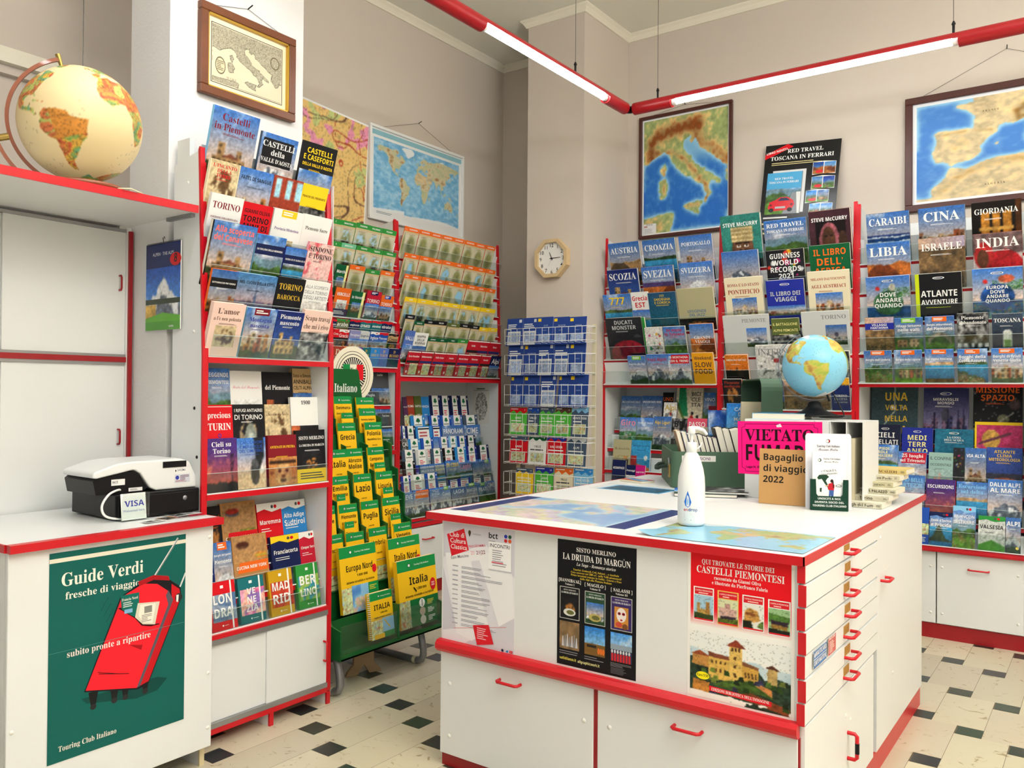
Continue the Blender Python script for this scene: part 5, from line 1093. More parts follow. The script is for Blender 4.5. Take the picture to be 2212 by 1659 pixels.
('R5','R',5.46,0.84,-8,0.015,'book','third row of the lower shelf',[
 (-1.153,0.18,0.259,'A PIEDI|ISOLE|SCOGLIERE;b;lyellow;sky;coa;f;'),
 (-0.983,0.155,0.224,'25 luoghi|nel Triveneto;s;white;blue;mt;f;Rcrimson'),
 (-0.828,0.129,0.225,'IL CONFINE|OCCIDENTALE;n;dgrey;sage;sp2;b;'),
 (-0.734,0.058,0.258,';n;white;sage;ab;f;'),
 (-0.647,0.108,0.26,'VIA ALTA;b;white;azure;rk;f;'),
 (-0.503,0.176,0.269,'ATLANTE|CLIMA|METEOROLOGIA;b;gold;navy;clo;f;'),
]),
('R5','R',5.38,0.675,-10,0.012,'book','second row of the lower shelf',[
 (-1.157,0.177,0.255,'FORTEZZE|SUL MARE;b;white;indigo;sea;f;Rorange'),
 (-0.985,0.165,0.254,'LE PIÙ BELLE|FORTEZZE;n;sky;indigo;mt;f;'),
 (-0.818,0.155,0.239,'ESCURSIONI;b;white;crimson;sst;f;'),
 (-0.657,0.156,0.235,'Escursioni|nel delta;s;sky;indigo;lag;f;'),
 (-0.493,0.168,0.259,'DALLE ALPI|AL MARE;b;white;indigo;mt;f;'),
]),
('R5','R',5.31,0.541,-11,0.012,'hiking_map','front row of the lower shelf',[
 (-0.896,0.059,0.212,';n;white;blue;mp;b;Bblue'),
 (-0.804,0.117,0.191,'Isole d’Ischia|e Procida;b;white;green;isl;f;Wnavy'),
 (-0.686,0.115,0.236,'BRIANÇON|SESTRIERE;n;white;azure;hil;f;Wsky'),
 (-0.55,0.13,0.191,'VALSESIA;b;black;white;tri;f;Wgreen'),
 (-0.446,0.071,0.193,'ALPI;b;white;navy;mt;f;Cyellow'),
]),
('G','L',-3.3,1.12,-7,0.008,'road_map','top tier',[
 (3.064,0.124,0.254,'Danimarca|Svezia, Norvegia;tci'),
 (3.23,0.132,0.248,'Francia;tci'),
]),
('G','L',-3.265,1.055,-7,0.008,'road_map','sleeve between the two top tiers',[
 (3.211,0.123,0.254,'Romania, Bulgaria|Moldova;tci'),
]),
('G','L',-3.22,0.98,-7,0.008,'road_map','second tier',[
 (3.02,0.124,0.255,'Grecia;tci'),
 (3.215,0.124,0.255,'Polonia|Repubblica Ceca;tci'),
]),
('G','L',-3.17,0.845,-7,0.008,'road_map','third tier',[
 (2.914,0.119,0.259,'Italia;tci'),
 (3.032,0.114,0.259,'Abruzzo|Molise;tci'),
 (3.183,0.119,0.259,'Campania|Basilicata;tci'),
]),
('G','L',-3.12,0.717,-7,0.008,'road_map','fourth tier',[
 (2.882,0.119,0.257,'Emilia|Romagna;tci'),
 (3.043,0.123,0.257,'Lazio;tci'),
 (3.197,0.123,0.259,'Liguria;tci'),
]),
('G','L',-3.07,0.581,-7,0.008,'road_map','fifth tier',[
 (2.754,0.11,0.259,'Marche;tci'),
 (2.899,0.121,0.255,'Piemonte|Valle d’Aosta;tci'),
 (3.045,0.122,0.258,'Puglia;tci'),
 (3.203,0.128,0.261,'Sicilia;tci'),
]),
('G','L',-3.02,0.445,-7,0.008,'road_map','sixth tier',[
 (2.76,0.11,0.262,'Toscana;tci'),
 (2.9,0.119,0.256,'Trentino;tci'),
 (3.054,0.125,0.262,'Umbria;tci'),
 (3.242,0.133,0.261,'Veneto|Friuli;tci'),
]),
('G','L',-3.25,1.1,-7,0.006,'city_map','small sleeve under the top tier',[
 (3.045,0.082,0.187,'Copenaghen;tci'),
]),
('G','L',-3.14,0.83,-7,0.006,'city_map','small sleeve on the third tier',[
 (3.178,0.079,0.194,'Napoli;tci'),
]),
('G','L',-3.09,0.69,-7,0.006,'city_map','small sleeve on the fourth tier',[
 (2.861,0.056,0.197,'Bologna;tci'),
 (3.195,0.073,0.203,'Genova;tci'),
]),
('G','L',-3.04,0.56,-7,0.006,'city_map','small sleeve on the fifth tier',[
 (2.871,0.062,0.196,'Torino;tci'),
 (3.202,0.074,0.198,'Palermo;tci'),
]),
('G','L',-2.945,0.34,-7,0.02,'road_atlas','back bin',[
 (2.849,0.241,0.314,'Europa Nord;atl'),
 (3.179,0.234,0.309,'Italia Nord;atl'),
]),
('G','L',-2.85,0.215,-7,0.03,'road_atlas','front bin',[
 (2.903,0.151,0.218,'ITALIA;atl;s'),
 (3.175,0.287,0.337,'Italia;atl;g'),
]),
]
# ------------------------------------------------------------------ the room
CEIL = 4.155
def room():
    b = MB(); b.box(-4.3, 3.0, -3.2, 5.95, -.03, -.0012, 0); r = random.Random(4)
    A_, B_ = (-.2, .1), (.1, .4); ox, oy = -2.485, 2.239; X0, X1, Y0, Y1 = -4.2, 3.0, -3.0, 5.7; g = .0008
    def q(x0, x1, y0, y1, m, c):
        x0, x1, y0, y1 = max(x0, X0), min(x1, X1), max(y0, Y0), min(y1, Y1)
        if x1-x0 > .004 and y1-y0 > .004: b.face([(x0+g, y0+g, 0), (x1-g, y0+g, 0), (x1-g, y1-g, 0), (x0+g, y1-g, 0)], m, c)
    for m in range(-45, 46):
        for n in range(-24, 25):
            x, y = ox+m*A_[0]+n*B_[0], oy+(m*A_[1]+n*B_[1])*1.004
            if -4.6 < x < 3.3 and -3.5 < y < 6:
                q(x-.048, x+.048, y-.048, y+.048, 2, tuple(v*r.uniform(.8, 1.25) for v in C('2b3430')))
                k = r.uniform(.93, 1.05); q(x-.152, x+.048, y+.048, y+.452, 1, (.80*k, .765*k*r.uniform(.99, 1.01), .665*k))
    struct('floor', b, ['joint', 'slab', 'inset'])
    struct('wall_left', BX(-4.32, -4.2, -3.0, 5.8, 0, CEIL), 'wall')
    struct('wall_right', BX(-3.06, 3.0, 5.7, 5.82, 0, CEIL), 'wall')
    struct('wall_recess', BX(-4.3, -3.5, 5.65, 5.82, 0, CEIL), 'wall')
    struct('column_corner', BX(-3.525, -3.04, 5.05, 5.85, 0, CEIL), 'wall')
    struct('pillar_plaster', BX(-3.395, -3.106, 1.907, 2.59, 0, CEIL), 'plaster')
    struct('wall_shop_side', BX(2.9, 3.02, -3.0, 5.8, 0, CEIL), 'wall')
    struct('ceiling', BX(-4.32, 3.02, -3.0, 5.82, CEIL, CEIL+.1), 'ceil')
    c = .045; z0 = CEIL-.055
    def corn(n, pts):   # cornice strip swept along a wall line with mitred corners (room on the right of the line)
        m = MB(); P = [Vector((x, y, 0)) for x, y in pts]; N = [Vector((d.y, -d.x, 0)) for d in ((q-p).normalized() for p, q in zip(P, P[1:]))]
        prof = [(0, z0), (.012, z0), (.018, z0+.012), (.03, z0+.03), (c, z0+.043), (c, CEIL-.001), (0, CEIL-.001)]; k = len(prof); v = []
        for i, p in enumerate(P):
            a_, b_ = N[max(i-1, 0)], N[min(i, len(N)-1)]; t = (a_+b_)/(1+a_.dot(b_)); v += [tuple(p+t*r_+Vector((0, 0, z))) for r_, z in prof]
        f = [(i*k+j, (i+1)*k+j, (i+1)*k+(j+1) % k, i*k+(j+1) % k) for i in range(len(P)-1) for j in range(k)]
        m.mesh(v, f+[tuple(range(k)), tuple(range(len(v)-1, len(v)-1-k, -1))], 0); struct(n, m, 'cornice')
    corn('trim_1', [(-4.2, -3.0), (-4.2, 5.65), (-3.525, 5.65), (-3.525, 5.05), (-3.04, 5.05), (-3.04, 5.7), (2.9, 5.7)])
    m = MB(); m.box(-4.2, -4.12, -1.0, 2.02, 2.9, 2.97, 0); m.box(-4.2, -4.16, -1.0, 2.02, 2.86, 2.9, 1); struct('trim_5', m, ['cornice', 'wall'])
room()

# ------------------------------------------------------------------ light lines: red pipes with fluorescent tubes hung on steel cables
def half_pipe(mb, a, b, ax, r, mat, other, z, top=True, seg=10):
    """upper half shell from a to b along ax (0/1)"""
    ring = [(r*math.cos(PI*k/seg), r*math.sin(PI*k/seg)) for k in range(seg+1)]; ri = [(x*.9, y*.9) for x, y in ring[::-1]]; pts = ring+ri
    P = (lambda t, u, v: (t, other+u, z+v)) if ax == 0 else (lambda t, u, v: (other+u, t, z+v)); n = len(pts)
    v = [P(a, *p) for p in pts]+[P(b, *p) for p in pts]
    f = [(i, (i+1) % n, n+(i+1) % n, n+i) for i in range(n)]+[(i, i+1, n-2-i, n-1-i) for i in range(seg)]+[(n+i, n+i+1, 2*n-2-i, 2*n-1-i) for i in range(seg)]
    mb.mesh(v, f, mat)
def light_line(label, ax, other, z, solid, lit, cables, ceil=CEIL):
    mid = (solid[0][0], solid[0][1]); t = thing('tube_light', label, 'ceiling light', (0, 0, 0), (0, 0, 0), 'red pipe lights under the ceiling')
    P = (lambda s, dz=0: (s, other, z+dz)) if ax == 0 else (lambda s, dz=0: (other, s, z+dz))
    for a, b in solid: MB().tube([P(a), P(b)], .036, 0, 20).build('pipe_housing', 'pipe', t)
    for a, b in lit:
        m = MB(); half_pipe(m, a, b, ax, .036, 0, other, z); o = m.build('open_housing', 'pipe', t)
        m = MB(); half_pipe(m, a+.004, b-.004, ax, .031, 0, other, z-.001); m.build('reflector', 'refl', o)
        o = MB().tube([P(a+.03, -.006), P(b-.03, -.006)], .0165, 0, 14).build('fluorescent_tube', 'tube', t)
        for s in (a+.015, b-.015): MB().tube([P(s-.012, -.006), P(s+.012, -.006)], .02, 0, 14).build('tube_socket', 'wcable', o)
    for s in cables:
        o = MB().tube([P(s, .03), P(s, ceil-z)], .0016, 0, 6).build('suspension_cable', 'cable', t)
        MB().tube([P(s, .03), P(s, .075), P(s, .08), P(s, .095)], [.006, .006, .01, .004], 0, 8).build('cable_grip', 'black', o)
LZ = 3.122
light_line('red pipe light running away along the left rack wall, tube lit', 1, -2.397, LZ, [(4.22, 4.455), (2.3, 3.048), (-2.6, .8)], [(3.048, 4.22), (.8, 2.3)], [3.886, 2.6, .6, -1.6])
light_line('red pipe light along the wall above the Italy map, tube lit', 0, 4.5, LZ, [(-2.355, -2.107), (-.606, .0), (1.5, 2.2)], [(-2.107, -.606), (.0, 1.5)], [-2.2, -.63, 1.9])
light_line('added red pipe light out of view behind the camera, tube lit', 0, -.35, LZ, [(-1.3, -.5), (1.0, 1.2), (2.7, 2.8)], [(-.5, 1.0), (1.2, 2.7)], [-1.1, 1.1, 2.75])  # added out of view to brighten the display counter front
o = MB().tube([(-2.397, 4.45, LZ), (-2.397, 4.49, LZ), (-2.385, 4.5, LZ), (-2.35, 4.5, LZ)], .022, 0, 12).build('pipe_joint', 'black', None)
tag(o, 'black corner joint linking the two red pipe lights', 'pipe joint')
t = thing('pendant_cable', 'thin steel cable with black grip hanging behind the antique globe', 'cable', (-3.35, 1.68, 2.62))
MB().tube([(0, 0, 0), (0, 0, CEIL-2.62)], .0016, 0, 6).build('suspension_cable', 'cable', t); MB().tube([(0, 0, -.06), (0, 0, .035)], .016, 0, 12).build('cable_grip', 'black', t)
# ------------------------------------------------------------------ shelving: white panels with red edging, sloping pockets with clear fronts
def handle(parent, p, q, out, r=.0048, name='handle', m='red'):
    """D handle between p and q standing out by the vector out"""
    p, q, out = Vector(p), Vector(q), Vector(out); d = (q-p).normalized()*.012
    return MB().tube([p, p+out*.75, p+out+d*.6, q+out-d*.6, q+out*.75, q], r, 0, 10).build(name, m, parent)
BND = dict(B1=(1.912, 2.558), A=(3.34, 4.022), Bk=(4.042, 5.15), R3=(-3.024, -2.165), R4=(-2.118, -1.3), R5=(-1.254, -.39))
def tray(root, unit, face, d, z0, th, x0, x1, plate, lip, base):
    """one pocket: ledge, back plate and clear front, in the unit's frame (base: unit origin)"""
    loc = (0, base-d if face == 'L' else d-base, z0)
    m = MB(); m.box(x0, x1, -.014, .052, -.006, -.0012, 0); m.box(x0, x1, .048, .052, -.0012, plate, 0); m.box(x0, x1, -.004, .004, -.028, -.006, 1)
    o = m.build('pocket_tray', ['white', 'red'], root, loc, (R(th), 0, 0))
    m = MB(); m.box(x0+.002, x1-.002, -.0135, -.011, -.001, lip, 0); m.box(x0+.002, x1-.002, -.0137, -.0108, lip, lip+.0018, 1); m.build('clear_front', ['acr', 'acr_edge'], o)
def unit(key, name, label, face, u0, u1, d, ztop, lean, zs, zc, D, doors, extra=None, low=None):
    """bookcase: u0..u1 along the wall, front at d; zs shelf under the sloping part, zc counter shelf over the cupboard"""
    Wd = u1-u0; root = thing(name, label, 'bookcase', (d, u0, 0) if face == 'L' else (u0, d, 0), (0, 0, PI/2 if face == 'L' else 0), 'white and red bookcases along the walls')
    T = .019
    for x in (0, Wd-T):
        m = MB(); m.prism([(0.003, .0), (D, 0), (D, ztop-.06), (lean+.02, ztop), (lean+.003, ztop), (.003, zs)], 0, x, x+T); o = m.build('side_panel', 'white', root)
        m = MB(); n = 5; pr = [(.004, 0), (.004, zs), (lean+.004, ztop)]; 
        m.prism([(-.006, .07), (.004, .07), (.004, zs), (lean+.004, ztop), (lean-.004, ztop+.012), (lean-.009, ztop+.002), (-.006, zs)], 0, x-.0015, x+T+.0015); m.build('edge_strip', 'red', o)
    BX(T, Wd-T, D-.008, D, .08, ztop-.08).build('back_panel', 'white', root)
    m = MB(); m.box(T, Wd-T, .004, D-.008, zs-.02, zs-.002, 0); m.box(T, Wd-T, -.008, .004, zs-.022, zs-.0005, 1); m.build('shelf', ['white', 'red'], root)
    if zc:
        fr = -.045 if face == 'R' else -.012
        m = MB(); m.box(T, Wd-T, fr+.012, D-.008, zc-.022, zc-.004, 0); m.box(T if face == 'L' else 0, Wd-T if face == 'L' else Wd, fr, fr+.012, zc-.03, zc-.002, 1); m.build('counter_shelf', ['white', 'red'], root)
        BX(T, Wd-T, .0, D-.02, .07, .09).build('bottom_board', 'white', root)
    if doors:
        n = len(doors)
        for (x0, x1, hx) in doors:
            o = BX(x0+.003, x1-.003, -.016, .002, .09, zc-.036, 0, (1, 1, 1), .002).build('cabinet_door', 'white', root)
            h = handle(o, (hx-.05, -.016, zc-.115), (hx+.05, -.016, zc-.115), (0, -.028, 0))
            for sx in (x0+.03, x1-.03):
                for z in (.15, zc-.12): MB().lathe([(0, .004), (.006, .003), (.008, 0)], 10).build('screw_cap', 'screw', o, (sx, -.016, z), (PI/2, 0, 0))
        BX(T, Wd-T, -.004, .02, .0, .085).build('plinth', 'dred', root)
    rows = [r for r in ROWS if r[0] == key]; zz = sorted({r[3] for r in rows if r[4] > 0})
    for _, fc, rd, z0, th, t, kind, desc, items in rows:
        if desc.startswith('lower shelf before'): continue
        if th > 0:
            nx = [z for z in zz if z > z0+.01]; pl = min(.16, .82*(nx[0]-z0) if nx else .14); big = max(i[2] for i in items); lp = .45*min(big, .21)
        else: pl, lp = .10, min(.085, .45*max(i[2] for i in items))
        tray(root, key, face, rd, z0, th, T+.002, Wd-T-.002, pl, lp, d)
    return root
def all_units():
    unit('Bk', 'display_rack', 'wide white map rack with red edges under the world map', 'L', 4.03, 5.17, -3.85, 2.53, .035, 1.49, .505, .335, [(.02, .57, .29), (.57, 1.12, .85)])
    unit('A', 'display_rack', 'narrow white map rack with red edges behind the green stand', 'L', 3.32, 4.03, -3.85, 2.535, .035, 1.545, 1.015, .335, None)
    unit('R3', 'display_rack', 'white and red bookshelves below the Italy map', 'R', -3.045, -2.14, 5.35, 2.53, .03, 1.462, .535, .345, [(.02, .45, .23), (.45, .885, .67)])
    unit('R4', 'display_rack', 'white and red bookshelves behind the small blue globe', 'R', -2.14, -1.277, 5.35, 2.58, .03, 1.3, .535, .345, [(.02, .43, .23), (.43, .845, .64)])
    unit('R5', 'display_rack', 'white and red bookshelves below the Mediterranean map', 'R', -1.277, -.37, 5.35, 2.56, .03, 1.471, .535, .345, [(.02, .45, .19), (.45, .885, .665)])
    # the tall bookcase at the pillar
    D, Wd, T = .205, .66, .02; d, u0 = -2.855, 1.905
    root = thing('display_bookcase', 'tall white bookcase with red edges beside the cash register counter', 'bookcase', (d, u0, 0), (0, 0, PI/2), 'white and red bookcases along the walls')
    for i, x in enumerate((0, Wd-T)):
        m = MB(); m.prism([(.003, .06), (D, .06), (D, 2.3 if not i else 2.24), (.05, 2.335), (.036, 2.34), (.003, 1.53)], 0, x, x+T); o = m.build('side_panel', 'white', root)
        m = MB(); m.prism([(-.006, .06), (.004, .06), (.004, 1.53), (.04, 2.34), (.034, 2.352), (.026, 2.345), (-.006, 1.53)], 0, x-.002, x+T+.002); m.build('edge_strip', 'red', o)
        if not i:
            for z, y, c in ((2.22, .11, 'screw'), (1.63, .06, 'screw'), (1.33, .05, 'dark'), (1.06, .085, 'screw'), (1.14, .03, 'dark')): MB().lathe([(0, .003), (.006, .002), (.007, 0)], 10).build('screw_cap', c, o, (x, y, z), (0, -PI/2, 0))
    BX(T, Wd-T, D-.006, D, .08, 2.25).build('back_panel', 'white', root)
    for z in (1.53, .993): m = MB(); m.box(T, Wd-T, .004, D-.006, z-.02, z-.002, 0); m.box(T, Wd-T, -.008, .004, z-.022, z-.0005, 1); m.build('shelf', ['white', 'red'], root)
    m = MB(); m.box(T, Wd-T, .004, D-.006, .42, .44, 0); m.box(T, Wd-T, -.012, .004, .424, .4415, 1); m.build('counter_shelf', ['white', 'red'], root)
    m = MB(); m.box(T, Wd-T, -.01, .01, .402, .424, 0); m.box(T, Wd-T, -.01, .01, .078, .098, 0); m.build('sliding_rail', 'alu', root)
    for x0, x1, y in ((T, .32, .006), (.315, Wd-T, -.004)):
        o = BX(x0, x1, y, y+.01, .098, .402, 0, (1, 1, 1), .0015).build('sliding_door', 'white', root)
        if x0 > .1: handle(o, (x1-.018, y, .285), (x1-.018, y, .2), (0, -.022, 0))
    m = MB(); m.box(T, Wd-T, -.008, D, .055, .078, 0); m.build('bottom_rail', 'red', root)
    for x in (.0, .33, Wd-T): m = MB(); m.box(x, x+T, .004, D, 0, .056, 0); m.box(x, x+T, -.006, .004, 0, .056, 1); m.build('foot', ['white', 'red'], root)
    rows = [r for r in ROWS if r[0] == 'B1']; zz = sorted({r[3] for r in rows if r[4] > 0})
    for _, fc, rd, z0, th, t, kind, desc, items in rows:
        nx = [z for z in zz if z > z0+.01]; pl = min(.16, .82*(nx[0]-z0) if nx else .14) if th > 0 else .09
        tray(root, 'B1', 'L', rd, z0, th, T+.002, Wd-T-.002, pl, .088 if th > 0 else .075, d)
    tag(BX(-.001, .001, -.02, .045, 1.87, 2.33).build('paper_sheet', 'paper', None, (-2.885, 2.572, 0), (0, 0, PI/2-.5*0)), 'blank white paper sheet hanging from the bookcase side post', 'paper')
    tag(BX(0, .085, 0, .02, 2.3, 2.41).build('white_card', 'white', None, (-3.08, 1.93, 0)), 'small white board standing behind the tall bookcase top corner', 'board')
all_units()
place_rows()
# ------------------------------------------------------------------ storage cabinet, overhead shelf, counter with the cash register
def sheet(name, w, h, draw, mats='print', loc=(0, 0, 0), rot=(0, 0, 0), t=.0006, back='white', step=.00008, parent=None):
    """a flat printed sheet with real thickness standing in its own xz plane"""
    mb = MB(); mb.box(-w/2, w/2, 0, t, 0, h, 0, C(back)); a = Art(mb, w, h, -.0001, step); draw(a); return mb.build(name, [mats], parent, loc, rot)
FX = (0, 0, PI/2)          # faces +x
def left_side():
    t = thing('storage_cabinet', 'grey white cabinet with four sliding doors under the overhead shelf', 'cabinet', (-3.362, .6, 0), FX)
    Wd, T = 1.298, .02; D = .8
    BX(0, T, 0.004, D, 0, 2.082).build('side_panel', 'white', t)
    m = MB(); m.box(Wd-T, Wd, 0, D-.0, 0, 2.08, 0); m.build('side_panel', 'white', t)
    BX(Wd-.013, Wd+.002, -.012, 0, .82, 2.065).build('edge_strip', 'dred', t)
    BX(T, Wd-T, D-.01, D, 0, 2.07).build('back_panel', 'white', t)
    for z0, z1 in ((1.545, 2.06), (.875, 1.505), (.1, .82)):
        for x0, x1, y in ((T, .83, .022), (.80, Wd-T, .008)):
            o = BX(x0, x1, y, y+.012, z0, z1, 0, (1, 1, 1), .001).build('sliding_door', 'white', t)
            if x0 > .5 and z0 > .5: handle(o, (Wd-.045, y, (z0+z1)/2-.017+.03*(z0 > 1.5)), (Wd-.045, y, (z0+z1)/2+.043+.03*(z0 > 1.5)), (0, -.018, 0), .004, 'handle', 'dred')
    for z in (1.525, .848):
        m = MB(); m.box(T, Wd-T, -.006, D-.02, z-.011, z+.011, 1); m.box(T, Wd-T, -.002, .03, z+.011, z+.022, 0); m.box(T, Wd-T, -.002, .03, z-.022, z-.011, 0); m.build('door_rail', ['alu', 'dred'], t)
    MB().box(T, Wd-T, 0, .03, 2.06, 2.072).build('door_rail', 'alu', t)
    t = thing('overhead_shelf', 'deep white overhead shelf with red front edge carrying the antique globe', 'shelf', (-2.868, .55, 2.085), FX)
    m = MB(); m.box(0, 1.338, .004, .94, 0, .0275, 0); m.build('board', 'white', t); BX(0, 1.338, -.003, .004, -.001, .0285).build('edge_strip', 'red', t)
    m = MB(); m.box(1.32, 1.337, .02, .19, -.014, 0, 0); m.build('bracket', 'grey', t); BX(1.30, 1.337, .5, .53, -.02, 0).build('bracket', 'screw', t)
    # calendar on the pillar
    def cal(a):
        a.pic(0, 0, 1, 1, 'mat', 3, .005); a.rect(0, .72, 1, 1, '232f66'); a.text('ALPEN · THE ALPS', .5, .86, .013, 'c8cce0', 'n', maxw=.7); a.rect(0, 0, 1, .14, '4f9a2a'); a.poly([(0, .14), (.5, .2), (1, .16), (1, .1), (0, .1)], '5fae2c'); a.rect(.0, .3, 1, .36, '2a3a24')
        a.ell(.86, .8, .16, .075, 'red', 28); a.text('8', .86, .765, .035, 'black', 'n'); a.text('ALPEN', .75, .03, .007, 'white', 'b')
    t = thing('wall_calendar', 'wall calendar with mountain photograph and red number 8 sticker', 'calendar', (-3.115, 1.9, 1.642))
    sheet('calendar_page', .246, .352, cal, 'gloss', (0, -.006, 0), t=.004, parent=t)
    m = MB()
    for k in range(28): x = -.115+.23*k/27; m.tube([(x, -.004+.005*math.cos(q), .352+.005*math.sin(q)) for q in (0, 1.5, 3, 4.5)], .0009, 0, 4, closed=True)
    m.build('wire_binding', 'black', t); MB().tube([(0, -.004, .352), (0, -.008, .372), (0.006, -.004, .378), (0, 0, .37)], .0015, 0, 6).build('hook', 'black', t)
    # counter
    t = thing('cash_counter', 'small white counter with red edged top and big green poster', 'counter', (-2.70, 1.145, 0), FX)
    m = MB(); m.box(.0, .732, .004, .65, .906, .929, 0); m.build('worktop', 'white', t)
    m = MB(); m.box(-.002, .735, -.028, .004, .9045, .9295, 0); m.box(-.006, 0, .004, .65, .9045, .9295, 0); m.box(.732, .736, .004, .1, .9045, .9295, 0); m.build('edge_strip', 'red', t)
    o = BX(.004, .71, 0, .018, .088, .904, 0, (1, 1, 1), .002).build('front_panel', 'white', t)
    for x, z in ((.02, .36), (.695, .36), (.695, .16), (.695, .86)): MB().lathe([(0, .003), (.006, .002), (.0075, 0)], 10).build('screw_cap', 'screw', o, (x, 0, z), (PI/2, 0, 0))
    BX(.004, .022, .019, .64, .0, .904).build('side_panel', 'white', t); BX(.69, .708, .019, .64, .1, .904).build('side_panel', 'white', t)
    BX(.022, .69, .3, .318, .5, .52).build('inner_shelf', 'white', t)
    m = MB(); m.box(.70, .718, .062, .6, 0, .1, 0); m.box(.699, .719, .055, .062, 0, .1, 1); m.build('foot', ['white', 'cream_edge'], t)
    def guide(a):
        a.rect(0, 0, 1, 1, '0e5f58'); a.rect(0, .952, 1, .972, 'e8e2cf'); G = '0b4f4a'
        a.text('Guide Verdi', .37, .835, .042, 'f0ece0', 's', maxw=.58); a.text('fresche di viaggio', .37, .77, .023, 'f0ece0', 's', maxw=.58)
        a.poly([(.22, .27), (.26, .24), (.62, .19), (.78, .2), (.86, .25), (.78, .27)], '0a4640')
        for x in (.3, .45, .53, .68): a.poly([(x-.03, .29), (x+.04, .29), (x+.02, .215), (x-.01, .215)], '17181a'); a.ell(x+.005, .215, .022, .014, '2a2a2c')
        a.poly([(.24, .3), (.63, .235), (.71, .25), (.97, .66), (.96, .72), (.86, .775), (.7, .79), (.62, .775), (.49, .73), (.46, .68)], '1a1a1e')
        a.poly([(.25, .305), (.62, .245), (.87, .65), (.86, .71), (.77, .76), (.66, .775), (.5, .728), (.47, .675)], 'ee2230')
        a.poly([(.64, .25), (.71, .262), (.962, .66), (.95, .71), (.885, .745), (.885, .70), (.89, .66)], 'c4141f'); a.poly([(.62, .245), (.645, .25), (.9, .66), (.86, .715), (.84, .69), (.86, .64)], '5a5560')
        a.line((.745, .8), (.935, .985), .007, 'd8dcdc'); a.line((.75, .8), (.94, .985), .002, '2a2a2a'); a.line((.955, .72), (1.0, .79), .006, 'd8dcdc'); a.poly([(.62, .79), (.74, .81), (.86, .79), (.87, .765), (.74, .785), (.63, .765)], 'a8121c'); a.ell(.945, .665, .03, .022, '2a2a2e'); a.poly([(.925, .68), (.945, .68), (.94, .64), (.925, .645)], 'ecece4')
        a.poly([(.47, .675), (.5, .675), (.56, .64), (.61, .62), (.66, .57), (.72, .555), (.79, .55), (.79, .545), (.72, .545), (.65, .56), (.6, .605), (.5, .66)], '3a0a10')
        a.poly([(.49, .735), (.63, .735), (.63, .60), (.57, .625), (.5, .665)], '0e6a60'); a.text('Francia Nord', .56, .705, .009, 'f0ece0', 's', maxw=.12); a.micro(.51, .67, .6, .7, 3, 'c8d8d0', 3); a.rect(.52, .64, .58, .66, '7fb0d8')
        a.poly([(.62, .68), (.79, .665), (.755, .55), (.66, .565), (.6, .61)], 'd9d2c0'); a.poly([(.64, .67), (.76, .66), (.735, .56), (.66, .575), (.625, .615)], 'efeadc'); a.rect(.67, .62, .73, .655, '8a8a84'); a.micro(.65, .575, .73, .615, 5, '9a968c', 2)
        a.poly([(.56, .475), (.66, .46), (.65, .435)], 'a8101c'); a.line((.34, .37), (.56, .33), .002, '2a0a0e'); a.line((.33, .38), (.5, .34), .0014, '2a0a0e')
        for k in range(3): a.line((.35+.02*k, .68-.03*k), (.4+.02*k, .74-.03*k), .0012, '0a3a38')
        a.text('subito pronte a ripartire', .42, .49, .021, 'f2e6e0', 's', maxw=.6, rot=.0); a.line((0, .525), (1, .525), .0012, '4f918a'); a.text('Touring Club Italiano', .27, .05, .017, 'f0ece0', 's', maxw=.4)
    tag(sheet('poster', .472, .662, guide, 'print', (-2.6985, 1.505, .222), FX, t=.0005, back='0e5f58', step=.00005), 'large green poster of a red suitcase on the cash counter front', 'poster')
    # cash drawer, register, card sign, leaflets
    t = thing('cash_till_box', 'flat black cash drawer under the cash register', 'cash drawer', (-2.872, 1.742, .931), (0, 0, PI/2-.03))
    BX(-.165, .165, .0, .33, .004, .092, 0, (1, 1, 1), .003).build('drawer_case', 'black', t)
    m = MB(); m.box(-.158, .158, -.006, 0, .012, .084, 0, (1, 1, 1), .002); o = m.build('drawer_front', 'black', t); MB().lathe([(0, .003), (.007, .002), (.009, 0)], 14).build('key_lock', 'grey', o, (.1, -.006, .06), (PI/2, 0, 0))
    for x in (-.14, .14):
        for y in (.03, .3): BX(x-.01, x+.01, y-.01, y+.01, 0, .004).build('rubber_foot', 'black', t)
    t = thing('cash_register', 'white and black cash register on the black cash drawer', 'cash register', (-2.905, 1.715, 1.0245), (0, 0, PI/2-.03))
    m = MB(); m.prism([(-.19, .0), (-.02, .0), (.0, .012), (-.03, .062), (-.055, .078), (-.185, .062), (-.2, .05)], 1, .004, .22, 0); m.build('printer_base', 'black', t)
    m = MB(); pr = [(-.205, .062), (-.205, .078), (-.195, .084), (-.12, .108), (-.06, .113), (.13, .113), (.165, .1), (.2, .03), (.205, .008), (.195, 0), (.03, 0), (.005, .012), (-.02, .05), (-.032, .068), (-.05, .08), (-.06, .082), (-.19, .06)]
    m.prism(pr, 1, -.006, .225, 0); o = m.build('shell', 'white', t); b = o.modifiers.new('round', 'BEVEL'); b.width = .006; b.segments = 3; b.limit_method = 'ANGLE'
    BX(.055, .15, -.0085, -.0062, .082, .105).build('display', 'black', o)
    def lab(a): a.rect(0, 0, 1, 1, 'd0d4e0'); a.ell(.16, .6, .12, .25, '2a3a9a'); a.micro(.35, .3, .95, .9, 4, '6a4a5a', 2); a.micro(.05, .08, .95, .3, 2, '9a5a5a', 3)
    sheet('rating_label', .062, .032, lab, 'print', (.135, -.0068, .022), parent=o); 
    def lg(a): a.text('SAREMA', .6, .4, .008, '3a4a6a', 'n', maxw=.7); a.poly([(.08, .5), (.16, .8), (.24, .5), (.16, .2)], '2a3a4a')
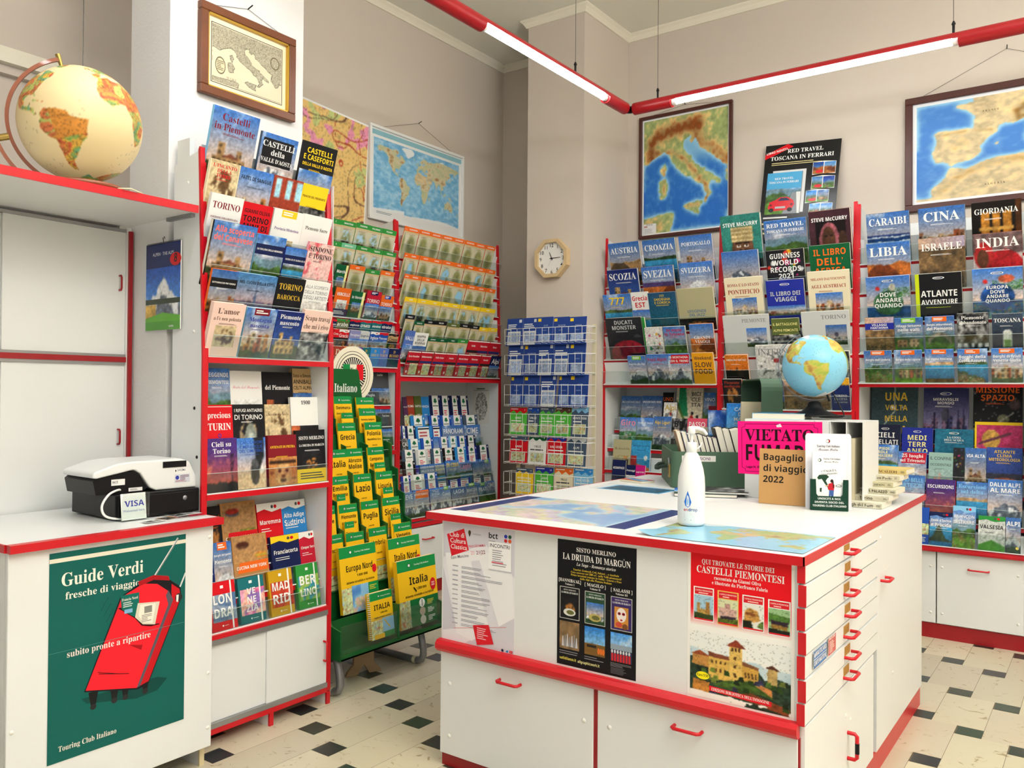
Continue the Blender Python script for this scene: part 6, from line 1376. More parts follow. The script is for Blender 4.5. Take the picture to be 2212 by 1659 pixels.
    def lg2(a): a.text('SAREMA', .62, .25, .009, '3a4a6a', 'n', maxw=.7); a.poly([(.08, .45), (.15, .85), (.22, .45), (.15, .05)], '2a3a4a')
    sheet('maker_badge', .05, .013, lg2, 'print', (.125, -.0068, .062), parent=o, t=.0004)
    def qr(a): a.rect(.06, .2, .5, .8, 'd8d8d8'); a.text('bc.1', .27, .4, .007, 'dgrey', 'b', maxw=.36)
    sheet('sticker', .05, .022, qr, 'print', (-.11, .003, .03), parent=t, t=.0004)
    sheet('sticker', .052, .013, lambda a: a.micro(.1, .2, .9, .8, 3, '8a8a8a', 4), 'print', (-.045, .003, .004), parent=t, t=.0004)
    MB().tube(smooth([(-.09, .02, .008), (-.115, -.006, .014), (-.155, -.02, .002), (-.182, -.026, -.035), (-.172, -.03, -.07), (-.125, -.03, -.086), (-.05, -.03, -.0895)]), .0042, 0, 8).build('power_cable', 'wcable', t)
    t = thing('card_sign', 'small clear stand with a white card reading VISA', 'sign', (-2.838, 1.633, .9305), FX)
    m = MB(); m.prism([(0, 0), (.05, 0), (.05, .002), (.0135, .002), (.0015, .1), (-.001, .1)], 0, -.05, .05, 0); m.build('acrylic_stand', 'acr', t)
    def visa(a): a.rect(0, 0, 1, 1, 'f4f4f2'); a.text('VISA', .54, .5, .02, '1a2fa8', 'b', maxw=.78, sx=1.1); a.poly([(.13, .72), (.22, .72), (.26, .55)], '1a2fa8'); a.text('Welcomed here', .5, .3, .0085, '8a96c8', 'n', maxw=.86)
    sheet('card', .094, .094, visa, 'print', (0, .0125, .004), (R(-6.5), 0, 0), t=.0008, parent=t)
    lv = [(-2.80, 1.76, .1, .06, .25, 'kraft', 'brown printed leaflet flat on the counter edge'), (-2.79, 1.815, .11, .05, -.1, 'crimson', 'red printed leaflet flat on the counter edge'), (-2.835, 1.83, .12, .07, .12, 'lgrey', 'pale grey leaflet lying beside the cash drawer'), (-2.77, 1.66, .08, .04, .05, 'white', 'small white slip lying before the card sign')]
    for i, (x, y, w, h, r, c, lb) in enumerate(lv):
        def dr(a, c=c, i=i): a.rect(0, 0, 1, 1, c); a.pic(.05, .1, .5, .9, 'bw', i); a.micro(.55, .2, .95, .8, 4, 'dgrey', i)
        tag(sheet('leaflet', w, h, dr, 'gloss', (x+.02, y, .931+.0006*i), (-PI/2, 0, PI/2+r)), lb, 'leaflet', 'leaflets on the cash counter')
left_side()

# ------------------------------------------------------------------ globes
def globe_ball(r, lon0, style, tilt_axis, parent, name='ball'):
    nu, nv = 360, 180; lon, lat = np.meshgrid(np.linspace(-180, 180, nu, endpoint=False)+180/nu, np.linspace(-90, 90, nv, endpoint=False)+90/nv); im = world_art(lon, lat, style, 4)
    mb = MB(); i0 = 0
    for j in range(nv+1):
        a = -PI/2+PI*j/nv
        for i in range(nu): b = R(360*i/nu-180-lon0); mb.v.append((r*math.cos(a)*math.cos(b), r*math.cos(a)*math.sin(b), r*math.sin(a)))
    for j in range(nv):
        for i in range(nu): k = (i+1) % nu; mb.f.append((j*nu+i, j*nu+k, (j+1)*nu+k, (j+1)*nu+i))
    n = nu*nv; mb.m = [0]*n; mb.sm = [True]*n; mb.c = corners(im, True)
    return mb.build(name, ['gloss' if style == 'globe' else 'print'], parent)
def arc(r, a0, a1, n=40): return [(0, r*math.sin(a), r*math.cos(a)) for a in [a0+(a1-a0)*k/n for k in range(n+1)]]
def band(pts, w, t, mat, name, parent):
    """flat bent strip in the yz plane of its parent, w wide along x, t thick"""
    m = MB(); n = len(pts); v = []
    for (x, y, z) in pts:
        q = Vector((0, y, z)).normalized()
        for dx, dr in ((-w/2, 0), (w/2, 0), (w/2, t), (-w/2, t)): v.append((dx, y+q.y*dr, z+q.z*dr))
    f = [(4*i+k, 4*i+(k+1) % 4, 4*i+4+(k+1) % 4, 4*i+4+k) for i in range(n-1) for k in range(4)]+[(3, 2, 1, 0), (4*n-4, 4*n-3, 4*n-2, 4*n-1)]
    m.mesh(v, f, 0); return m.build(name, mat, parent)
def globes():
    # antique globe: local +x looks at the viewer, axis leans to local +y... (the meridian side)
    c = Vector((-3.0, 1.50, 2.347)); yaw = math.atan2(-c.y, -c.x)
    t = thing('antique_globe', 'large cream antique globe in a wooden meridian on the overhead shelf', 'globe', (c.x, c.y, 2.1125), (0, 0, yaw)); hz = c.z-2.1125
    ax = dict(loc=(0, 0, hz), rot=(R(18), R(5), 0))
    tilt(globe_ball(.202, -40, 'antique', 0, t), ax)
    tilt(band(arc(.222, R(0), R(-180), 60), .014, .012, 'redwood', 'meridian_arc', t), ax)
    for s in (1, -1): tilt(MB().tube([(0, 0, s*.2), (0, 0, s*.246)], [.006, .009], 0, 12).build('pivot_knob', 'brass', t), ax)
    tilt(MB().tube([(0, -.232, 0), (0, -.266, 0)], .012, 0, 14).build('brass_pin', 'brass', t), ax)
    band([(0, p[1]-.004, p[2]) for p in arc(.262, R(-92), R(-149), 30)], .016, .012, 'redwood', 'stand_arc', t).location = (0, 0, hz)
    m = MB(); m.tube([(.12*math.cos(q), .0+.14*math.sin(q), .009) for q in [2*PI*k/40 for k in range(40)]], .009, 0, 8, closed=True); m.box(-.012, .012, -.2, .14, .003, .014); m.build('base_ring', 'redwood', t)
    MB().tube([(.06, .1, .006), (.1, .16, .004), (.04, .2, .004), (-.1, .22, .004)], .003, 0, 6).build('power_cord', 'beige', t)
    # blue globe on the organizer
    c = Vector((-1.067, 3.75, 1.529)); yaw = math.atan2(-c.y, -c.x)
    t = thing('blue_globe', 'small bright blue globe with clear arc and black foot', 'globe', (c.x, c.y, 1.3), (0, 0, yaw)); hz = c.z-1.3
    ax = dict(loc=(0, 0, hz), rot=(R(22), 0, 0))
    tilt(globe_ball(.137, -60, 'globe', 0, t), ax)
    tilt(band(arc(.15, R(0), R(-180), 50), .022, .013, 'clear', 'meridian_arc', t), ax)
    m = MB(); m.prism([(.152*math.sin(a), .152*math.cos(a)) for a in [R(-175*k/40) for k in range(41)]]+[(.149*math.sin(a), .149*math.cos(a)) for a in [R(-175*k/40) for k in range(40, -1, -1)]], 0, -.004, .004, 0); tilt(m.build('degree_scale', 'grey', t), ax)
    for s in (1, -1): tilt(MB().tube([(0, 0, s*.136), (0, 0, s*.168)], [.004, .006], 0, 10).build('pivot_knob', 'black', t), ax)
    MB().lathe([(0, .006), (.085, .006), (.08, .014), (.045, .03), (.026, .05), (.022, .066), (.014, .072), (0, .073)], 36, 0, (0, 0), sy=1.2).build('foot', 'black', t)
    MB().tube(smooth([(0, .07, .12), (.01, .1, .06), (.03, .12, .012), (.06, .09, .004), (.07, .02, .006), (.04, .11, .01), (-.02, .13, .005)]), .0028, 0, 6).build('power_cord', 'black', t)
def tilt(o, ax): o.location = ax['loc']; o.rotation_euler = ax['rot']; return o
globes()
# ------------------------------------------------------------------ the display counter in the middle
def island():
    x0, x1, y0, y1, zt = -2.115, -.70, 2.37, 4.235, .947
    t = thing('display_counter', 'big white counter with red edges, posters in front and flat map drawers', 'counter', (-1.4, 3.25, 0))
    O = (1.4, -3.25, 0)
    def mk(m, name, mats, par=None): return m.build(name, mats, par or t, O if par is None else (0, 0, 0))
    m = MB(); m.box(x0+.004, x1-.004, y0+.004, y1-.004, zt-.024, zt-.0006, 0); mk(m, 'worktop', 'white')
    m = MB(); m.box(x0, x1, y0, y0+.004, zt-.026, zt, 0); m.box(x0, x1, y1-.004, y1, zt-.026, zt, 0); m.box(x0, x0+.004, y0, y1, zt-.026, zt, 0); m.box(x1-.004, x1, y0, y1, zt-.026, zt, 0); mk(m, 'edge_strip', 'red')
    bx0, by, by1 = -2.05, 2.395, 4.16
    BX(bx0, -.722, by, by+.02, .47, zt-.026).build('front_panel', 'white', t, O)
    m = MB(); pr = [(by, .43), (by-.018, .432), (by-.03, .445), (by-.03, .462), (by-.02, .474), (by, .476)]; m.prism(pr, 0, bx0-.006, -.718, 0); mk(m, 'moulding', 'red')
    for a, b, hx in ((bx0, -1.389, -1.726), (-1.372, -.722, -1.053)):
        o = BX(a, b, by-.004, by+.016, .05, .428, 0, (1, 1, 1), .002).build('cabinet_door', 'white', t, O)
        handle(o, (hx-.045, by-.004, .378), (hx+.045, by-.004, .378), (0, -.028, 0), .0055)
        for sx in (a+.045, b-.035):
            for z in (.315, .12): MB().lathe([(0, .004), (.006, .003), (.0085, 0)], 12).build('screw_cap', 'screw', o, (sx, by-.004, z), (PI/2, 0, 0))
    m = MB(); m.box(-1.389, -1.372, by+.002, by+.02, .05, .43, 0); m.box(-.722, -.716, by-.002, by+.02, .05, .43, 0); m.box(bx0, -.722, by+.01, by+.03, 0, .05, 0); mk(m, 'door_frame', 'dred')
    BX(bx0, bx0+.02, by+.02, by1, .0, zt-.026).build('side_panel', 'white', t, O); BX(bx0, -.72, by1-.02, by1, 0, zt-.026).build('rear_panel', 'white', t, O)
    m = MB(); m.box(-.74, -.721, by+.02, by1-.021, .1, zt-.03, 0); mk(m, 'gap_shade_backing', 'dark')  # near-black sheet: the shade of the drawer gaps is put into its colour
    zs = [.922, .868, .802, .735, .668, .60, .534, .468]
    for i in range(7):
        za, zb = zs[i+1]+.003, zs[i]-.003; out = .003*(i % 2)
        o = BX(-.721+out, -.702+out, by-.012, 3.272, za, zb).build('map_drawer', 'white', t, O)
        BX(-.7225+out, -.7005+out, by-.016, by-.012, za, zb).build('edge_strip', 'red', o)
        zh = za+.022; handle(o, (-.702+out, 2.80, zh), (-.702+out, 2.885, zh), (.03, 0, 0), .0055)
        BX(-.702+out, -.7005+out, 2.80, 2.865, zh+.004, min(zh+.032, zb-.002)).build('label_tab', 'tabl', o)
    BX(-.721, -.704, 3.276, by1, .09, zt-.028).build('side_panel', 'white', t, O)
    o = BX(-.721, -.704, by+.004, 3.226, .09, .462, 0, (1, 1, 1), .001).build('side_door', 'white', t, O)
    handle(o, (-.704, 2.862, .215), (-.704, 2.862, .298), (.03, 0, 0), .0065); MB().tube([(-.6735, 2.862, .236), (-.6735, 2.862, .27)], .0072, 0, 10).build('grip_sleeve', 'black', o)
    o = BX(-.704, -.7035, 3.3, 3.5, .5, .74).build('access_panel', 'white', t, O); handle(o, (-.704, 3.33, .71), (-.704, 3.405, .71), (.03, 0, 0), .0055)
    for y, z in ((2.84, .36), (2.9, .33), (3.33, .905), (3.33, .87), (3.55, .31)): MB().lathe([(0, .003), (.006, .002), (.0075, 0)], 10).build('screw_cap', 'screw', t, (-.704+O[0], y+O[1], z), (0, PI/2, 0))
    m = MB(); m.box(-.735, -.71, by+.004, by1, .0, .088, 0); mk(m, 'plinth', 'red')
    # stickers on the drawers
    def naut(a): a.rect(0, 0, 1, 1, '2f6fb8'); a.rect(0, .49, 1, .53, 'white'); a.text('NAUTICARD', .56, .64, .014, 'white', 'b', maxw=.82); a.text('CARTE NAUTICHE', .5, .15, .013, 'white', 'b', maxw=.92); a.ell(.08, .75, .04, .14, 'white')
    tag(sheet('sticker', .13, .05, naut, 'gloss', (-.6965, 2.518, .613), FX), 'blue sticker reading NAUTICARD on a map drawer', 'sticker')
    def pk(a): a.rect(0, 0, 1, 1, 'c9504f'); a.text('NAUTICARD', .5, .84, .008, 'white', 'b', maxw=.8); a.micro(.1, .08, .9, .76, 7, 'f0d0c8', 3)
    tag(sheet('sticker', .083, .053, pk, 'gloss', (-.6965, 2.645, .613), FX), 'small red sticker with lines of text on a map drawer', 'sticker')
    # posters on the front
    yp = by-.0007
    def club(a):
        a.rect(0, 0, 1, 1, 'eeecf2'); a.poly([(0, .7), (.6, .86), (1, .62), (1, 1), (0, 1)], 'd8d6e0'); a.poly([(0, .08), (.2, .12), (.0, .62)], 'd2d0da'); a.poly([(.3, .0), (1, .3), (1, 0)], 'd8d6de'); a.poly([(.03, .74), (.95, .82), (1, .3), (.42, .04), (.2, .08)], 'f4f3f6'); a.poly([(.4, .7), (.52, .72), (.8, .2), (.68, .15)], 'e2e0e8')
        a.poly([(.05, .9), (.3, .965), (.37, .79), (.12, .72)], 'dd1f2e')
        for i, w in enumerate(('Club di', 'Cultura', 'Classica')): a.text(w, .09+.01*i, .885-.05*i, .017, 'white', 'n', 'l', rot=R(1), maxw=.26)
        a.text('Ezio Mancino', .12, .695, .011, '6a6a70', 'n', 'l', rot=R(12)); a.text('PROGRAMMA', .37, .81, .009, 'e06a78', 'n', 'l', rot=R(10)); a.text('20', .4, .755, .013, 'f0b0b4', 'n', 'l', rot=R(10)); a.text('21|22', .48, .765, .013, '8a2030', 'n', 'l', rot=R(10))
        a.poly([(.36, .935), (.4, .935), (.38, .9)], '2a2a20'); a.ell(.38, .94, .02, .018, '4a4a20'); a.micro(.43, .92, .6, .94, 1, 'b8b8c0', 3); a.text('bct', .65, .915, .019, '17171c', 'b', 'l'); a.micro(.65, .885, .74, .9, 1, '9a9aa4', 2)
        for i, c in enumerate(('2a3ab0', '2a5a3a', 'c92a30', 'e0602a')): a.ell(.88+.055*(i % 2), .945-.035*(i//2), .022, .015, c)
        a.rect(.655, .655, .965, .885, 'c9c8d0'); a.rect(.65, .665, .955, .89, 'faf9fa'); a.text('INCONTRI', .8, .845, .013, '33333a', 'n', maxw=.27); a.micro(.7, .69, .9, .83, 8, '9a9aa4', 4, .4); a.micro(.69, .715, .92, .73, 1, 'e05a6a', 7, .6)
        for i in range(13): y = .64-.04*i; a.rect(.14, y, .22, y+.008, 'a8a8b2'); a.micro(.27, y-.012, .27+.3+.35*((i*7) % 5)/5, y+.012, 2, '8c8c98', i, .32)
        a.line((.16, .115), (.9, .215), .0012, 'd84050'); a.poly([(.44, .175), (.66, .205), (.73, .055), (.5, .02)], 'dd1f2e'); a.micro(.5, .07, .66, .17, 6, 'f4c8cc', 9, .4)
        a.ell(.85, .025, .016, .011, '1a2a4a'); a.poly([(.895, .025), (.92, .035), (.93, .02), (.905, .015)], '2a8fd0'); a.rect(.945, .015, .985, .035, 'd81f2e'); a.poly([(.96, .019), (.96, .031), (.972, .025)], 'white')
    tag(sheet('poster', .33, .44, club, 'print', (-1.878, yp, .472), step=.00004), 'white poster with red tilted squares at the counter front corner', 'poster', 'posters on the counter front')
    def druida(a):
        a.rect(0, 0, 1, 1, '121217'); a.text('SISTO MERLINO', .5, .915, .0145, 'f2f0ea', 's', maxw=.5); a.text('LA DRUIDA DI MARGÙN', .5, .845, .021, 'f4f2ec', 's', maxw=.86); a.text('La Saga - Romanzo storico', .5, .805, .0105, 'e4e2dc', 'i', maxw=.5)
        for i, w in enumerate(('Taurini, Graioceli, Ceti, Salassi ... e Annibale', 'Cosa successe nel 200 a.C. nelle Valli piemontesi?', 'Prime invasioni romane in Gallia - Guerre e Pace', 'dalle Alpi alla Pianura Padana')): a.text(w, .5, .765-.022*i, .0062, 'e0c23a', 's', maxw=.74)
        for i, (w, v, c, sc) in enumerate((('[HANNIBA’AL]', 'Volume I', '15151a', 'ng'), ('[ MAGILO ]', 'Volume II', '2a4a38', 'mt'), ('[ SALASSI ]', 'Volume III', '3a2a66', 'pt1'))):
            xc = .165+.33*i; yo = -.006*i; a.text(w, xc, .665+yo, .0105, 'f0eee6', 's', maxw=.29); a.text(v, xc, .64+yo, .0065, 'e8e6de', 's')
            a.rect(xc-.13, .37+yo, xc+.13, .625+yo, 'c8c8c0'); a.rect(xc-.123, .375+yo, xc+.123, .62+yo, c); a.text('SISTO MERLINO', xc, .597+yo, .0042, 'd8d8d0', 's', maxw=.16); a.text('LA DRUIDA DI MARGÙN', xc, .573+yo, .006, 'f0f0ea', 's', maxw=.22)
            if i < 2: a.pic(xc-.11, .39+yo, xc+.11, .54+yo, sc, 31+i, .003); a.ell(xc, .425+yo, .08, .03, 'b8a860' if i else 'd8d8d0'); a.ell(xc+.01, .425+yo, .05, .018, '6a6a3a')
            else:
                a.rect(xc-.085, .39+yo, xc+.085, .55+yo, 'c98a3a'); a.ell(xc, .49+yo, .06, .055, 'eae4e0')
                for s in (-1, 1): a.ell(xc+s*.026, .5+yo, .02, .012, 'b02a3a'); a.ell(xc+s*.026, .5+yo, .011, .006, '17171a')
                a.ell(xc, .452+yo, .015, .007, 'b01c2a'); a.ell(xc-.03, .415+yo, .04, .02, 'c94a3a'); a.ell(xc+.045, .405+yo, .035, .022, '7a4a2a')
            y0_, y1_ = .13+yo, .35+yo
            if i == 0: a.pic(xc-.13, y0_, xc+.13, y1_, 'cot', 3, .003); a.grid(xc-.13, y0_, xc+.13, y1_, mixc('5f5038', 'b08a60', fbm(24, 36, 5, 4)*1.2-.1)); [a.poly([(xc-.1+.03*k, y0_+.02), (xc-.07+.03*k, y0_+.02), (xc-.08+.03*k, y0_+.1+.01*(k % 3)), (xc-.09+.03*k, y0_+.1+.01*(k % 3))], '8f8f94' if k % 2 else 'c4c4c8') for k in range(7)]
            if i == 1: a.pic(xc-.13, y0_, xc+.13, y1_, 'mt', 8, .003); a.rect(xc-.13, y0_, xc+.13, y0_+.09, '7a5a2c'); [a.ell(xc-.09+.02*k, y0_+.07, .012, .012, '2a2420') for k in range(6)]; [a.ell(xc+.05+.03*k, y0_+.04, .016, .025, 'd8702a') for k in range(3)]
            if i == 2: a.pic(xc-.13, y0_, xc+.13, y1_, 'k2', 9, .003); a.rect(xc-.13, y0_+.09, xc+.13, y0_+.13, '8fa0b0'); a.rect(xc-.13, y0_, xc+.13, y0_+.09, '2a3452'); [a.rect(xc-.12+.035*k, y0_, xc-.095+.035*k, y0_+.06, 'c02a30') for k in range(7)]; [a.ell(xc-.11+.035*k, y0_+.075, .012, .014, 'd0d0d4') for k in range(7)]
            a.micro(xc-.13, .085+yo, xc+.13, .12+yo, 2+2*(i == 2), '8a8a8e', i, .35)
        a.text('vallidilanzo.it', .04, .045, .0085, 'e8d860', 'b', 'l', maxw=.22); a.text('allgraphicwork.it', .28, .042, .0085, 'e8e6a0', 'b', 'l', maxw=.28); a.micro(.7, .02, .96, .07, 5, '77777c', 4, .35)
    tag(sheet('poster', .299, .422, druida, 'print', (-1.384, yp, .483), step=.00003, back='121217'), 'black poster with three small book covers in the centre of the counter front', 'poster', 'posters on the counter front')
    def cast(a):
        a.rect(0, 0, 1, 1, 'f6f4f0'); n = 14; a.rect(.03, .62, .97, .985, 'e8101e')
        g = np.zeros((n, 1, 3)); 
        for k in range(n): g[k, 0] = np.array(C('f4f0ea'))*(1-(k+.5)/n)+np.array(C('e8101e'))*(k+.5)/n
        a.grid(.03, .5, .97, .621, g)
        a.text('QUI TROVATE LE STORIE DEI', .48, .912, .0145, 'white', 's', maxw=.68); a.text('CASTELLI PIEMONTESI', .5, .852, .021, 'white', 's', maxw=.82); a.text('raccontate da Gianni Oliva', .48, .818, .0105, 'white', 's', maxw=.44); a.text('e illustrate da Pierfranco Fabris', .5, .785, .0105, 'white', 's', maxw=.52)
        for i in range(4):
            xa = .06+.235*i; xb = xa+.2; a.rect(xa, .53-.004*i, xb, .755-.004*i, ['white', 'e8c060', 'white', 'white'][i]); a.rect(xa+.012, .705-.004*i, xb-.012, .748-.004*i, 'd8202c'); a.text('CASTELLI PIEMONTESI', (xa+xb)/2, .727-.004*i, .0042, 'ffe8e0', 's', maxw=.16); a.micro(xa+.05, .709-.004*i, xb-.05, .722-.004*i, 1, 'ffd0c8', i)
            a.pic(xa+.006, .538-.004*i, xb-.006, .70-.004*i, ['rk', 'vil', 'hil', 'fo'][i], 60+i, .0035); a.rect(xa+.01, .535-.004*i, xb-.01, .545-.004*i, 'd8202c')
            Q = [[([(.15, .0), (.85, 0), (.85, .42), (.15, .4)], 'c8a050', .4), ([(.15, .3), (.3, .3), (.3, .68), (.15, .68)], 'b88a4a', .3), ([(.6, .25), (.8, .25), (.8, .75), (.6, .75)], 'a8783a', .3), ([(0, 0), (1, 0), (1, .2), (0, .25)], '3a4a22', .7)], [([(.05, .2), (.9, .15), (.95, .62), (.05, .66)], 'dcb4a8', .3), ([(.35, .62), (.6, .6), (.6, .82), (.35, .84)], 'c89a90', .3), ([(0, 0), (1, 0), (1, .22), (0, .18)], '6a7a2a', .7), ([(.1, .15), (.9, .2), (.9, .3), (.1, .28)], '3a2a3a', .5)],
                 [([(.05, .3), (.5, .25), (.85, .35), (.7, .75), (.3, .85), (.1, .7)], 'd8a050', .5), ([(.1, .55), (.6, .5), (.6, .62), (.1, .66)], '9a5a2a', .4), ([(0, 0), (.5, 0), (.4, .3), (0, .3)], '202418', .6), ([(.7, .1), (1, 0), (1, .35), (.85, .3)], '6a8a3a', .4)], [([(0, .45), (1, .5), (1, .7), (0, .8)], '5a8a3a', .6), ([(.1, .35), (.9, .3), (.9, .5), (.1, .52)], '3a2a3a', .5), ([(.1, .2), (.9, .15), (.9, .33), (.1, .35)], 'a8803a', .6), ([(0, 0), (1, 0), (1, .15), (0, .18)], '22281c', .6)]][i]
            a.grid(xa+.006, .545-.004*i, xb-.006, .70-.004*i, raster(26, 34, ['a8cce0', 'd8dcb0', 'e8e8e0', '9ac08a'][i], Q, 90+i, .06))
        nx, ny = 150, 110; F = fbm(nx, ny, 8, 6); X, Y = np.meshgrid((np.arange(nx)+.5)/nx, (np.arange(ny)+.5)/ny); bg = mixc('f6f3ec', 'e4ecec', F)
        J = fbm(nx, 2, 4, 9, 3)[0]; m = (Y < .74-.12*X+.1*(J-.5)) & (Y > .3); bg[m] = mixc('a8c4d0', 'dfe8e8', F)[m]
        tr = Y < .6-.1*X+.32*(J-.5)+.08*(F-.5); bg[tr] = (np.array(C('2c4030'))*(.35+1.3*fbm(nx, ny, 3, 22, 3)[..., None]))[tr]
        T = lambda pts: [((x-.03)/.94, (y-.02)/.44) for x, y in pts]
        y_, s_ = 'e3b85a', 'b8863a'; it = [(T([(.05, .235), (.21, .23), (.21, .3), (.05, .31)]), 'c8904a', .3), (T([(.04, .305), (.12, .335), (.23, .3)]), 'a04c2c', .3),
         (T([(.21, .165), (.42, .155), (.42, .315), (.21, .32)]), y_, .2), (T([(.21, .305), (.42, .3), (.42, .325), (.21, .335)]), '8a4a34', .3), (T([(.41, .14), (.53, .13), (.53, .40), (.41, .405)]), 'ecc468', .2), (T([(.53, .13), (.68, .14), (.68, .285), (.53, .30)]), 'd8a84a', .2), (T([(.53, .285), (.68, .27), (.68, .29), (.53, .31)]), '8a5a3a', .3),
         (T([(.385, .40), (.47, .445), (.565, .395), (.55, .39), (.40, .395)]), '8a3a24', .3), (T([(.76, .2), (.85, .195), (.85, .3), (.76, .305)]), 'c8a868', .3), (T([(.74, .3), (.8, .325), (.87, .295)]), '5a3022', .3), (T([(.64, .14), (.8, .12), (.8, .165), (.69, .185)]), 'd0884a', .3), (T([(.05, .06), (.22, .06), (.22, .13), (.06, .14)]), 'd08a3a', .35), (T([(.25, .12), (.5, .1), (.7, .12), (.85, .1), (.6, .19), (.4, .17)]), '4a6a2a', .6), (T([(.45, .075), (.96, .02), (.96, .065), (.6, .12)]), '8a4424', .5)]
        for k in range(8): it.append((T([(.235+.021*(k % 4)*2, .21 if k < 4 else .265), (.25+.021*(k % 4)*2, .21 if k < 4 else .265), (.25+.021*(k % 4)*2, .235 if k < 4 else .285), (.235+.021*(k % 4)*2, .235 if k < 4 else .285)]), '5a3c1c', .2))
        for k in range(4): it.append((T([(.55+.032*k, .21), (.567+.032*k, .21), (.567+.032*k, .245), (.55+.032*k, .245)]), '60421f', .2))
        for k in range(3): it.append((T([(.425+.035*k, .365), (.445+.035*k, .365), (.445+.035*k, .392), (.425+.035*k, .392)]), '4a2c18', .2)); it.append((T([(.45, .2+.055*k), (.475, .2+.055*k), (.475, .225+.055*k), (.45, .225+.055*k)]), '60421f', .2))
        for k in range(26): q = random.Random(k); cx, cy = .04+.92*q.random(), .05+.17*q.random(); it.append((T([(cx-.03, cy-.01), (cx+.03, cy-.012), (cx+.02, cy+.022), (cx-.02, cy+.02)]), ['2a4a1c', '56782e', '1c2a18', '7a8a3a', '3a3a5a'][k % 5], .6))
        im = raster(nx, ny, bg, it, 12, .03); w_ = (Y < .05+.09*F-.03*X); im[w_ & (F > .42)] = C('f6f3ec'); a.grid(.03, .02, .97, .46, im)
        a.ell(.155, .165, .065, .026, 'f8e81c'); a.text('Euro 9,90', .155, .158, .0085, '3a3a10', 's', maxw=.11); a.poly([(.22, .075), (.8, .058), (.8, .09), (.22, .108)], 'e01828'); a.text('EDIZIONI BIBLIOTECA DELL’IMMAGINE', .51, .076, .0085, 'white', 's', maxw=.54, rot=-.018)
    tag(sheet('poster', .326, .452, cast, 'print', (-.896, yp, .474), step=.00003), 'red and white poster with a painted yellow castle on the counter front', 'poster', 'posters on the counter front')
    UPF = (-PI/2, 0, 0)
    # map mats on the top
    def matA(a): a.rect(0, 0, 1, 1, '2a3a78'); a.grid(.1, .0, .9, 1, med_art(-6, 24, 30, 46, 130, 90, 'polit', 6)*.55+.4)
    tag(sheet('map_mat', .76, .528, matA, 'gloss', (-1.70, 2.474, .9475), UPF, t=.0012), 'flat map of Italy with dark blue side bands on the counter top', 'map', 'maps lying on the counter')
    lon, lat = np.meshgrid(np.linspace(-100, 160, 110), np.linspace(-60, 78, 70)); g = world_art(lon, lat, 'globe', 7)*.62+np.array(C('93b4cc'))*.38
    def PB(dy): return lambda u, v: ((u-.5)*.525, dy-.016*max(0, (.12-u)/.12)**2*max(0, (.4-v)/.4), v*.345)
    m = MB(); m.grid(PB(-.001), g); n0 = len(m.f); m.grid(PB(-.0002), np.full((20, 30, 3), .85)); o = m.build('map_mat', ['gloss'], None, (-.979, 2.414, .9475), UPF)
    tag(o, 'pale blue world map mat curling at one corner under the white bottle', 'map', 'maps lying on the counter')
    # soap bottle
    t = thing('pump_bottle', 'white pump bottle with blue drop logo standing on the counter', 'bottle', (-1.183, 2.70, .949), (0, 0, .42))
    m = MB(); m.lathe([(0, .001), (.04, .001), (.045, .005), (.0465, .012), (.0465, .135), (.045, .165), (.04, .195), (.032, .222), (.024, .242), (.018, .25), (.016, .252)], 40); o = m.build('bottle_body', 'bottle', t)
    MB().lathe([(.016, .25), (.0185, .252), (.0185, .283), (.017, .285), (0, .285)], 28).build('screw_collar', 'bottle', t)
    m = MB(); m.lathe([(.006, .285), (.006, .312), (.012, .315), (.013, .318), (.013, .335), (.011, .34), (0, .341)], 20); m.tube([(.0, 0, .332), (.022, 0, .333), (.04, 0, .327), (.052, 0, .312)], [.009, .0075, .006, .0045], 0, 12); m.build('pump_head', 'bottle', t)
    MB().tube([(.018, 0, .262), (.03, .004, .272), (.036, .006, .285)], [.002, .003, .002], 0, 6).build('lock_clip', 'bottle', t)
    m = MB(); a = Art(m, .09, .27, 0, 0)
    a.poly([(.36, .45), (.44, .37), (.5, .31), (.45, .26), (.36, .24), (.27, .26), (.22, .31), (.28, .37)], '2a6fd0'); a.poly([(.36, .38), (.4, .32), (.38, .27), (.33, .29)], '9cc8f0'); a.poly([(.3, .3), (.34, .27), (.31, .255)], 'd0e4f8')
    a.text('en', .2, .195, .0115, 'd0405a', 'n', 'l'); a.text('drop', .385, .195, .0115, '3a5a9a', 'n', 'l'); a.micro(.22, .145, .6, .175, 3, 'e08a94', 3, .35); a.micro(.22, .11, .75, .135, 3, 'a0a4ac', 4, .35); a.micro(.24, .075, .5, .09, 1, '8a8a90', 2, .5)
    rr = .0468
    m.v = [(rr*math.sin(x/rr), -rr*math.cos(x/rr)-.0001*i/len(m.v), z) for i, (x, y, z) in enumerate(m.v)]; m.build('label_print', 'gloss', o)
    # things at the back of the top
    Z = .9475
    def folder(a): a.rect(0, 0, 1, 1, '4f97c8'); a.pic(.05, .1, .95, .9, 'deep', 4); a.rect(.0, 0, .06, 1, '8fc4e8')
    o = sheet('map_folder', .33, .19, folder, 'gloss', (-1.83, 3.45, Z), (-PI/2, 0, -.05), t=.006, back='8fc4e8'); tag(o, 'thin blue map folder lying flat behind the map of Italy', 'folder')
    o = sheet('paper_sheet', .36, .22, lambda a: a.rect(0, 0, 1, 1, 'e4ecf0'), 'gloss', (-1.86, 3.47, Z-.0003), (-PI/2, 0, .06), t=.0005); tag(o, 'thin clear white sheet under the blue map folder', 'paper')
    o = book('booklet', .15, .10, .01, 'INDIA;b;white;cream;cart;f;Rred', 5, (-1.99, 3.79, Z+.01), (-PI/2, 0, -.25)); tag(o, 'small colourful booklet lying flat beside the green suitcase', 'booklet')
